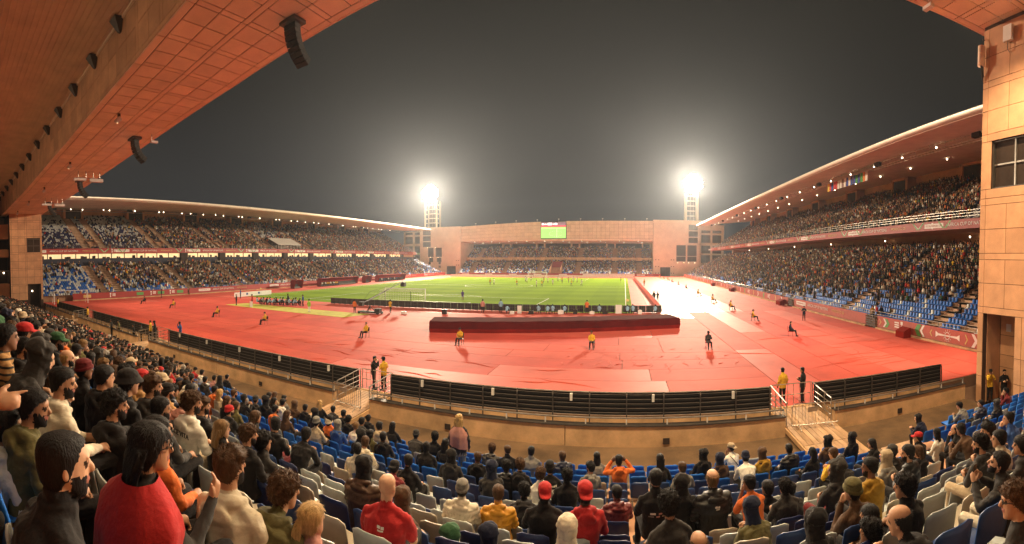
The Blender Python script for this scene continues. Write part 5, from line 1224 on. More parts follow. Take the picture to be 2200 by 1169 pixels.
def bm_mesh(bm, name):
    me = bpy.data.meshes.new(name); bm.to_mesh(me); bm.free()
    t = bpy.data.objects.new('tmp', me); r = t.modifiers.new('r', 'REMESH'); r.mode = 'VOXEL'; r.voxel_size = .0062; q = t.modifiers.new('s', 'SMOOTH'); q.factor = .3; q.iterations = 1; q = t.modifiers.new('d', 'DECIMATE'); q.ratio = .5
    me2 = bpy.data.meshes.new_from_object(evaluated(t)); bpy.data.objects.remove(t); bpy.data.meshes.remove(me); me = me2; me.name = name; me.materials.clear()
    me.polygons.foreach_set('use_smooth', [True] * len(me.polygons))
    if name.startswith('hair'): me = add_strands(me, name)
    me.materials.append(None); return me
def add_strands(me, name):
    rg = np.random.default_rng(len(name)); nv, nf = len(me.vertices), len(me.polygons); V = np.empty(nv * 3, np.float32); me.vertices.foreach_get('co', V); V = V.reshape(-1, 3)
    C = np.empty(nf * 3, np.float32); N = np.empty(nf * 3, np.float32); A = np.empty(nf, np.float32); me.polygons.foreach_get('center', C); me.polygons.foreach_get('normal', N); me.polygons.foreach_get('area', A); C = C.reshape(-1, 3); N = N.reshape(-1, 3)
    n = 2600; i = rg.choice(nf, n, p=A / A.sum()); c, nn = C[i], N[i]; curly = 'curly' in name; lng = any(q in name for q in ('long', 'wavy', 'pony', 'braid'))
    down = np.tile([0, -.25, -1.0], (n, 1)); d = down - nn * (down * nn).sum(1, keepdims=True); d /= np.linalg.norm(d, axis=1, keepdims=True) + 1e-6
    if curly: d = rg.normal(0, 1, (n, 3))
    if 'quiff' in name: d += np.array([0, .9, .5])
    L = rg.uniform(.5, 1.2, (n, 1)) * (.05 if lng else .007 if 'buzz' in name else .018 if 'fade' in name else .026); d = d * (1 if not curly else .6) + nn * (.10 if lng else .45) + rg.normal(0, .16, (n, 3)); d /= np.linalg.norm(d, axis=1, keepdims=True)
    sd_ = np.cross(d, nn); sd_ /= np.linalg.norm(sd_, axis=1, keepdims=True) + 1e-6; w = rg.uniform(.0012, .003, (n, 1)); b = c - nn * .004
    P = np.stack([b - sd_ * w, b + sd_ * w, b + d * L * .6 + sd_ * w * .7 + (0 if not curly else nn * .004), b + d * L], 1).reshape(-1, 3)
    k = np.arange(n)[:, None] * 4 + nv; Fc = [list(p.vertices) for p in me.polygons] + (k + np.array([0, 1, 2])).tolist() + (k + np.array([0, 2, 3])).tolist()
    o = bpy.data.meshes.new(name); o.from_pydata(np.concatenate([V, P]).tolist(), [], Fc); o.polygons.foreach_set('use_smooth', [True] * len(Fc)); o.update(); bpy.data.meshes.remove(me); return o
def nz(v, s, a, seed=0): return a * noise.noise(V3((v.x * s + seed, v.y * s, v.z * s)))
def hairline(c, front=.058, side=.0, back=-.078):
    if c.y > .055: return c.z > front + .02 * (1 - min(1, abs(c.x) / .05))
    if c.y > .0: return c.z > side + (front - side) * (c.y / .055) 
    return c.z > back + (side - back) * max(0, 1 + c.y / .055) if c.y > -.055 else c.z > back
HEAD = {}
def add_loft(bm, rings):
    vr = [[bm.verts.new(p) for p in r] for r in rings]; n = len(rings[0])
    for i in range(len(rings) - 1):
        for k in range(n): bm.faces.new((vr[i][k], vr[i][(k + 1) % n], vr[i + 1][(k + 1) % n], vr[i + 1][k]))
    bm.faces.new(vr[0][::-1]); bm.faces.new(vr[-1])
def el(cx, cy, cz, rx, ry, n=14, wob=0, ph=0): return [V3((cx + rx * math.cos(t) * (1 + wob * math.sin(5 * t + ph)), cy + ry * math.sin(t) * (1 + wob * math.sin(7 * t + ph)), cz)) for t in [2 * math.pi * k / n for k in range(n)]]
HEAD['short'] = bm_mesh(shell(lambda c: hairline(c, .062, -.012, -.085), .013, lambda v: nz(v, 60, .007) + nz(v, 140, .004)), 'hair_short')
HEAD['fade'] = bm_mesh(shell(lambda c: hairline(c, .064, .012, -.045), .012, lambda v: nz(v, 70, .006) + (.006 if v.z > .06 else 0)), 'hair_fade')
HEAD['buzz'] = bm_mesh(shell(lambda c: hairline(c, .080, -.03, -.095), .0105, lambda v: nz(v, 120, .0015)), 'hair_buzz')
HEAD['curly'] = bm_mesh(shell(lambda c: hairline(c, .05, -.005, -.07), .022, lambda v: nz(v, 38, .020) + nz(v, 90, .012)), 'hair_curly')
HEAD['quiff'] = bm_mesh(shell(lambda c: hairline(c, .055, .012, -.06), .016, lambda v: nz(v, 30, .012) + nz(v, 100, .007) + (.012 if v.z > .07 and v.y > 0 else 0)), 'hair_quiff')
HEAD['balding'] = bm_mesh(shell(lambda c: hairline(c, .2, .0, -.075) and c.z < .062 - .2 * max(0, c.y), .011, lambda v: nz(v, 80, .004)), 'hair_balding')
def long_hair(L=.30, w=.105, wave=.10, seed=0):
    bm = shell(lambda c: hairline(c, .055, -.05, -.12) , .014, lambda v: nz(v, 40, .008, seed), solid=True)
    rings = []
    for i in range(9):
        t = i / 8; rings.append(el(0, -.062 - .030 * math.sin(t * 2.6) - .02 * t, .03 - (L + .05) * t, w * (1 - .30 * t * t) * (1 + wave * .4 * math.sin(i * 1.9 + seed)), .048 * (1 - .35 * t), 22, wave, i * .5 + seed))
    add_loft(bm, rings); return bm
HEAD['long'] = bm_mesh(long_hair(.30, .100, .09, 1), 'hair_long'); HEAD['wavy'] = bm_mesh(long_hair(.26, .112, .16, 4), 'hair_wavy')
def pony():
    bm = shell(lambda c: hairline(c, .058, -.01, -.085), .010, lambda v: nz(V3((v.x * 3, v.y, v.z * .6)), 60, .005))
    add_loft(bm, [el(0, -.105 - .045 * math.sin(min(1, t * 1.6) * math.pi * .6), .045 - .26 * t, .030 + .016 * math.sin(t * 3.1) - .02 * t * t, .026 + .012 * math.sin(t * 3.1) - .014 * t * t, 14, .08, t * 4) for t in np.linspace(0, 1, 10)]); return bm
HEAD['pony'] = bm_mesh(pony(), 'hair_ponytail')
def bun():
    bm = shell(lambda c: hairline(c, .058, -.01, -.08), .010, lambda v: nz(v, 60, .004))
    add_loft(bm, [el(0, -.125, -.005 + .075 * t, .005 + .042 * math.sin(math.pi * t), .005 + .036 * math.sin(math.pi * t), 12, .05, t) for t in np.linspace(.04, .96, 8)]); return bm
HEAD['bun'] = bm_mesh(bun(), 'hair_bun')
def braids():
    bm = shell(lambda c: hairline(c, .055, -.03, -.09), .014, lambda v: nz(v, 50, .008))
    for k in range(13):
        a = math.pi * (1.02 + .96 * k / 12); x, y = .082 * math.cos(a), .098 * math.sin(a) - .006; L = .30 + .06 * ((k * 7) % 5) / 5
        add_loft(bm, [el(x * (1 + .12 * t), y - .03 * t, -.03 - L * t, .0125 * (1 + .18 * math.sin(t * 60)), .0125 * (1 + .18 * math.sin(t * 60)), 6) for t in np.linspace(0, 1, 22)])
    return bm
HEAD['braids'] = bm_mesh(braids(), 'hair_braids')
def beanie():
    bm = shell(lambda c: c.z > .022 - .35 * min(0, c.y) * .6, .020, lambda v: nz(v, 60, .004) + (.010 if v.z > .10 else 0), sz=1.06)
    R = [(.018, 1.0), (.020, 1.10), (.052, 1.10), (.056, 1.0)]
    add_loft(bm, [[V3((.0965 * q * math.cos(t), .118 * q * math.sin(t) - .006, z - .03 * (1 - math.sin(t)) * .6 + .012)) for t in [2 * math.pi * k / 24 for k in range(24)]] for z, q in R]); return bm
HEAD['beanie'] = bm_mesh(beanie(), 'beanie')
def cap(back=False):
    bm = shell(lambda c: c.z > .038, .017, lambda v: nz(v, 40, .003) + (.006 if v.z > .09 else 0))
    s_ = -1 if back else 1; rings = []
    vs_t = []; 
    for zoff in (.0, -.013):
        top = []
        for i in range(9):
            a = -1.05 + 2.1 * i / 8; top.append((V3((.094 * math.sin(a), s_ * .112 * math.cos(a) - .006, .046 + zoff)), V3((.088 * math.sin(a), s_ * (.112 * math.cos(a) + .078 * math.cos(a * .75)) - .006, .034 - .018 * abs(math.sin(a)) + zoff))))
        vs_t.append([(bm.verts.new(a), bm.verts.new(b)) for a, b in top])
    for i in range(8):
        (a0, b0), (a1, b1) = vs_t[0][i], vs_t[0][i + 1]; (c0, d0), (c1, d1) = vs_t[1][i], vs_t[1][i + 1]
        bm.faces.new((a0, a1, b1, b0)); bm.faces.new((c0, d0, d1, c1)); bm.faces.new((b0, b1, d1, d0)); bm.faces.new((a0, c0, c1, a1))
    for q in (0, 8): (a0, b0), (c0, d0) = vs_t[0][q], vs_t[1][q]; bm.faces.new((a0, b0, d0, c0))
    return bm
HEAD['cap'] = bm_mesh(cap(), 'cap'); HEAD['cap_back'] = bm_mesh(cap(True), 'cap')
def bucket():
    bm = shell(lambda c: c.z > .03, .018, lambda v: nz(v, 40, .003), sz=1.02)
    add_loft(bm, [[V3((.0965 * q * math.cos(t), .118 * q * math.sin(t) - .006, z)) for t in [2 * math.pi * k / 24 for k in range(24)]] for z, q in ((.062, 1.0), (.058, 1.04), (.016, 1.34), (.010, 1.32), (.052, .99))]); return bm
HEAD['bucket'] = bm_mesh(bucket(), 'bucket_hat')
def hood(peak=.03, seed=0):
    bm = shell(lambda c: c.y < .062 or c.z > .10, .030, lambda v: nz(v, 22, .012, seed) + (peak if v.z > .06 and v.y < -.03 else 0) , sz=1.05, sy=1.05)
    rings = []
    for t in np.linspace(0, 1, 6): rings.append(el(0, -.030 - .02 * t, -.045 - .165 * t, .098 + .05 * t * t, .095 + .02 * t * t, 18, .03, t * 3 + seed))
    add_loft(bm, rings); return bm
HEAD['hood'] = bm_mesh(hood(), 'hood'); HEAD['hood_b'] = bm_mesh(hood(.012, 5), 'hood')
def hijab(seed=0):
    bm = shell(lambda c: c.y < .070 or c.z > .085, .022, lambda v: nz(v, 26, .007, seed), sz=1.04)
    add_loft(bm, [el(0, -.02 + .01 * t, -.03 - .24 * t, .088 + .095 * t ** 1.4, .092 + .055 * t ** 1.3, 24, .04 * t, seed + t * 2) for t in np.linspace(0, 1, 8)]); return bm
HEAD['hijab'] = bm_mesh(hijab(), 'headscarf')
HEADNAME = dict(buzz='hair', short='hair', fade='hair', curly='hair', quiff='hair', balding='hair', long='hair', wavy='hair', pony='hair', bun='hair', braids='hair', beanie='beanie', cap='cap', cap_back='cap', bucket='bucket_hat', hood='hood', hood_b='hood', hijab='headscarf')
HEADTXT = dict(buzz='close-cropped %s hair', short='short %s hair', fade='cropped %s hair', curly='curly %s hair', quiff='brushed-up %s hair', balding='a balding head', long='long %s hair', wavy='long wavy %s hair', pony='a %s ponytail', bun='a %s hair bun', braids='long %s braids', beanie='a %s beanie', cap='a %s cap', cap_back='a backward %s cap', bucket='a %s bucket hat', hood='a raised %s hood', hood_b='a raised %s hood', hijab='a %s headscarf', bald='a bald head')
COLR = dict(black=(.012, .010, .011), charcoal=(.035, .031, .030), navy=(.014, .017, .038), grey=(.20, .185, .165), cream=(.60, .52, .40), white=(.70, .66, .58), beige=(.42, .32, .21), tan=(.40, .22, .09), brown=(.075, .038, .020), 
            red=(.40, .020, .022), orange=(.62, .14, .030), yellow=(.62, .36, .030), mustard=(.36, .20, .025), olive=(.105, .09, .035), green=(.03, .09, .04), blue=(.035, .085, .26), teal=(.03, .13, .12), pink=(.50, .24, .20), burgundy=(.13, .015, .018), 
            blond=(.48, .30, .12), fair=(.20, .11, .045), lime=(.30, .55, .05), purple=(.10, .05, .20), lightblue=(.25, .42, .55), amber=(.55, .25, .02))
CM = {}
def cloth(c, kind='cloth'):
    k = kind + c
    if k not in CM:
        if kind == 'hair': CM[k] = material(c + '_hair', COLR[c], rough=.6, noise_scale=14, noise_amt=.4, bump=.55, bump_scale=55, spec=.2, stretch=(3, 3, .6))
        elif kind == 'stripe':
            m = CM[k] = material(c + '_striped_cloth', COLR[c], rough=.88, noise_scale=9, noise_amt=.16, bump=.5, bump_scale=22, spec=.2); nt = m.node_tree; b = nt.nodes['Principled BSDF']; tc = nt.nodes.new('ShaderNodeTexCoord'); wv = nt.nodes.new('ShaderNodeTexWave'); wv.bands_direction = 'Z'; wv.inputs['Scale'].default_value = 5.5; wv.inputs['Distortion'].default_value = .6; nt.links.new(tc.outputs['Object'], wv.inputs['Vector'])
            rp = nt.nodes.new('ShaderNodeValToRGB'); rp.color_ramp.interpolation = 'CONSTANT'; rp.color_ramp.elements[0].color = (*COLR[c], 1); rp.color_ramp.elements[1].color = (*COLR['cream' if sum(COLR[c]) < .5 else 'charcoal'], 1); rp.color_ramp.elements[1].position = .72; nt.links.new(wv.outputs['Fac'], rp.inputs[0]); nt.links.new(rp.outputs[0], b.inputs['Base Color'])
        elif kind == 'puffer': CM[k] = material(c + '_puffer', COLR[c], rough=.5, noise_scale=6, noise_amt=.12, bump=.3, bump_scale=28, spec=.35)
        else: CM[k] = material(c + '_cloth', COLR[c], rough=.88, noise_scale=9, noise_amt=.16, bump=.5, bump_scale=22, spec=.2, sheen=.08)
    return CM[k]
SKIN = [material('skin_%s' % n, c, rough=.55, noise_scale=12, noise_amt=.08, bump=.08, bump_scale=60, spec=.35) for n, c in (('fair', (.58, .33, .21)), ('tan', (.46, .24, .14)), ('olive', (.36, .18, .10)), ('brown', (.20, .09, .05)), ('dark', (.085, .038, .022)))]
M['eye'] = material('dark_eye', (.03, .018, .012), rough=.3, noise_scale=20, noise_amt=.1); M['lip'] = material('lip', (.30, .10, .07), rough=.5, noise_scale=30, noise_amt=.1)
M['shoe_d'] = material('dark_shoe', (.02, .018, .017), rough=.6, noise_scale=8, noise_amt=.2); M['shoe_w'] = material('white_shoe', (.6, .57, .52), rough=.6, noise_scale=8, noise_amt=.1)
BODY = {}
def body(key, *a, **k): BODY[key] = make_body('body_' + key, *a, **k)
R_ = math.radians
body('sit0', 'sit'); body('sitL', 'sit', turn=R_(28), collar='stand'); body('sitR', 'sit', turn=R_(-30), collar='hood', beard=True)
body('lean0', 'lean', tilt=R_(12), collar='crew'); body('leanL', 'lean', turn=R_(25), tilt=R_(10)); body('cross0', 'cross', collar='stand', girth=1.08); body('crossL', 'cross', turn=R_(38), collar='hood', beard=True)
body('phone0', 'phone', tilt=R_(-14), collar='stand'); body('chinL', 'chin', turn=R_(20), collar='stand'); body('puff0', 'sit', puff=True, girth=1.1); body('puffL', 'cross', puff=True, girth=1.1, turn=R_(25))
body('tee0', 'sit', sleeve='short', collar='crew', girth=1.05); body('teeL', 'chin', sleeve='short', collar='crew', turn=R_(40)); body('fem0', 'sit', female=True, collar='crew'); body('femL', 'cross', female=True, collar='hood', turn=R_(24)); body('femR', 'sit', female=True, collar='stand', turn=R_(-24)); body('cheer0', 'cheer', collar='hood')
body('stand0', 'stand', collar='stand'); body('standx', 'standx', collar='stand', girth=1.05); body('standface', 'standface', collar='stand', turn=R_(-25)); body('standf', 'stand', female=True, collar='crew', long_coat=True)
body('heroA', 'sit', turn=R_(-8), beard=True, collar='stand', voxel=.0082, dec=.7, girth=1.08); body('heroB', 'sit', female=True, turn=R_(-25), collar='crew', voxel=.0082, dec=.7, right_arm=((.21, .14, .70), (.13, .36, .84), (-.15, .45, .85), (-.7, -.5, .2))); body('heroC', 'sit', turn=R_(-14), collar='hood', beard=True, voxel=.0082, dec=.7, girth=1.06)
body('heroD', 'lean', turn=R_(-20), tilt=R_(6), collar='hood', voxel=.0082, dec=.7, girth=1.04); body('heroF', 'sit', sleeve='short', collar='crew', turn=R_(-6), voxel=.0082, dec=.7, girth=1.12); body('heroR', 'sit', turn=R_(42), collar='crew', voxel=.0082, dec=.7); body('heroP', 'phone', turn=R_(30), tilt=R_(-20), collar='stand', beard=True, voxel=.0082, dec=.7)
body('pointer', 'sit', turn=R_(-10), collar='stand', voxel=.0082, dec=.7, right_arm=((.27, .22, .93), (.17, .47, 1.06), (-.05, 1, .12), (-1, 0, -.25)))
body('player', 'run', sleeve='short', collar='crew', shorts=True, voxel=.016, dec=.3); body('player2', 'stand', sleeve='short', collar='crew', shorts=True, voxel=.016, dec=.3); body('chair0', 'chair', collar='stand', voxel=.014, dec=.35); body('chairL', 'chair', collar='stand', asym='cross', turn=R_(15), voxel=.014, dec=.35)
# a low version of every sitting body for the mass of the crowd
def decal(o, me, x0, x1, z0, z1, mat, name='print', nx=6, nz=4, poly=None):
    """a print on the back of a garment, draped on the cloth"""
    from mathutils.bvhtree import BVHTree
    k_ = me.name
    if k_ not in BVH: BVH[k_] = BVHTree.FromPolygons([v.co for v in me.vertices], [p.vertices for p in me.polygons])
    m = MB(); vs_ = []
    for j in range(nz + 1):
        for i in range(nx + 1):
            x = x0 + (x1 - x0) * i / nx; z = z0 + (z1 - z0) * j / nz; h = BVH[k_].ray_cast(V3((x, -1, z)), V3((0, 1, 0))); vs_.append((x, (h[0].y if h[0] else -.15) - .004, z))
    m.add(vs_, [(j * (nx + 1) + i, j * (nx + 1) + i + 1, (j + 1) * (nx + 1) + i + 1, (j + 1) * (nx + 1) + i) for j in range(nz) for i in range(nx)]); return link(name, m.mesh(name, mat), o)
BVH = {}
def add_person(key, head, headcol, top, legs, skin, loc, yaw, scale=1.0, label=None, group=None, kind='cloth', shoe='shoe_d', beardcol=None, name='person', cat='person'):
    b = BODY[key]; hc = cloth(headcol if head not in ('bald',) else 'black', 'hair' if HEADNAME.get(head, 'hair') == 'hair' else 'cloth')
    o = link(name, b['mesh'], None, [SKIN[skin], cloth(top, kind), cloth(legs), M[shoe], M['eye'], cloth(beardcol or 'black', 'hair'), M['lip']])
    o.location = loc; o.scale = (scale,) * 3; hsh = (loc[0] * 12.9 + loc[1] * 78.2) % 1; h2_ = (loc[0] * 39.3 + loc[1] * 11.1) % 1
    o.rotation_euler = ((hsh - .5) * .07, (h2_ - .5) * .09, yaw + (hsh - .5) * .2) if b['sit'] else (0, 0, yaw)
    if head != 'bald':
        h = link(HEADNAME[head], HEAD[head], o, [hc]); h.matrix_local = b['HM'] @ Matrix.Diagonal((.97 if 'fem' in key else 1,) * 3 + (1,))
        if head in ('cap', 'cap_back', 'beanie', 'bucket'):
            h2 = link('hair', HEAD['short'], o, [cloth('black', 'hair')]); h2.matrix_local = b['HM']
    tag(o, label, cat, group); return o
# ================================================================= the mass of seats and spectators too many to count
M['seat_col'] = material('plastic_seat', (.3, .3, .3), rough=.7, spec=.2, attr='Col', noise_scale=3, noise_amt=.12)
M['crowd_col'] = material('crowd_clothes', (.3, .3, .3), rough=.85, attr='Col', noise_scale=8, noise_amt=.2, spec=.25)
SEATC = {0: (.016, .12, .46), 1: (.62, .62, .60), 2: (.018, .026, .10), 3: (.30, .31, .30)}
def tri_faces(quads):
    t = []
    for q in quads:
        for i in range(1, len(q) - 1): t.append((q[0], q[i], q[i + 1]))
    return np.array(t, np.int32)
def instance_mesh(name, groups, mat):
    """groups: list of (V, F, per-face colour index, placements (n,5: x,y,z,yaw,scale), colours (n, ncol, 3)) joined into one mesh"""
    VV, FF, CC = [], [], []; base = 0
    for V, Fc, ci, pl, cols in groups:
        n = len(pl)
        if n == 0: continue
        c, s_ = np.cos(pl[:, 3]), np.sin(pl[:, 3]); k = pl[:, 4]
        X = (V[None, :, 0] * c[:, None] - V[None, :, 1] * s_[:, None]) * k[:, None] + pl[:, 0, None]
        Y = (V[None, :, 0] * s_[:, None] + V[None, :, 1] * c[:, None]) * k[:, None] + pl[:, 1, None]
        Z = V[None, :, 2] * k[:, None] + pl[:, 2, None]
        VV.append(np.stack([X, Y, Z], -1).reshape(-1, 3)); FF.append((Fc[None] + (np.arange(n) * len(V))[:, None, None]).reshape(-1, 3) + base)
        CC.append(cols[:, ci].reshape(-1, 3)); base += n * len(V)
    V = np.concatenate(VV); Fc = np.concatenate(FF); C = np.concatenate(CC)
    me = np_mesh(name, V, Fc, mat)
    at = me.color_attributes.new('Col', 'FLOAT_COLOR', 'CORNER'); at.data.foreach_set('color', np.repeat(np.hstack([C, np.ones((len(C), 1))]), 3, axis=0).astype(np.float32).ravel())
    return me
# far seat: a bent shell, 16 triangles
sv = np.array([(-.21, -.20, .82), (.21, -.20, .82), (-.22, -.16, .44), (.22, -.16, .44), (-.22, .22, .46), (.22, .22, .46), (-.20, -.23, .80), (.20, -.23, .80), (-.2, -.2, .40), (.2, -.2, .40), (-.2, .2, .38), (.2, .2, .38)])
sf = tri_faces([(0, 2, 3, 1), (2, 4, 5, 3), (6, 7, 9, 8), (0, 1, 7, 6), (0, 6, 8, 2), (1, 3, 9, 7), (4, 10, 11, 5), (8, 9, 11, 10)])
# far spectator: seated figure with shoulders, head and knees
def far_person():
    v = []; f = []; ci = []
    def ring(c, rx, ry, n=6): b = len(v); v.extend([(c[0] + rx * math.cos(2 * math.pi * k / n + .5), c[1] + ry * math.sin(2 * math.pi * k / n + .5), c[2]) for k in range(n)]); return list(range(b, b + n))
    def tube(rs, col, cap=True):
        for a, b in zip(rs[:-1], rs[1:]):
            for k in range(6): f.append((a[k], a[(k + 1) % 6], b[(k + 1) % 6])); ci.append(col(k)); f.append((a[k], b[(k + 1) % 6], b[k])); ci.append(col(k))
        if cap:
            for k in range(1, 5): f.append((rs[-1][0], rs[-1][k], rs[-1][k + 1])); ci.append(col(9))
    tube([ring((0, 0, .45), .2, .14), ring((0, 0, .85), .22, .13), ring((0, .02, .99), .13, .09)], lambda k: 0)
    tube([ring((0, .05, 1.02), .05, .06), ring((0, .06, 1.14), .088, .105), ring((0, .05, 1.25), .07, .085)], lambda k: 1 if k in (0, 1) else 2)
    b = len(v); v.extend([(-.2, .0, .56), (.2, .0, .56), (-.18, .46, .56), (.18, .46, .56), (-.17, .46, .1), (.17, .46, .1), (-.2, .3, .66), (.2, .3, .66)])
    for t in ((0, 1, 3), (0, 3, 2), (2, 3, 5), (2, 5, 4)): f.append(tuple(b + q for q in t)); ci.append(3)
    return np.array(v), np.array(f, np.int32), np.array(ci)
TOPC = [('black', 30), ('charcoal', 14), ('navy', 11), ('brown', 8), ('grey', 8), ('beige', 8), ('cream', 7), ('white', 6), ('tan', 4), ('red', 4), ('orange', 5), ('yellow', 2.5), ('olive', 5), ('blue', 3), ('green', 2), ('burgundy', 3), ('pink', 1.5)]
_names = [n for n, _ in TOPC]; _w = np.array([w for _, w in TOPC]); _w = _w / _w.sum()
def rand_cols(n):
    tops = np.array([COLR[c] for c in _names])[RNG.choice(len(_names), n, p=_w)] * RNG.uniform(.75, 1.3, (n, 1))
    sk = np.array([(.50, .27, .16), (.42, .21, .12), (.33, .16, .09), (.18, .08, .045), (.09, .04, .025)])[RNG.choice(5, n, p=[.25, .3, .25, .1, .1])]
    hr = np.array([(.012, .010, .009), (.03, .018, .012), (.10, .055, .03), (.30, .26, .22), (.40, .03, .03)])[RNG.choice(5, n, p=[.66, .17, .08, .06, .03])]
    lg = np.array([COLR[c] for c in ('black', 'navy', 'charcoal', 'beige')])[RNG.choice(4, n, p=[.4, .3, .2, .1])]
    return np.clip(np.stack([tops, sk, hr, lg], 1), 0, .9)
LOW = []
def low_template(key, head, tris=250):
    b = BODY[key]; out = []
    for me, Mx, lab in ((b['mesh'], Matrix.Identity(4), None), (HEAD[head] if head else None, b['HM'], 2)):
        if me is None: continue
        o = bpy.data.objects.new('t', me); d = o.modifiers.new('d', 'DECIMATE'); nt_ = sum(len(p.vertices) - 2 for p in me.polygons); d.ratio = min(1, (tris if lab is None else 90) / nt_)
        t = o.modifiers.new('t', 'TRIANGULATE'); e = evaluated(o).to_mesh()
        V = np.array([Mx @ v.co for v in e.vertices]); Fc = np.array([list(p.vertices) for p in e.polygons], np.int32)
        mi = np.array([p.material_index for p in e.polygons]); ci = np.array([1, 0, 3, 2, 2, 2, 1])[mi] if lab is None else np.full(len(Fc), 2)
        out.append((V, Fc, ci)); bpy.data.objects.remove(o)
    V = np.concatenate([o[0] for o in out]); Fc = np.concatenate([o[1] + (0 if i == 0 else len(out[0][0])) for i, o in enumerate(out)]); ci = np.concatenate([o[2] for o in out])
    return V, Fc, ci
# ================================================================= seats of the near stand
def proj(P):
    X, Y, Z = P[0], P[1], P[2] - CAMZ; c, s_ = math.cos(.2582), math.sin(.2582); x = X * c + Y * s_; y = -X * s_ + Y * c
    cp, sp = math.cos(.02727), math.sin(.02727); fy = y * cp - Z * sp; up = y * sp + Z * cp
    return 1100 + F * math.atan2(x, fy), 584.5 - F * up / math.hypot(x, fy)
def seat_meshes():
    def grid(fn, nu, nv, th):
        m = MB(); top = [[V3(fn(i / nu, j / nv)) for i in range(nu + 1)] for j in range(nv + 1)]; nrm = th
        A = [p for r in top for p in r]; B_ = [p + V3(nrm) for p in A]; W = nu + 1; m.v = [tuple(p) for p in A + B_]; N = len(A)
        for j in range(nv):
            for i in range(nu): a = j * W + i; m.f.append((a, a + 1, a + W + 1, a + W)); m.f.append((N + a, N + a + W, N + a + W + 1, N + a + 1))
        for i in range(nu): m.f.append((i, N + i, N + i + 1, i + 1)); a = nv * W + i; m.f.append((a, a + 1, N + a + 1, N + a))
        for j in range(nv): a = j * W; m.f.append((a, a + W, N + a + W, N + a)); a = j * W + nu; m.f.append((a, N + a, N + a + W, a + W))
        m.m = [0] * len(m.f); return m
    def backf(u, v):
        x = (u - .5) * 2; rnd_ = .03 * max(0, abs(x) - .75) / .25 * v ** 6
        return (x * (.215 - .012 * v), -.21 - .055 * v + .045 * x * x * (1 - .3 * v), .43 + .40 * v - rnd_ * 1.2)
    def panf(u, v):
        x = (u - .5) * 2; return (x * .215, -.20 + .42 * v, .425 + .012 * math.cos(v * 4) + .025 * x * x - (.03 if v == 1 else 0))
    b = grid(backf, 6, 6, (0, -.016, 0)).mesh('backrest', None, True); p = grid(panf, 6, 5, (0, 0, -.016)).mesh('seat_pan', None, True)
    m = MB(); m.prism([(-.19, 0), (-.19, .41), (.19, .41), (.19, 0), (.15, 0), (.15, .36), (-.15, .36), (-.15, 0)], 'y', -.16, .12); br_ = m.mesh('bracket')
    for q in (b, p, br_): q.materials.append(None)
    return b, p, br_
SB, SP, SK = seat_meshes()
def plastic(n, c): return material(n, c, rough=.42, noise_scale=6, noise_amt=.10, bump=.05, bump_scale=40, spec=.4)
SEATM = {0: plastic('blue_plastic', (.022, .055, .17)), 1: plastic('grey_plastic', (.40, .43, .42)), 3: plastic('beige_plastic', (.40, .34, .26)), 2: plastic('navy_plastic', (.012, .022, .09))}
SEATN = {0: 'blue', 1: 'pale grey', 3: 'beige', 2: 'dark navy'}
def in_aisle(x, k):
    for a, b in BR:
        if a - .15 < x < b + .15: return True
    if k >= 4 and abs(x - .38) < .36: return True
    if k <= 1 and 9.0 < x < 11.4: return True
    return False
SLOT = []
srnd = random.Random(5)
for k, (yy, z) in enumerate(ROWS[:19]):
    x = NX1 - .8
    while x > NX0 + .4:
        if not in_aisle(x, k):
            pr_ = srnd.random(); pg = .05 if k < 4 else .22 if k < 6 else .52
            if x < -12: pg = .1
            c = (1 if srnd.random() < .8 else 3) if pr_ < pg else (0 if k < 7 or srnd.random() < .45 else 2)
            SLOT.append((x, yy, z, k, c))
        x -= .5
slots_in = []
for s_ in SLOT:
    x, yy, z, k, c = s_; d = math.sqrt(x * x + yy * yy + (CAMZ - z - .6) ** 2); px, py = proj((x, yy, z + .8))
    if math.hypot(x, yy) < .75: continue
    if -30 < px < 2230 and py < 1260: slots_in.append((d if px > 330 else d + 40, s_))
slots_in.sort(key=lambda t: t[0])
near_seats = sorted([t[1] for t in slots_in[:300]], key=lambda t: (t[3], -t[0])); rest_seats = [t[1] for t in slots_in[300:]]
cnt = {}
for (x, yy, z, k, c) in near_seats:
    cnt[k] = cnt.get(k, 0) + 1
    r = empty('folding_chair', (x, yy, z)); tag(r, '%s plastic seat, %s row up, %s from the right' % (SEATN[c], ordinal(k + 1), ordinal(cnt[k])), 'seat', 'seats of the near stand')
    link('backrest', SB, r, [SEATM[c]]); link('seat_pan', SP, r, [SEATM[c]]); link('bracket', SK, r, [M['white_board'] if c != 1 else M['concrete']])
for (x, yy, z, k, c) in rest_seats: SEATS.append((x, yy, z, 0, c if c != 1 else 3))

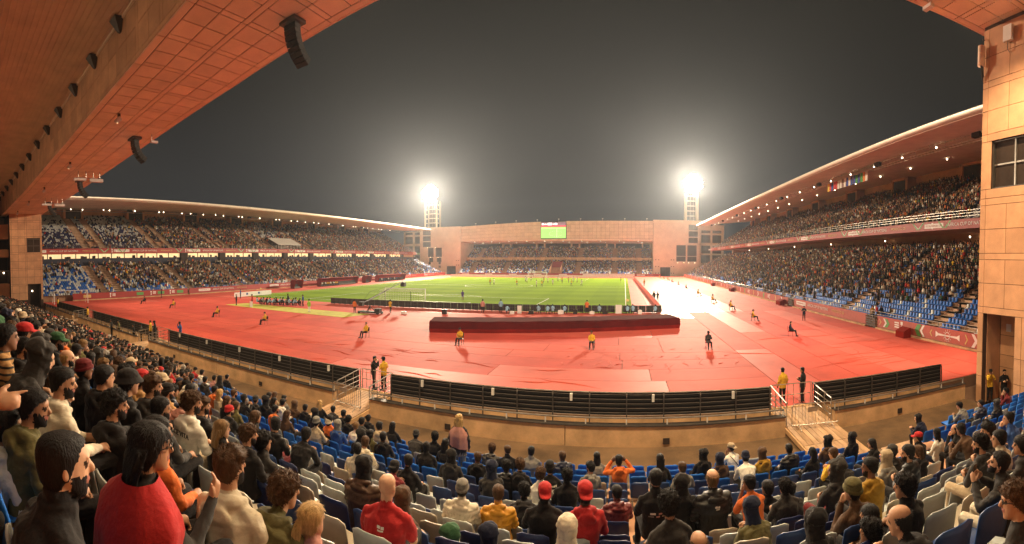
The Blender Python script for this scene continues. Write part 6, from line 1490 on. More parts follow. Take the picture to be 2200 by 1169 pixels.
# ================================================================= spectators picked out one by one: (photo x, photo y of head top, body, head, head colour, top, legs, skin)
P_ = [
 # centre and right, front rows to back rows
 (790, 890, 'sit0', 'short', 'black', 'black', 'black', 3, {}), (815, 906, 'sitR', 'short', 'black', 'beige', 'navy', 4, {}), (844, 905, 'fem0', 'long', 'black', 'black', 'black', 3, {}), (896, 926, 'lean0', 'beanie', 'charcoal', 'charcoal', 'black', 3, {}),
 (931, 928, 'sitL', 'curly', 'black', 'black', 'navy', 3, {}), (826, 927, 'sit0', 'short', 'black', 'black', 'black', 4, {}), (915, 948, 'cross0', 'short', 'black', 'black', 'black', 3, dict(sc=1.05)), (967, 967, 'sit0', 'hood', 'black', 'charcoal', 'grey', 2, {}), (1027, 970, 'crossL', 'short', 'brown', 'black', 'black', 3, {}),
 (1138, 958, 'cross0', 'short', 'black', 'grey', 'charcoal', 4, {}), (1085, 989, 'puff0', 'curly', 'black', 'black', 'black', 3, {}), (1116, 985, 'femL', 'curly', 'brown', 'black', 'black', 1, {}), (1162, 1004, 'femR', 'curly', 'brown', 'white', 'navy', 1, {}), (1185, 991, 'fem0', 'beanie', 'black', 'black', 'black', 2, dict(deco='bands')),
 (1222, 1006, 'sitL', 'curly', 'black', 'black', 'black', 2, {}), (870, 1050, 'fem0', 'hood_b', 'brown', 'brown', 'navy', 1, dict(d=4.6)), (990, 1030, 'puff0', 'beanie', 'grey', 'cream', 'black', 2, dict(d=5.9, kind='puffer')), (1073, 1041, 'puff0', 'fade', 'brown', 'amber', 'black', 2, dict(d=5.9, kind='puffer')),
 (1163, 1034, 'cross0', 'cap_back', 'red', 'black', 'navy', 3, dict(d=5.6)), (963, 1130, 'sit0', 'hood', 'green', 'black', 'black', 2, dict(d=4.4)), (1058, 1130, 'sit0', 'hood', 'navy', 'charcoal', 'black', 2, dict(d=4.5)), (1214, 1111, 'fem0', 'hood_b', 'cream', 'black', 'black', 1, dict(d=3.9)),
 (785, 984, 'puff0', 'hood_b', 'black', 'brown', 'black', 2, dict(d=5.1)), (766, 950, 'sitL', 'short', 'black', 'cream', 'beige', 1, {}), (780, 936, 'crossL', 'short', 'brown', 'cream', 'grey', 1, {}),
 (1286, 971, 'fem0', 'braids', 'black', 'grey', 'black', 4, {}), (1266, 991, 'crossL', 'quiff', 'black', 'grey', 'charcoal', 1, {}), (1334, 978, 'cheer0', 'short', 'black', 'orange', 'charcoal', 4, {}), (1254, 1032, 'sit0', 'cap_back', 'red', 'red', 'black', 4, dict(d=5.4, sc=1.06)),
 (1405, 1008, 'cross0', 'fade', 'black', 'black', 'black', 2, dict(d=6.5, deco='logos')), (1470, 1018, 'sit0', 'hood', 'black', 'black', 'black', 2, dict(d=6.5, sc=1.05)), (1444, 1050, 'fem0', 'curly', 'black', 'charcoal', 'navy', 2, {}), (1509, 966, 'crossL', 'hood', 'black', 'black', 'black', 3, {}),
 (1573, 952, 'teeL', 'cap_back', 'beige', 'white', 'grey', 3, dict(deco='dots')), (1530, 1007, 'puff0', 'balding', 'fair', 'black', 'black', 0, dict(d=6.4, deco='mark')), (1615, 1018, 'teeL', 'short', 'black', 'orange', 'black', 3, dict(d=6.2)), (1501, 1134, 'sit0', 'balding', 'brown', 'charcoal', 'black', 1, dict(d=3.7)), (1625, 1066, 'lean0', 'hood', 'navy', 'olive', 'grey', 2, dict(d=5.3)),
 (1641, 961, 'sit0', 'hood_b', 'brown', 'mustard', 'black', 3, {}), (1700, 952, 'puff0', 'short', 'black', 'black', 'black', 3, {}), (1744, 960, 'fem0', 'long', 'black', 'black', 'black', 2, {}), (1797, 964, 'leanL', 'short', 'brown', 'yellow', 'black', 1, {}), (1792, 991, 'crossL', 'hood', 'charcoal', 'charcoal', 'burgundy', 2, {}),
 (1828, 930, 'sit0', 'hood', 'black', 'black', 'black', 2, {}), (1864, 984, 'crossL', 'fade', 'black', 'mustard', 'black', 3, dict(d=5.2)), (1842, 1024, 'chinL', 'beanie', 'olive', 'brown', 'charcoal', 2, dict(d=4.8)), (1864, 1083, 'femL', 'long', 'black', 'brown', 'black', 1, dict(d=4.3)), (1753, 1095, 'sit0', 'hood', 'black', 'black', 'black', 2, dict(d=4.1)), (1874, 1117, 'sitL', 'curly', 'black', 'charcoal', 'black', 2, dict(d=3.8)),
 (1974, 928, 'sitL', 'cap', 'red', 'black', 'black', 2, {}), (1952, 952, 'crossL', 'short', 'black', 'black', 'black', 1, dict(kind='puffer')), (1903, 967, 'femL', 'hijab', 'beige', 'grey', 'black', 1, {}), (1974, 957, 'femL', 'long', 'brown', 'black', 'black', 1, {}), (2015, 918, 'fem0', 'braids', 'black', 'white', 'navy', 4, {}), (2056, 911, 'chinL', 'balding', 'black', 'black', 'black', 1, {}),
 (2165, 883, 'chinL', 'short', 'black', 'blue', 'navy', 1, dict(d=8)), (2127, 906, 'crossL', 'quiff', 'black', 'charcoal', 'black', 1, dict(d=6.3)), (2146, 922, 'sitL', 'short', 'black', 'cream', 'beige', 1, dict(d=5.6)), (2107, 933, 'crossL', 'curly', 'black', 'charcoal', 'beige', 1, dict(d=5.3)), (2195, 930, 'femL', 'long', 'black', 'charcoal', 'black', 1, dict(d=5.2)),
 (1946, 1010, 'sitL', 'curly', 'black', 'black', 'black', 2, dict(d=4.2)), 
 (840, 1017, 'heroF', 'bald', 'black', 'red', 'charcoal', 0, dict(d=3.95, deco='mark')), (1941, 1068, 'leanL', 'balding', 'black', 'black', 'black', 1, dict(d=3.3)), (2148, 962, 'heroP', 'short', 'black', 'charcoal', 'cream', 1, dict(d=4.2, phone=1)), (2198, 1030, 'heroR', 'curly', 'brown', 'charcoal', 'black', 1, dict(d=2.75, glasses=1)),
 (128, 933, 'heroA', 'buzz', 'black', 'black', 'black', 0, dict(d=1.55)), (312, 898, 'heroB', 'wavy', 'black', 'charcoal', 'black', 1, dict(d=2.3, cape=1, glasses=1)), (513, 957, 'heroC', 'quiff', 'brown', 'cream', 'black', 1, dict(d=2.8)), (605, 1012, 'heroD', 'curly', 'brown', 'olive', 'black', 0, dict(d=2.85)), (685, 1073, 'femR', 'pony', 'blond', 'pink', 'black', 0, dict(d=2.75)),
 (987, 889, 'standf', 'wavy', 'blond', 'charcoal', 'grey', 1, dict(d=12.2, shawl=1)),
 # left of centre
 (392, 797, 'sitR', 'short', 'black', 'black', 'black', 2, {}), (404, 809, 'sit0', 'short', 'brown', 'cream', 'black', 1, {}), (433, 794, 'sit0', 'short', 'black', 'white', 'black', 2, {}), (459, 805, 'fem0', 'short', 'black', 'pink', 'navy', 2, {}), (470, 806, 'fem0', 'hijab', 'black', 'black', 'black', 2, {}), (487, 804, 'sit0', 'fade', 'black', 'black', 'navy', 1, {}), (440, 808, 'sit0', 'short', 'black', 'charcoal', 'black', 2, {}),
 (392, 819, 'sitR', 'curly', 'brown', 'black', 'beige', 1, {}), (417, 825, 'sit0', 'beanie', 'grey', 'charcoal', 'black', 1, {}), (459, 829, 'sitR', 'short', 'black', 'orange', 'black', 2, {}), (473, 835, 'fem0', 'long', 'blond', 'beige', 'navy', 0, {}), (501, 837, 'sitR', 'short', 'brown', 'charcoal', 'black', 1, {}), (435, 853, 'sitR', 'quiff', 'brown', 'black', 'black', 1, {}), (487, 849, 'femR', 'long', 'brown', 'black', 'black', 1, {}),
 (522, 848, 'phone0', 'beanie', 'black', 'black', 'black', 2, dict(phone=1)), (551, 851, 'sit0', 'beanie', 'charcoal', 'charcoal', 'black', 2, {}), (571, 851, 'sit0', 'hood', 'black', 'black', 'black', 2, {}), (587, 854, 'femR', 'long', 'black', 'charcoal', 'black', 1, {}), (580, 843, 'sit0', 'short', 'black', 'black', 'black', 2, {}), (591, 842, 'fem0', 'wavy', 'brown', 'beige', 'black', 1, {}), (610, 849, 'sitR', 'short', 'black', 'grey', 'black', 2, {}), (605, 856, 'sit0', 'fade', 'black', 'white', 'black', 2, {}), (632, 860, 'sit0', 'hood_b', 'brown', 'brown', 'black', 2, {}),
 (497, 872, 'sitR', 'beanie', 'red', 'black', 'black', 1, {}), (508, 862, 'femR', 'long', 'brown', 'olive', 'black', 1, {}), (479, 901, 'femR', 'wavy', 'fair', 'black', 'black', 0, dict(d=5.0)), (532, 913, 'sitR', 'curly', 'brown', 'black', 'black', 1, dict(d=4.8)), (548, 880, 'femR', 'long', 'brown', 'charcoal', 'black', 1, {}), (590, 871, 'sitR', 'short', 'black', 'orange', 'black', 2, {}), (592, 897, 'crossL', 'cap', 'black', 'black', 'burgundy', 1, {}), (615, 880, 'femR', 'wavy', 'brown', 'brown', 'black', 1, {}),
 (657, 869, 'sit0', 'short', 'black', 'black', 'black', 2, {}), (690, 859, 'fem0', 'wavy', 'blond', 'black', 'black', 0, {}), (680, 877, 'fem0', 'hood', 'black', 'black', 'black', 2, {}), (717, 871, 'sit0', 'short', 'black', 'charcoal', 'black', 3, {}), (738, 881, 'sit0', 'fade', 'black', 'black', 'black', 3, {}), (710, 892, 'fem0', 'short', 'black', 'orange', 'black', 3, {}), (681, 895, 'fem0', 'beanie', 'grey', 'beige', 'black', 1, {}), (706, 899, 'cross0', 'beanie', 'cream', 'black', 'tan', 2, dict(kind='puffer')),
 (727, 902, 'sit0', 'hood_b', 'grey', 'blue', 'navy', 2, {}), (749, 893, 'sit0', 'curly', 'black', 'black', 'black', 2, {}), (764, 905, 'fem0', 'short', 'fair', 'white', 'black', 0, {}), (778, 897, 'sit0', 'short', 'black', 'charcoal', 'black', 2, {}), (776, 922, 'sit0', 'hood', 'black', 'black', 'tan', 2, {}), (800, 922, 'femR', 'long', 'black', 'olive', 'black', 2, {}),
 (573, 924, 'femR', 'curly', 'black', 'charcoal', 'black', 1, dict(d=5.0)), (407, 840, 'sitR', 'curly', 'brown', 'white', 'beige', 1, dict(d=5.1, shirt=1)), (336, 887, 'sitR', 'short', 'black', 'orange', 'black', 2, dict(d=3.0)),
 # the profiles on the left
 (133, 785, 'sitR', 'fade', 'black', 'cream', 'black', 1, dict(d=3.2)), (218, 782, 'sit0', 'fade', 'black', 'black', 'black', 1, dict(d=4.2)), (267, 790, 'sit0', 'bucket', 'black', 'black', 'black', 1, dict(d=4.6)), (185, 770, 'femR', 'beanie', 'burgundy', 'black', 'black', 3, dict(d=4.9)), (148, 748, 'sitR', 'balding', 'blond', 'black', 'black', 0, dict(d=5.7)), (115, 712, 'sitR', 'cap', 'green', 'black', 'black', 2, dict(d=7)), (45, 691, 'sit0', 'cap', 'red', 'black', 'black', 2, dict(d=5.8)), (320, 803, 'sitR', 'quiff', 'brown', 'charcoal', 'black', 1, dict(d=5.4)),
 (45, 722, 'sitR', 'short', 'black', 'black', 'black', 2, dict(d=4.6)), (96, 720, 'sit0', 'hood', 'charcoal', 'brown', 'black', 2, dict(d=5.4)), (20, 868, 'sit0', 'short', 'black', 'white', 'black', 2, dict(d=2.7)), (350, 850, 'sitR', 'short', 'black', 'charcoal', 'black', 2, dict(d=4.3)), (255, 838, 'sitR', 'curly', 'black', 'black', 'black', 2, dict(d=3.4)), (60, 830, 'sitR', 'short', 'black', 'olive', 'black', 2, dict(d=2.6)),
]
TARGET = (-25, 105)
PEOPLE = []     # (row, x, args)
def solve_row(px, py, key):
    d = ray(px, py); b = BODY[key]; best = None
    for k, (yy, z) in enumerate(ROWS):
        Y = yy + b['HM'].translation.y * .8
        if Y < .12: continue
        t = Y / d[1]
        if t <= 0: continue
        H = CAMZ + d[2] * t - z; q = H / (b['top'] + .02)
        if q <= 0: continue
        e = abs(math.log(q / 1.03))
        if best is None or e < best[0]: best = (e, k, d[0] * t, q)
    return best
GARM = {'puff0': 'puffer', 'puffL': 'puffer', 'tee0': 'T-shirt', 'teeL': 'T-shirt', 'fem0': 'top', 'femL': 'jacket', 'femR': 'coat'}
for (px, py, key, head, hc, top, legs, sk, ex) in P_:
    if 'd' in ex:
        dd = ex['d']; dv = ray(px, py); t = dd / math.hypot(dv[0], dv[1]); zt = CAMZ + dv[2] * t; hy = BODY[key]['HM'].translation.y; x, y = dv[0] * t, dv[1] * t - hy
        k = min(range(len(ROWS)), key=lambda q: abs(ROWS[q][0] - y)); Hd = BODY[key]['top'] + .02; sc_ = max(.9, min(1.12, (zt - ROWS[k][1]) / Hd)); PEOPLE.append(dict(k=k, x=x, y=y, z=zt - Hd * sc_, key=key, head=head, hc=hc, top=top, legs=legs, sk=sk, sc=sc_, ex=ex, px=px)); print('HERO', px, py, 'row', k, 'y %.2f' % y, 'lift %.2f' % (zt - Hd * sc_ - ROWS[k][1])); continue
    e, k, x, q = solve_row(px, py, key)
    PEOPLE.append(dict(k=k, x=x, y=ROWS[k][0], z=ROWS[k][1], key=key, head=head, hc=hc, top=top, legs=legs, sk=sk, sc=max(.88, min(1.14, q)), ex=ex, px=px))
# the packed left side of the stand, seat by seat
used = [(p['x'], p['y']) for p in PEOPLE]
arnd = random.Random(21); auto = []
for (x, yy, z, k, c) in SLOT:
    px, py = proj((x, yy + .05, z + 1.2)); d = math.hypot(x, yy)
    if px > 415 or px < -60 or d < 3.3: continue
    if k == 0 and x > -22: continue
    if arnd.random() < (.12 if k == 0 else .05): continue
    if any(abs(kk[1] - yy) < .55 and abs(kk[0] - x) < .42 for kk in used): continue
    head = arnd.choices(['short', 'fade', 'curly', 'quiff', 'hood', 'hood_b', 'beanie', 'cap', 'long', 'hijab', 'balding', 'bun', 'wavy', 'bucket', 'pony'], [22, 12, 9, 7, 9, 5, 9, 7, 6, 4, 3, 2, 3, 2, 2])[0]
    fem = head in ('long', 'hijab', 'bun', 'wavy', 'pony'); key = arnd.choice(['fem0', 'femR', 'femR', 'fem0']) if fem else arnd.choice(['sit0', 'sit0', 'sitR', 'sitR', 'lean0', 'cross0', 'puff0', 'phone0', 'crossL', 'sitL'])
    hc = arnd.choices(['black', 'brown', 'fair'], [8, 3, 1])[0] if HEADNAME[head] == 'hair' else arnd.choices(['black', 'charcoal', 'navy', 'grey', 'beige', 'red', 'white', 'green', 'burgundy', 'cream', 'orange'], [8, 5, 4, 3, 3, 2.5, 2, 1, 1, 2, .6])[0]
    top = arnd.choices([n for n, _ in TOPC], [w for _, w in TOPC])[0]
    auto.append((d, dict(k=k, x=x + arnd.uniform(-.06, .06), y=yy + arnd.uniform(-.04, .06), z=z, key=key, head=head, hc=hc, top=top, legs=arnd.choice(['black', 'navy', 'charcoal', 'black']), sk=arnd.choices(range(5), [2, 4, 4, 2, 1])[0], sc=arnd.uniform(.93, 1.08), ex=dict(jit=arnd.uniform(-.3, .3), stand=arnd.random() < .03), px=px)))
# more people between the ones picked out, where the rows are half full
tops_ = [(p['px'], proj((p['x'], p['y'], p['z'] + 1.25 * p['sc']))[1]) for p in PEOPLE]; extra = 0
for (x, yy, z, k, c) in SLOT:
    px, py = proj((x, yy + .05, z + 1.3)); d = math.hypot(x, yy)
    if not (640 < px < 2190) or k < 2 or d < 4.6 or extra >= 98: continue
    if arnd.random() < (.45 if px < 1250 else .55): continue
    if any(abs(kk[1] - yy) < .5 and abs(kk[0] - x) < .5 for kk in used) or any(abs(px - a) < 26 and -12 < py - b < 46 for a, b in tops_): continue
    head = arnd.choices(['short', 'fade', 'curly', 'hood', 'hood_b', 'beanie', 'cap_back', 'long', 'hijab', 'bun'], [18, 10, 10, 12, 6, 9, 4, 7, 5, 2])[0]; fem = head in ('long', 'hijab', 'bun')
    key = arnd.choice(['fem0', 'femL']) if fem else arnd.choice(['sit0', 'sitL', 'lean0', 'cross0', 'puff0', 'crossL', 'chinL', 'leanL', 'puffL'])
    hc = arnd.choices(['black', 'brown'], [8, 3])[0] if HEADNAME[head] == 'hair' else arnd.choices(['black', 'charcoal', 'navy', 'grey', 'burgundy', 'olive'], [8, 4, 3, 2, 1, 1])[0]
    PEOPLE.append(dict(k=k, x=x, y=yy, z=z, key=key, head=head, hc=hc, top=arnd.choices(['black', 'charcoal', 'navy', 'brown', 'olive', 'grey', 'beige', 'burgundy', 'white'], [10, 5, 4, 3, 2, 2, 1.5, 1, .7])[0], legs='black', sk=arnd.choices(range(5), [2, 4, 4, 2, 1])[0], sc=arnd.uniform(.95, 1.06), ex=dict(jit=arnd.uniform(-.3, .3)), px=px)); used.append((x, yy)); tops_.append((px, py)); extra += 1
print('EXTRA', extra)
for d_, p in auto:
    if d_ < 9 and p['head'] in ('hood', 'hood_b', 'hijab') and p['hc'] in ('white', 'cream', 'beige'): p['hc'] = 'charcoal'
    if d_ < 9 and p['top'] in ('white', 'cream') and arnd.random() < .6: p['top'] = 'charcoal'
    if p['key'] in ('sit0', 'sitR', 'cross0', 'fem0') and arnd.random() < .12 and p['top'] not in ('black',): p['ex']['kind'] = 'stripe'
auto.sort(key=lambda t: t[0])
N_IND = 300 - len(PEOPLE) - 34
PEOPLE += [t[1] for t in auto[:N_IND]]; mass = [t[1] for t in auto[N_IND:]]
PEOPLE.sort(key=lambda p: (p['k'], -p['x']))
pc = {}
LAST = {}
for p in PEOPLE:
    pc[p['k']] = pc.get(p['k'], 0) + 1; key = p['key']
    yaw = math.atan2(-(TARGET[0] - p['x']), TARGET[1] - p['y']) * .7 + p['ex'].get('jit', 0) * .6
    hn = HEADTXT[p['head']]; hn = hn % p['hc'] if '%' in hn else hn
    lab = 'spectator in %s %s with %s, %s row up, %s from the right' % (p['top'], GARM.get(key, 'jacket'), hn, ordinal(p['k'] + 1), ordinal(pc[p['k']]))
    o = add_person(key, p['head'], p['hc'], p['top'], p['legs'], p['sk'], (p['x'], p['y'], p['z']), yaw, p['sc'] * p['ex'].get('sc', 1) if False else p['sc'], lab, 'spectators of the near stand', p['ex'].get('kind', 'puffer' if key.startswith('puff') else 'cloth'), beardcol='black')
    p['o'] = o
    if p['ex'].get('phone') or (key == 'phone0' and p['px'] > 200):
        m = MB(); m.box(-.038, .40, .93, .038, .41, 1.08); ph = m.build('phone', M['black_plastic']); ph.matrix_world = o.matrix_basis; ph.location = o.location; ph.rotation_euler = o.rotation_euler; ph.scale = o.scale
        tag(ph, 'phone held up by the spectator in %s row, %s from the right' % (ordinal(p['k'] + 1), ordinal(pc[p['k']])), 'phone', 'phones held by spectators')
    me_ = BODY[key]['mesh']; dc = p['ex'].get('deco')
    if dc == 'logos':
        for (a, b, c, d, mt) in ((-.11, -.04, .80, .825, 'white'), (.0, .10, .80, .825, 'pink'), (-.13, -.06, .765, .785, 'grey'), (-.03, .02, .762, .787, 'pink'), (.05, .12, .765, .785, 'beige')): decal(o, me_, a, b, c, d, cloth(mt))
    if dc == 'mark':
        for (a, b, c, d) in ((-.035, .0, .885, .91), (.005, .035, .88, .905), (-.03, .03, .862, .875)): decal(o, me_, a, b, c, d, cloth('white'))
    if dc == 'dots':
        for q in range(34): xx = -.13 + .26 * ((q * .618) % 1); zz = .62 + .33 * ((q * .381 + .13) % 1); decal(o, me_, xx, xx + .018, zz, zz + .020, cloth('charcoal'), nx=1, nz=1)
    if dc == 'bands':
        for zz in (.72, .79, .86):
            for q in range(9): xx = -.13 + q * .03; decal(o, me_, xx, xx + .018, zz, zz + .035, cloth('white'), nx=2, nz=2)
    if p['ex'].get('shawl'):
        rings = []
        for t in np.linspace(0, 1, 9):
            w = .085 + .15 * math.sin(min(1, t * 2.4) * math.pi / 2); rings.append([V3((w * math.cos(a) * (1 + .03 * math.sin(6 * a + 4 * t)), -.03 + (.095 + .06 * min(1, t * 2)) * math.sin(a) * (1 + .08 * t * math.sin(8 * a)), 1.47 - .52 * t - (.05 * math.cos(a) * t))) for a in [math.pi * .92 + math.pi * 1.16 * q / 26 for q in range(27)]])
        m = MB(); m.add([tuple(q) for r_ in rings for q in r_], [(i * 27 + q, i * 27 + q + 1, (i + 1) * 27 + q + 1, (i + 1) * 27 + q) for i in range(8) for q in range(26)]); link('shawl', m.mesh('shawl', cloth('pink'), True), o)
    if p['ex'].get('glasses'):
        m = MB(); HMx = BODY[key]['HM']
        for sx in (-1, 1):
            m.tube([HMx @ V3((sx * .033 + .021 * math.cos(t), .101 - .006 * abs(math.cos(t)), .012 + .017 * math.sin(t))) for t in np.linspace(0, 2 * math.pi, 13)], .0028, 5); m.tube([HMx @ V3((sx * .055, .098, .018)), HMx @ V3((sx * .084, .0, .016))], .0028, 5)
        m.tube([HMx @ V3((-.012, .104, .016)), HMx @ V3((.012, .104, .016))], .0028, 5); link('glasses', m.mesh('glasses', M['black_plastic']), o)
    if p['ex'].get('cape'):
        B2 = Body(); nb_ = V3(POSES['sit']['nb']); rings = []
        for t in np.linspace(0, 1, 9):
            w = .087 + .180 * math.sin(min(1, t * 3.6) * math.pi / 2); rings.append([V3((w * math.cos(a) * (1 + .03 * math.sin(7 * a + 5 * t)), -.01 - .02 * t + (.095 + .10 * min(1, t * 3)) * math.sin(a) * (1 + .10 * t * math.sin(9 * a + 2)), nb_.z + .045 - .62 * t)) for a in [2 * math.pi * q / 40 for q in range(40)]])
        m = MB(); n_ = 40; vs_ = [tuple(q) for r_ in rings for q in r_]; m.add(vs_, [(i * n_ + q, i * n_ + (q + 1) % n_, (i + 1) * n_ + (q + 1) % n_, (i + 1) * n_ + q) for i in range(8) for q in range(n_) if not (7 <= q <= 12 and i > 0)])
        me_ = m.mesh('cape', cloth('red'), True); link('cape', me_, o)
    if p['ex'].get('shirt'):
        t1 = text_mesh('shirt_print', 'DOLCE VITA', .075, cloth('charcoal')); pr_ = link('shirt_print', t1, o); pr_.location = (0, -.158, .90); pr_.rotation_euler = (math.pi / 2, 0, 0)
        m = MB(); m.add([(-.06, -.150, .62), (.03, -.152, .60), (.07, -.150, .72), (.0, -.152, .82), (-.05, -.15, .76)], [(0, 1, 2, 3, 4)]); link('shirt_print', m.mesh('shirt_print', cloth('mustard')), o)
# people sitting beside the camera at the left edge of the picture
for (px, py, key, dd, head, hc, top, sk, lab) in ((-42, 720, 'pointer', 1.95, 'short', 'black', 'black', 1, 'spectator at the left edge pointing forward with an outstretched hand'), (-22, 862, 'heroF', 1.28, 'fade', 'black', 'orange', 2, 'spectator in orange jersey cut off by the left edge, beside the bearded man')):
    d = ray(px, py); t = dd / math.hypot(d[0], d[1]); x, y, z = d[0] * t, d[1] * t, CAMZ + d[2] * t; k_ = min(range(len(ROWS)), key=lambda q: abs(ROWS[q][0] - (y - .1)))
    add_person(key, head, hc, top, 'black', sk, (x, ROWS[k_][0], ROWS[k_][1]), -.05, max(.9, min(1.15, (z - ROWS[k_][1]) / 1.31)), lab, 'spectators of the near stand')
# ================================================================= build the masses
low = [low_template(k_, h_) for k_, h_ in (('sit0', 'short'), ('sitR', 'fade'), ('fem0', 'long'), ('lean0', 'beanie'), ('cross0', 'hood'), ('sitR', 'curly'), ('puff0', 'cap'), ('cheer0', 'short'))]
groups = []
mk = np.array([(p['x'], p['y'], p['z'], math.atan2(-(TARGET[0] - p['x']), TARGET[1] - p['y']) * .7 + p['ex']['jit'], p['sc']) for p in mass]).reshape(-1, 5)
ch = RNG.integers(0, 7, len(mk))
for i in range(7): q = mk[ch == i]; groups.append((*low[i], q, rand_cols(len(q))))
cw = np.array([(x, y, z, yaw, RNG.uniform(.92, 1.1)) for x, y, z, yaw in CROWD])
dist = np.hypot(cw[:, 0], cw[:, 1]); nearm = dist < 47
q = cw[nearm]; ch = RNG.integers(0, 8, len(q))
for i in range(8): groups.append((*low[i], q[ch == i], rand_cols(int((ch == i).sum()))))
fv, ff, fc = far_person(); q = cw[~nearm]; groups.append((fv, ff, fc, q, rand_cols(len(q))))
cme = instance_mesh('crowd', groups, M['crowd_col']); co = link('crowd', cme); tag(co, 'mass of spectators filling the stands round the pitch', kind='stuff')
sw_ = np.array([(x, y, z, yaw, 1.0) for x, y, z, yaw, c in SEATS]); scid = np.array([c for *_, c in SEATS]); cols = np.array([SEATC[c] for c in (0, 1, 2, 3)])[scid][:, None, :] * RNG.uniform(.85, 1.12, (len(SEATS), 1, 1))
def tri_of(me, off=0):
    me.calc_loop_triangles(); return np.array([v.co for v in me.vertices]), np.array([t.vertices for t in me.loop_triangles], np.int32)
isn = sw_[:, 1] < 14.0; isn &= np.abs(sw_[:, 3]) < .01
g2 = [(sv, sf, np.zeros(len(sf), int), sw_[~isn], cols[~isn])]
v1, f1 = tri_of(SB); v2, f2 = tri_of(SP); v1 = np.concatenate([v1, v2]); f1 = np.concatenate([f1, f2 + len(v1) - len(v2)])
far_n = isn & (np.hypot(sw_[:, 0], sw_[:, 1]) > 16); near_n = isn & ~far_n
g2 += [(v1, f1, np.zeros(len(f1), int), sw_[near_n], cols[near_n]), (sv, sf, np.zeros(len(sf), int), sw_[far_n], cols[far_n])]
so = link('stand_seats', instance_mesh('stand_seats', g2, M['seat_col'])); tag(so, 'rows of blue and white seats filling the stands', kind='stuff')
print('CROWD', len(CROWD), 'mass', len(mass), 'seats', len(SEATS), 'tris', len(cme.polygons), len(so.data.polygons), 'people', len(PEOPLE))
# ================================================================= people and gear on the track and the pitch
def chair_mesh(mat):
    m = MB()
    for sx in (-1, 1):
        m.tube([(sx * .2, -.2, 0), (sx * .2, -.22, .45), (sx * .2, -.27, .92)], .016, 6); m.tube([(sx * .2, .2, 0), (sx * .2, .19, .45)], .016, 6)
    m.box(-.22, -.22, .43, .22, .22, .46); m.hexa([(-.21, -.25, .55), (.21, -.25, .55), (.21, -.23, .55), (-.21, -.23, .55), (-.21, -.285, .92), (.21, -.285, .92), (.21, -.265, .92), (-.21, -.265, .92)])
    return m.mesh('track_chair', mat)
CHR = {'dark': chair_mesh(M['steel_dark']), 'red': chair_mesh(M['velvet_top'])}
def person_at(px, py, key, head, hc, top, legs, sk, face, label, group, z=0.0, chair=None, sc=1.0, shoe='shoe_d', cat='person'):
    x, y, _ = ground_at(px, py, z); o = add_person(key, head, hc, top, legs, sk, (x, y, z), face, sc, label, group, shoe=shoe, cat=cat)
    if chair:
        c = link('track_chair', CHR[chair]); c.location = (x, y, z); c.rotation_euler = (0, 0, face); CH_.append(1); tag(c, '%s chair of the %s seated steward from the left on the track' % (chair if chair == 'red' else 'dark steel', ordinal(len(CH_))), 'chair', 'chairs on the track')
    return o
S_ = math.pi; CH_ = []
# seated stewards spaced along the track, looking at the stands
for i, (px, py, top, key, face) in enumerate(((310, 653, 'charcoal', 'chair0', S_ * .95), (373, 662, 'yellow', 'chair0', S_ * .93), (467, 681, 'yellow', 'chair0', S_ * .92), (570, 697, 'yellow', 'chairL', S_ * .92), (786, 725, 'yellow', 'chair0', S_ * .9), (989, 740, 'yellow', 'chairL', S_ * .98), (1272, 748, 'yellow', 'chair0', S_), (1522, 748, 'charcoal', 'chairL', -S_ * .97), (1698, 722, 'navy', 'chair0', -S_ * .62), (1618, 690, 'yellow', 'chair0', -S_ * .55), (1570, 666, 'yellow', 'chairL', -S_ * .52), (1531, 650, 'yellow', 'chair0', -S_ * .52), (1500, 636, 'yellow', 'chair0', -S_ * .5), (1474, 624, 'charcoal', 'chair0', -S_ * .5), (1457, 616, 'charcoal', 'chair0', -S_ * .5), (1444, 609, 'charcoal', 'chairL', -S_ * .5), (1435, 604, 'amber', 'chair0', -S_ * .5), (1425, 600.5, 'yellow', 'chair0', -S_ * .5), (1417, 597.8, 'yellow', 'chair0', -S_ * .5))):
    person_at(px, py, key, 'cap' if i % 2 else 'fade', 'black', top, 'black', (2 + i) % 5, face, 'steward in %s jacket seated on the red track, %s of the line from the left' % (top, ordinal(i + 1)), 'seated stewards on the track', chair='red' if top in ('navy', 'charcoal') else 'dark', sc=1.06)
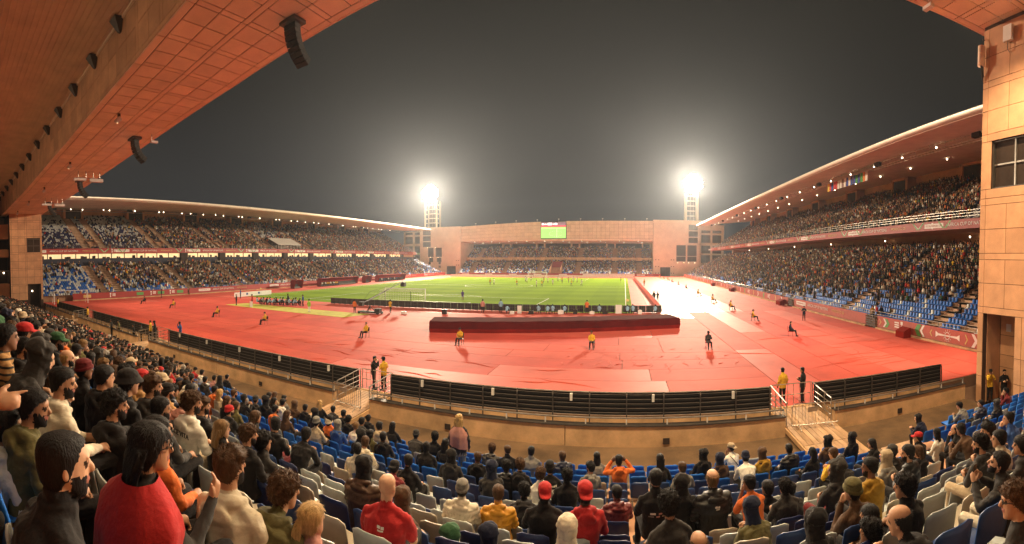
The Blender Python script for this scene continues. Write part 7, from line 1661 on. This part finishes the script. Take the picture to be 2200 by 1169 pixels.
# standing stewards and officials
ST = [(1727, 689, 'standx', 'navy', 'standing man in navy near the right stand banner', 0), (347, 640, 'stand0', 'navy', 'standing man in navy before the left stand banner', 0),
      (803, 836, 'standface', 'black', 'dark-clad official talking at the left gangway gate', .02), (825, 838, 'standx', 'yellow', 'steward in yellow jacket and dark cap at the left gangway gate', .02),
      (1681, 868, 'stand0', 'yellow', 'steward in yellow jacket standing with his back turned on the right gangway', -.05), (1724, 866, 'standx', 'black', 'tall official in black with a cap on the right gangway', -.05),
      (2126, 862, 'standface', 'yellow', 'steward in yellow jacket on the phone by the tower doorway', FLOOR), (2156, 864, 'standx', 'black', 'official in black with arms crossed in the tower doorway', FLOOR),
      (324, 730, 'stand0', 'yellow', 'steward in yellow jacket on the far gangway beyond the crowd', .0), (333, 731, 'stand0', 'black', 'man in black beside the yellow steward on the far gangway', .0), (288, 738, 'stand0', 'black', 'man in black standing on the walkway left of the far gangway', FLOOR), (304, 736, 'stand0', 'charcoal', 'man in charcoal standing on the walkway at the far gangway', FLOOR), (256, 726, 'stand0', 'olive', 'man in olive standing on the far walkway behind the crowd', FLOOR), (240, 724, 'stand0', 'black', 'man in black on the far walkway behind the crowd', FLOOR), (388, 734, 'standface', 'blue', 'man in blue leaning at the fence right of the far gangway', 0.0), (189, 690, 'stand0', 'yellow', 'steward in yellow jacket far along the walkway', 0), (125, 664, 'stand0', 'yellow', 'steward in yellow jacket at the far end of the walkway', 0),
      (664, 671, 'stand0', 'lime', 'photographer in lime bib standing by the camera row', 0), (762, 672, 'stand0', 'orange', 'camera crane operator in orange vest', 0), (838, 672, 'player', 'yellow', 'man in yellow vest striding past the goal boards', 0), (1037, 672, 'stand0', 'pink', 'woman in pink vest standing behind the goal boards', 0), (1076, 672, 'stand0', 'lightblue', 'man in light blue bib standing behind the boards', 0), (1261, 674, 'standx', 'orange', 'man in orange vest standing behind the boards', 0), (508, 656, 'standx', 'black', 'man in black standing left of the camera row', 0), (542, 656, 'stand0', 'red', 'man in red standing beside the camera row', 0), (517, 641, 'stand0', 'blue', 'man in blue in front of the white board', 0), (619, 655, 'stand0', 'navy', 'man in navy standing among the camera row', 0), (651, 658, 'stand0', 'blue', 'man in blue at the right end of the camera row', 0),
      (1405, 648, 'stand0', 'charcoal', 'dark figure beside the right touchline boards', 0), (1413, 649, 'standx', 'black', 'second dark figure beside the right touchline boards', 0), (1384, 614, 'stand0', 'amber', 'distant figure in amber beside the right touchline boards', 0),
      (1697, 650, 'stand0', 'yellow', 'steward in yellow at the second gate of the right stand', 0), (1874, 690, 'stand0', 'yellow', 'steward in yellow behind the nearest gate of the right stand', .5), (1893, 690, 'stand0', 'navy', 'man in navy behind the nearest gate of the right stand', .5), (1630, 624, 'stand0', 'yellow', 'steward in yellow at the foot of the right stand, middle distance', .4), (1535, 604, 'stand0', 'yellow', 'steward in yellow at the foot of the right stand, far off', .4)]
for i, (px, py, key, top, lab, z) in enumerate(ST):
    back = lab.startswith('steward in yellow jacket standing') or 'crane' in lab or 'vest' in lab or 'bib' in lab
    person_at(px, py, key, 'cap' if i % 3 == 0 else ('fade' if i % 3 == 1 else 'short'), 'black', top, 'black' if top != 'lime' else 'white', (i * 2 + 1) % 5, (.1 if back else S_ * .85) if i not in (2, 3, 4, 5) else (-1.2, 1.3, .25, .9)[i - 2], lab, 'people standing round the track', z=z, sc=1.03)
# photographers on low stools behind the goal boards
for i, px in enumerate((1089, 1157, 1176, 1188, 1213, 1287, 1348, 1360, 1407)):
    person_at(px, 675, 'chair0' if i % 2 else 'lean0', 'cap' if i % 3 else 'short', 'black', 'lightblue', 'black', 2 + i % 3, (-.2 + .1 * (i % 4)), 'photographer in light blue bib behind the goal boards, %s from the left' % ordinal(i + 1), 'photographers behind the goal boards', sc=1.0)
for i in range(20):
    px = 553 + i * 4.6; person_at(px, 654 + .12 * i + 1.2 * (i % 2), 'lean0' if i % 3 else 'chair0', 'short' if i % 2 else 'cap', 'black', ('lightblue', 'charcoal', 'lightblue', 'grey', 'black')[i % 5], 'black', i % 5, -.3, 'photographer crouched in the camera row left of the goal, %s from the left' % ordinal(i + 1), 'photographers left of the goal', sc=.98)
# players
PLY = [(1053, 612.5, 'y'), (1062, 611.5, 'w'), (1110, 614.5, 'y'), (1129, 605, 'w'), (1132.5, 607.5, 'w'), (1141, 603.5, 'o'), (1152.5, 616, 'w'), (1164.5, 616, 'y'), (1168.5, 609, 'y'), (1177, 607.5, 'w'), (1187.5, 613.5, 'w'), (1199.5, 604.5, 'w'), (1207.5, 608, 'y'), (1221, 608, 'y'), (1228.5, 614.5, 'y'), (1232, 606.5, 'w'), (1239, 607, 'w'), (1250, 614.5, 'w')]
for i, (px, py, c) in enumerate(PLY):
    person_at(px, py, 'player' if i % 3 else 'player2', 'fade', 'black', dict(y='yellow', w='white', o='pink')[c], 'blue' if c == 'y' else 'white', 3 + i % 2, (i * 1.9) % 6.28, 'football player in %s, %s from the left of those upfield' % (dict(y='yellow shirt and blue shorts', w='all white', o='pink referee shirt')[c], ordinal(i + 1)), 'players on the pitch', sc=1.04, cat='player')
person_at(994, 645, 'player2', 'short', 'black', 'purple', 'purple', 3, .2, 'goalkeeper in purple standing in front of the near penalty area', 'players on the pitch', cat='player')
person_at(1334, 607, 'player2', 'short', 'black', 'black', 'black', 2, 1.4, 'assistant referee in black on the right touchline', 'players on the pitch', cat='player')
# camera crane
bx_, by_, _ = ground_at(795, 674); r = empty('camera_crane', (bx_, by_, 0)); tag(r, 'black camera crane with its long arm reaching over the goal boards', 'camera crane')
d = ray(866, 605); t = (by_ + 9.5) / d[1]; tip = V3((d[0] * t, by_ + 9.5, CAMZ + d[2] * t)); piv = V3((bx_, by_, 1.9)); tail = piv - (tip - piv) * .22
m = MB(); m.tube([tail, piv, tip], [.09, .11, .055], 8); m.build('arm', M['black_plastic'], r)
m = MB(); m.tube([tail + V3((0, 0, .05)), piv + V3((0, 0, 1.0)), tip], .02, 5); m.build('stay', M['black_plastic'], r)
m = MB(); m.box(tail.x - .3, tail.y - .25, tail.z - .25, tail.x + .3, tail.y + .25, tail.z + .25); m.build('counterweight', M['black_plastic'], r)
m = MB(); m.tube([(bx_, by_, .5), piv], .07, 8); m.build('column', M['black_plastic'], r)
for q in range(3):
    a = q * 2.1 + .4; m = MB(); m.tube([(bx_, by_, 1.0), (bx_ + .85 * math.cos(a), by_ + .85 * math.sin(a), .18)], .045, 6); m.build('leg', M['black_plastic'], r)
m = MB(); m.box(bx_ - 1.6, by_ - .5, .15, bx_ + 1.7, by_ + .5, .32); m.build('dolly', M['black_plastic'], r)
for sx in (-1.4, 1.5):
    for sy in (-.55, .55): m = MB(); m.tube([(bx_ + sx, by_ + sy - .06, .18), (bx_ + sx, by_ + sy + .06, .18)], .18, 12); m.build('wheel', M['black_plastic'], r)
m = MB(); m.box(bx_ + .9, by_ - .35, .33, bx_ + 1.6, by_ + .35, .75); m.build('weights_box', M['black_plastic'], r)
m = MB(); m.box(tip.x - .3, tip.y - .3, tip.z - .75, tip.x + .3, tip.y + .4, tip.z - .1); m.build('camera_head', M['black_plastic'], r)
# team benches and the fourth-official tables on the left touchline
def dugout(px0, px1, y_, label):
    ya, yb = px0, px1; X = -76.5; r = empty('team_bench', (X, (ya + yb) / 2, 0)); tag(r, label, 'bench', 'team benches on the left touchline')
    prof = [(X - 1.5, .05), (X - 1.6, 1.9), (X - 1.0, 2.25), (X + .3, 2.2), (X + .3, 2.12), (X - .95, 2.16), (X - 1.5, 1.85), (X - 1.42, .05)]
    MB().prism(prof, 'y', ya, yb).build('canopy', M['velvet_top'], r)
    for yy in (ya - .06, yb + .01): MB().prism([(X - 1.6, .05), (X - 1.6, 1.9), (X - 1.0, 2.25), (X + .3, 2.2), (X - .3, .05)], 'y', yy, yy + .05).build('side', M['velvet_top'], r)
    n = int((yb - ya) / .62)
    for k in range(n):
        yy = ya + .35 + k * .62; m = MB(); m.box(X - 1.2, yy - .22, .42, X - .75, yy + .22, .5); m.box(X - 1.25, yy - .22, .5, X - 1.17, yy + .22, 1.05); m.build('seat', M['black_plastic'], r)
    MB().box(X - 1.3, ya + .1, .05, X - .7, yb - .1, .42).build('plinth', M['steel_dark'], r)
dugout(91.5, 109, 0, 'long red team bench shelter on the near half of the left touchline'); dugout(121, 139, 0, 'long red team bench shelter on the far half of the left touchline'); dugout(81, 84, 0, 'short red shelter left of the long team bench'); dugout(113.5, 116.5, 0, 'small red shelter between the two long team benches')
for i in range(22):
    yy = 92.2 + i * .75 if i < 11 else 121.5 + (i - 11) * 1.4
    add_person('chair0', 'short', 'black', ('yellow', 'white', 'olive', 'white', 'yellow')[i % 5] if i < 11 else ('navy', 'white', 'blue')[i % 3], 'black', 2 + i % 3, (-77.4, yy, 0.0), -S_ / 2, 1.0, 'person in %s on the %s team bench, %s seat from the near end' % ((('yellow', 'white', 'olive', 'white', 'yellow')[i % 5] if i < 11 else ('navy', 'white', 'blue')[i % 3]), 'near' if i < 11 else 'far', ordinal(i + 1 if i < 11 else i - 10)), 'people on the team benches')
# white board at the left, small white panels behind the goal boards
x0, y0, _ = ground_at(504, 640); x1, y1, _ = ground_at(583, 633); r = empty('sponsor_board', (x0, y0, 0)); tag(r, 'low white sponsor board standing on the track left of the camera row', 'advertising board')
m = MB(); u = (V3((x1, y1, 0)) - V3((x0, y0, 0))).normalized(); nn = V3((-u.y, u.x, 0)) * .08
a_, b_ = V3((x0, y0, 0)), V3((x1, y1, 0)); m.hexa([a_ + V3((0, 0, .1)), b_ + V3((0, 0, .1)), b_ + nn + V3((0, 0, .1)), a_ + nn + V3((0, 0, .1)), a_ + V3((0, 0, 1.0)), b_ + V3((0, 0, 1.0)), b_ + nn + V3((0, 0, 1.0)), a_ + nn + V3((0, 0, 1.0))]); m.build('panel', M['white_board'], r)
for q in (.3, .62): c_ = a_.lerp(b_, q); m = MB(); d_ = u * .5; w_ = -nn * .15; m.hexa([c_ + w_ + V3((0, 0, .4)), c_ + d_ + w_ + V3((0, 0, .4)), c_ + d_ + w_ * .2 + V3((0, 0, .4)), c_ + w_ * .2 + V3((0, 0, .4)), c_ + w_ + V3((0, 0, .8)), c_ + d_ + w_ + V3((0, 0, .8)), c_ + d_ + w_ * .2 + V3((0, 0, .8)), c_ + w_ * .2 + V3((0, 0, .8))]); m.build('print', cloth('blue'), r)
for i, (px, w, h) in enumerate(((1116, .55, 1.05), (1329, .8, 1.15), (540, .6, .9))):
    x, y, _ = ground_at(px, 674 if i < 2 else 660); m = MB(); m.box(x - w / 2, y - .05, .02, x + w / 2, y, h); m.box(x - w / 2 + .05, y, .02, x - w / 2 + .1, y + .3, .08)
    tag(m.build('white_panel', M['white_board']), 'small white panel leaning at the boards, %s' % ('left of the photographers' if i == 0 else 'below the corner flag' if i == 1 else 'at the camera row'), 'panel', 'white panels on the track')
# cases and tripods at the boards
for i, px in enumerate((1100, 1141, 1205, 1236, 1272, 1300, 1375, 955, 868)):
    x, y, _ = ground_at(px, 675); m = MB(); w = .5 + .1 * (i % 3); m.box(x - w / 2, y - .2, .0, x + w / 2, y + .2, .35 + .08 * (i % 4)); m.box(x - .1, y - .02, .35 + .08 * (i % 4), x + .1, y + .02, .42 + .08 * (i % 4))
    tag(m.build('equipment_case', M['black_plastic' if i % 2 else 'white_board']), '%s equipment case on the track behind the goal boards, %s from the left' % ('black' if i % 2 else 'pale', ordinal(sorted((1100, 1141, 1205, 1236, 1272, 1300, 1375, 955, 868)).index(px) + 1)), 'case', 'equipment cases behind the boards')
# hurdle-like frame and small goal by the left stand
sgx, sgy = -76.0, 23.4; r = empty('training_goal', (sgx, sgy, 0)); tag(r, 'small empty white training goal beside the left stand', 'goal')
for q in (-3.2, 3.2): MB().tube([(sgx, sgy + q, 0), (sgx, sgy + q, 2.4)], .06, 8).build('post', M['white'], r)
MB().tube([(sgx, sgy - 3.26, 2.4), (sgx, sgy + 3.26, 2.4)], .06, 8).build('crossbar', M['white'], r); MB().tube([(sgx - 1.5, sgy - 3.2, .06), (sgx, sgy - 3.2, 2.4)], .04, 6).build('stay', M['white'], r); MB().tube([(sgx - 1.5, sgy + 3.2, .06), (sgx, sgy + 3.2, 2.4)], .04, 6).build('stay', M['white'], r)
bpy.data.scenes.remove(TMP)
# ================================================================= the night haze lit by the floodlights
def build_haze(density):
    m = bpy.data.materials.new('night_haze'); m.use_nodes = True; nt = m.node_tree; nt.nodes.clear()
    o = nt.nodes.new('ShaderNodeOutputMaterial'); v = nt.nodes.new('ShaderNodeVolumePrincipled')
    v.inputs['Color'].default_value = (.78, .87, 1.0, 1); v.inputs['Density'].default_value = density; v.inputs['Anisotropy'].default_value = .6
    nt.links.new(v.outputs[0], o.inputs['Volume'])
    h = MB().box(-420, -80, -3, 380, 420, 62).build('haze', m); tag(h, kind='stuff')
build_haze(.00025)
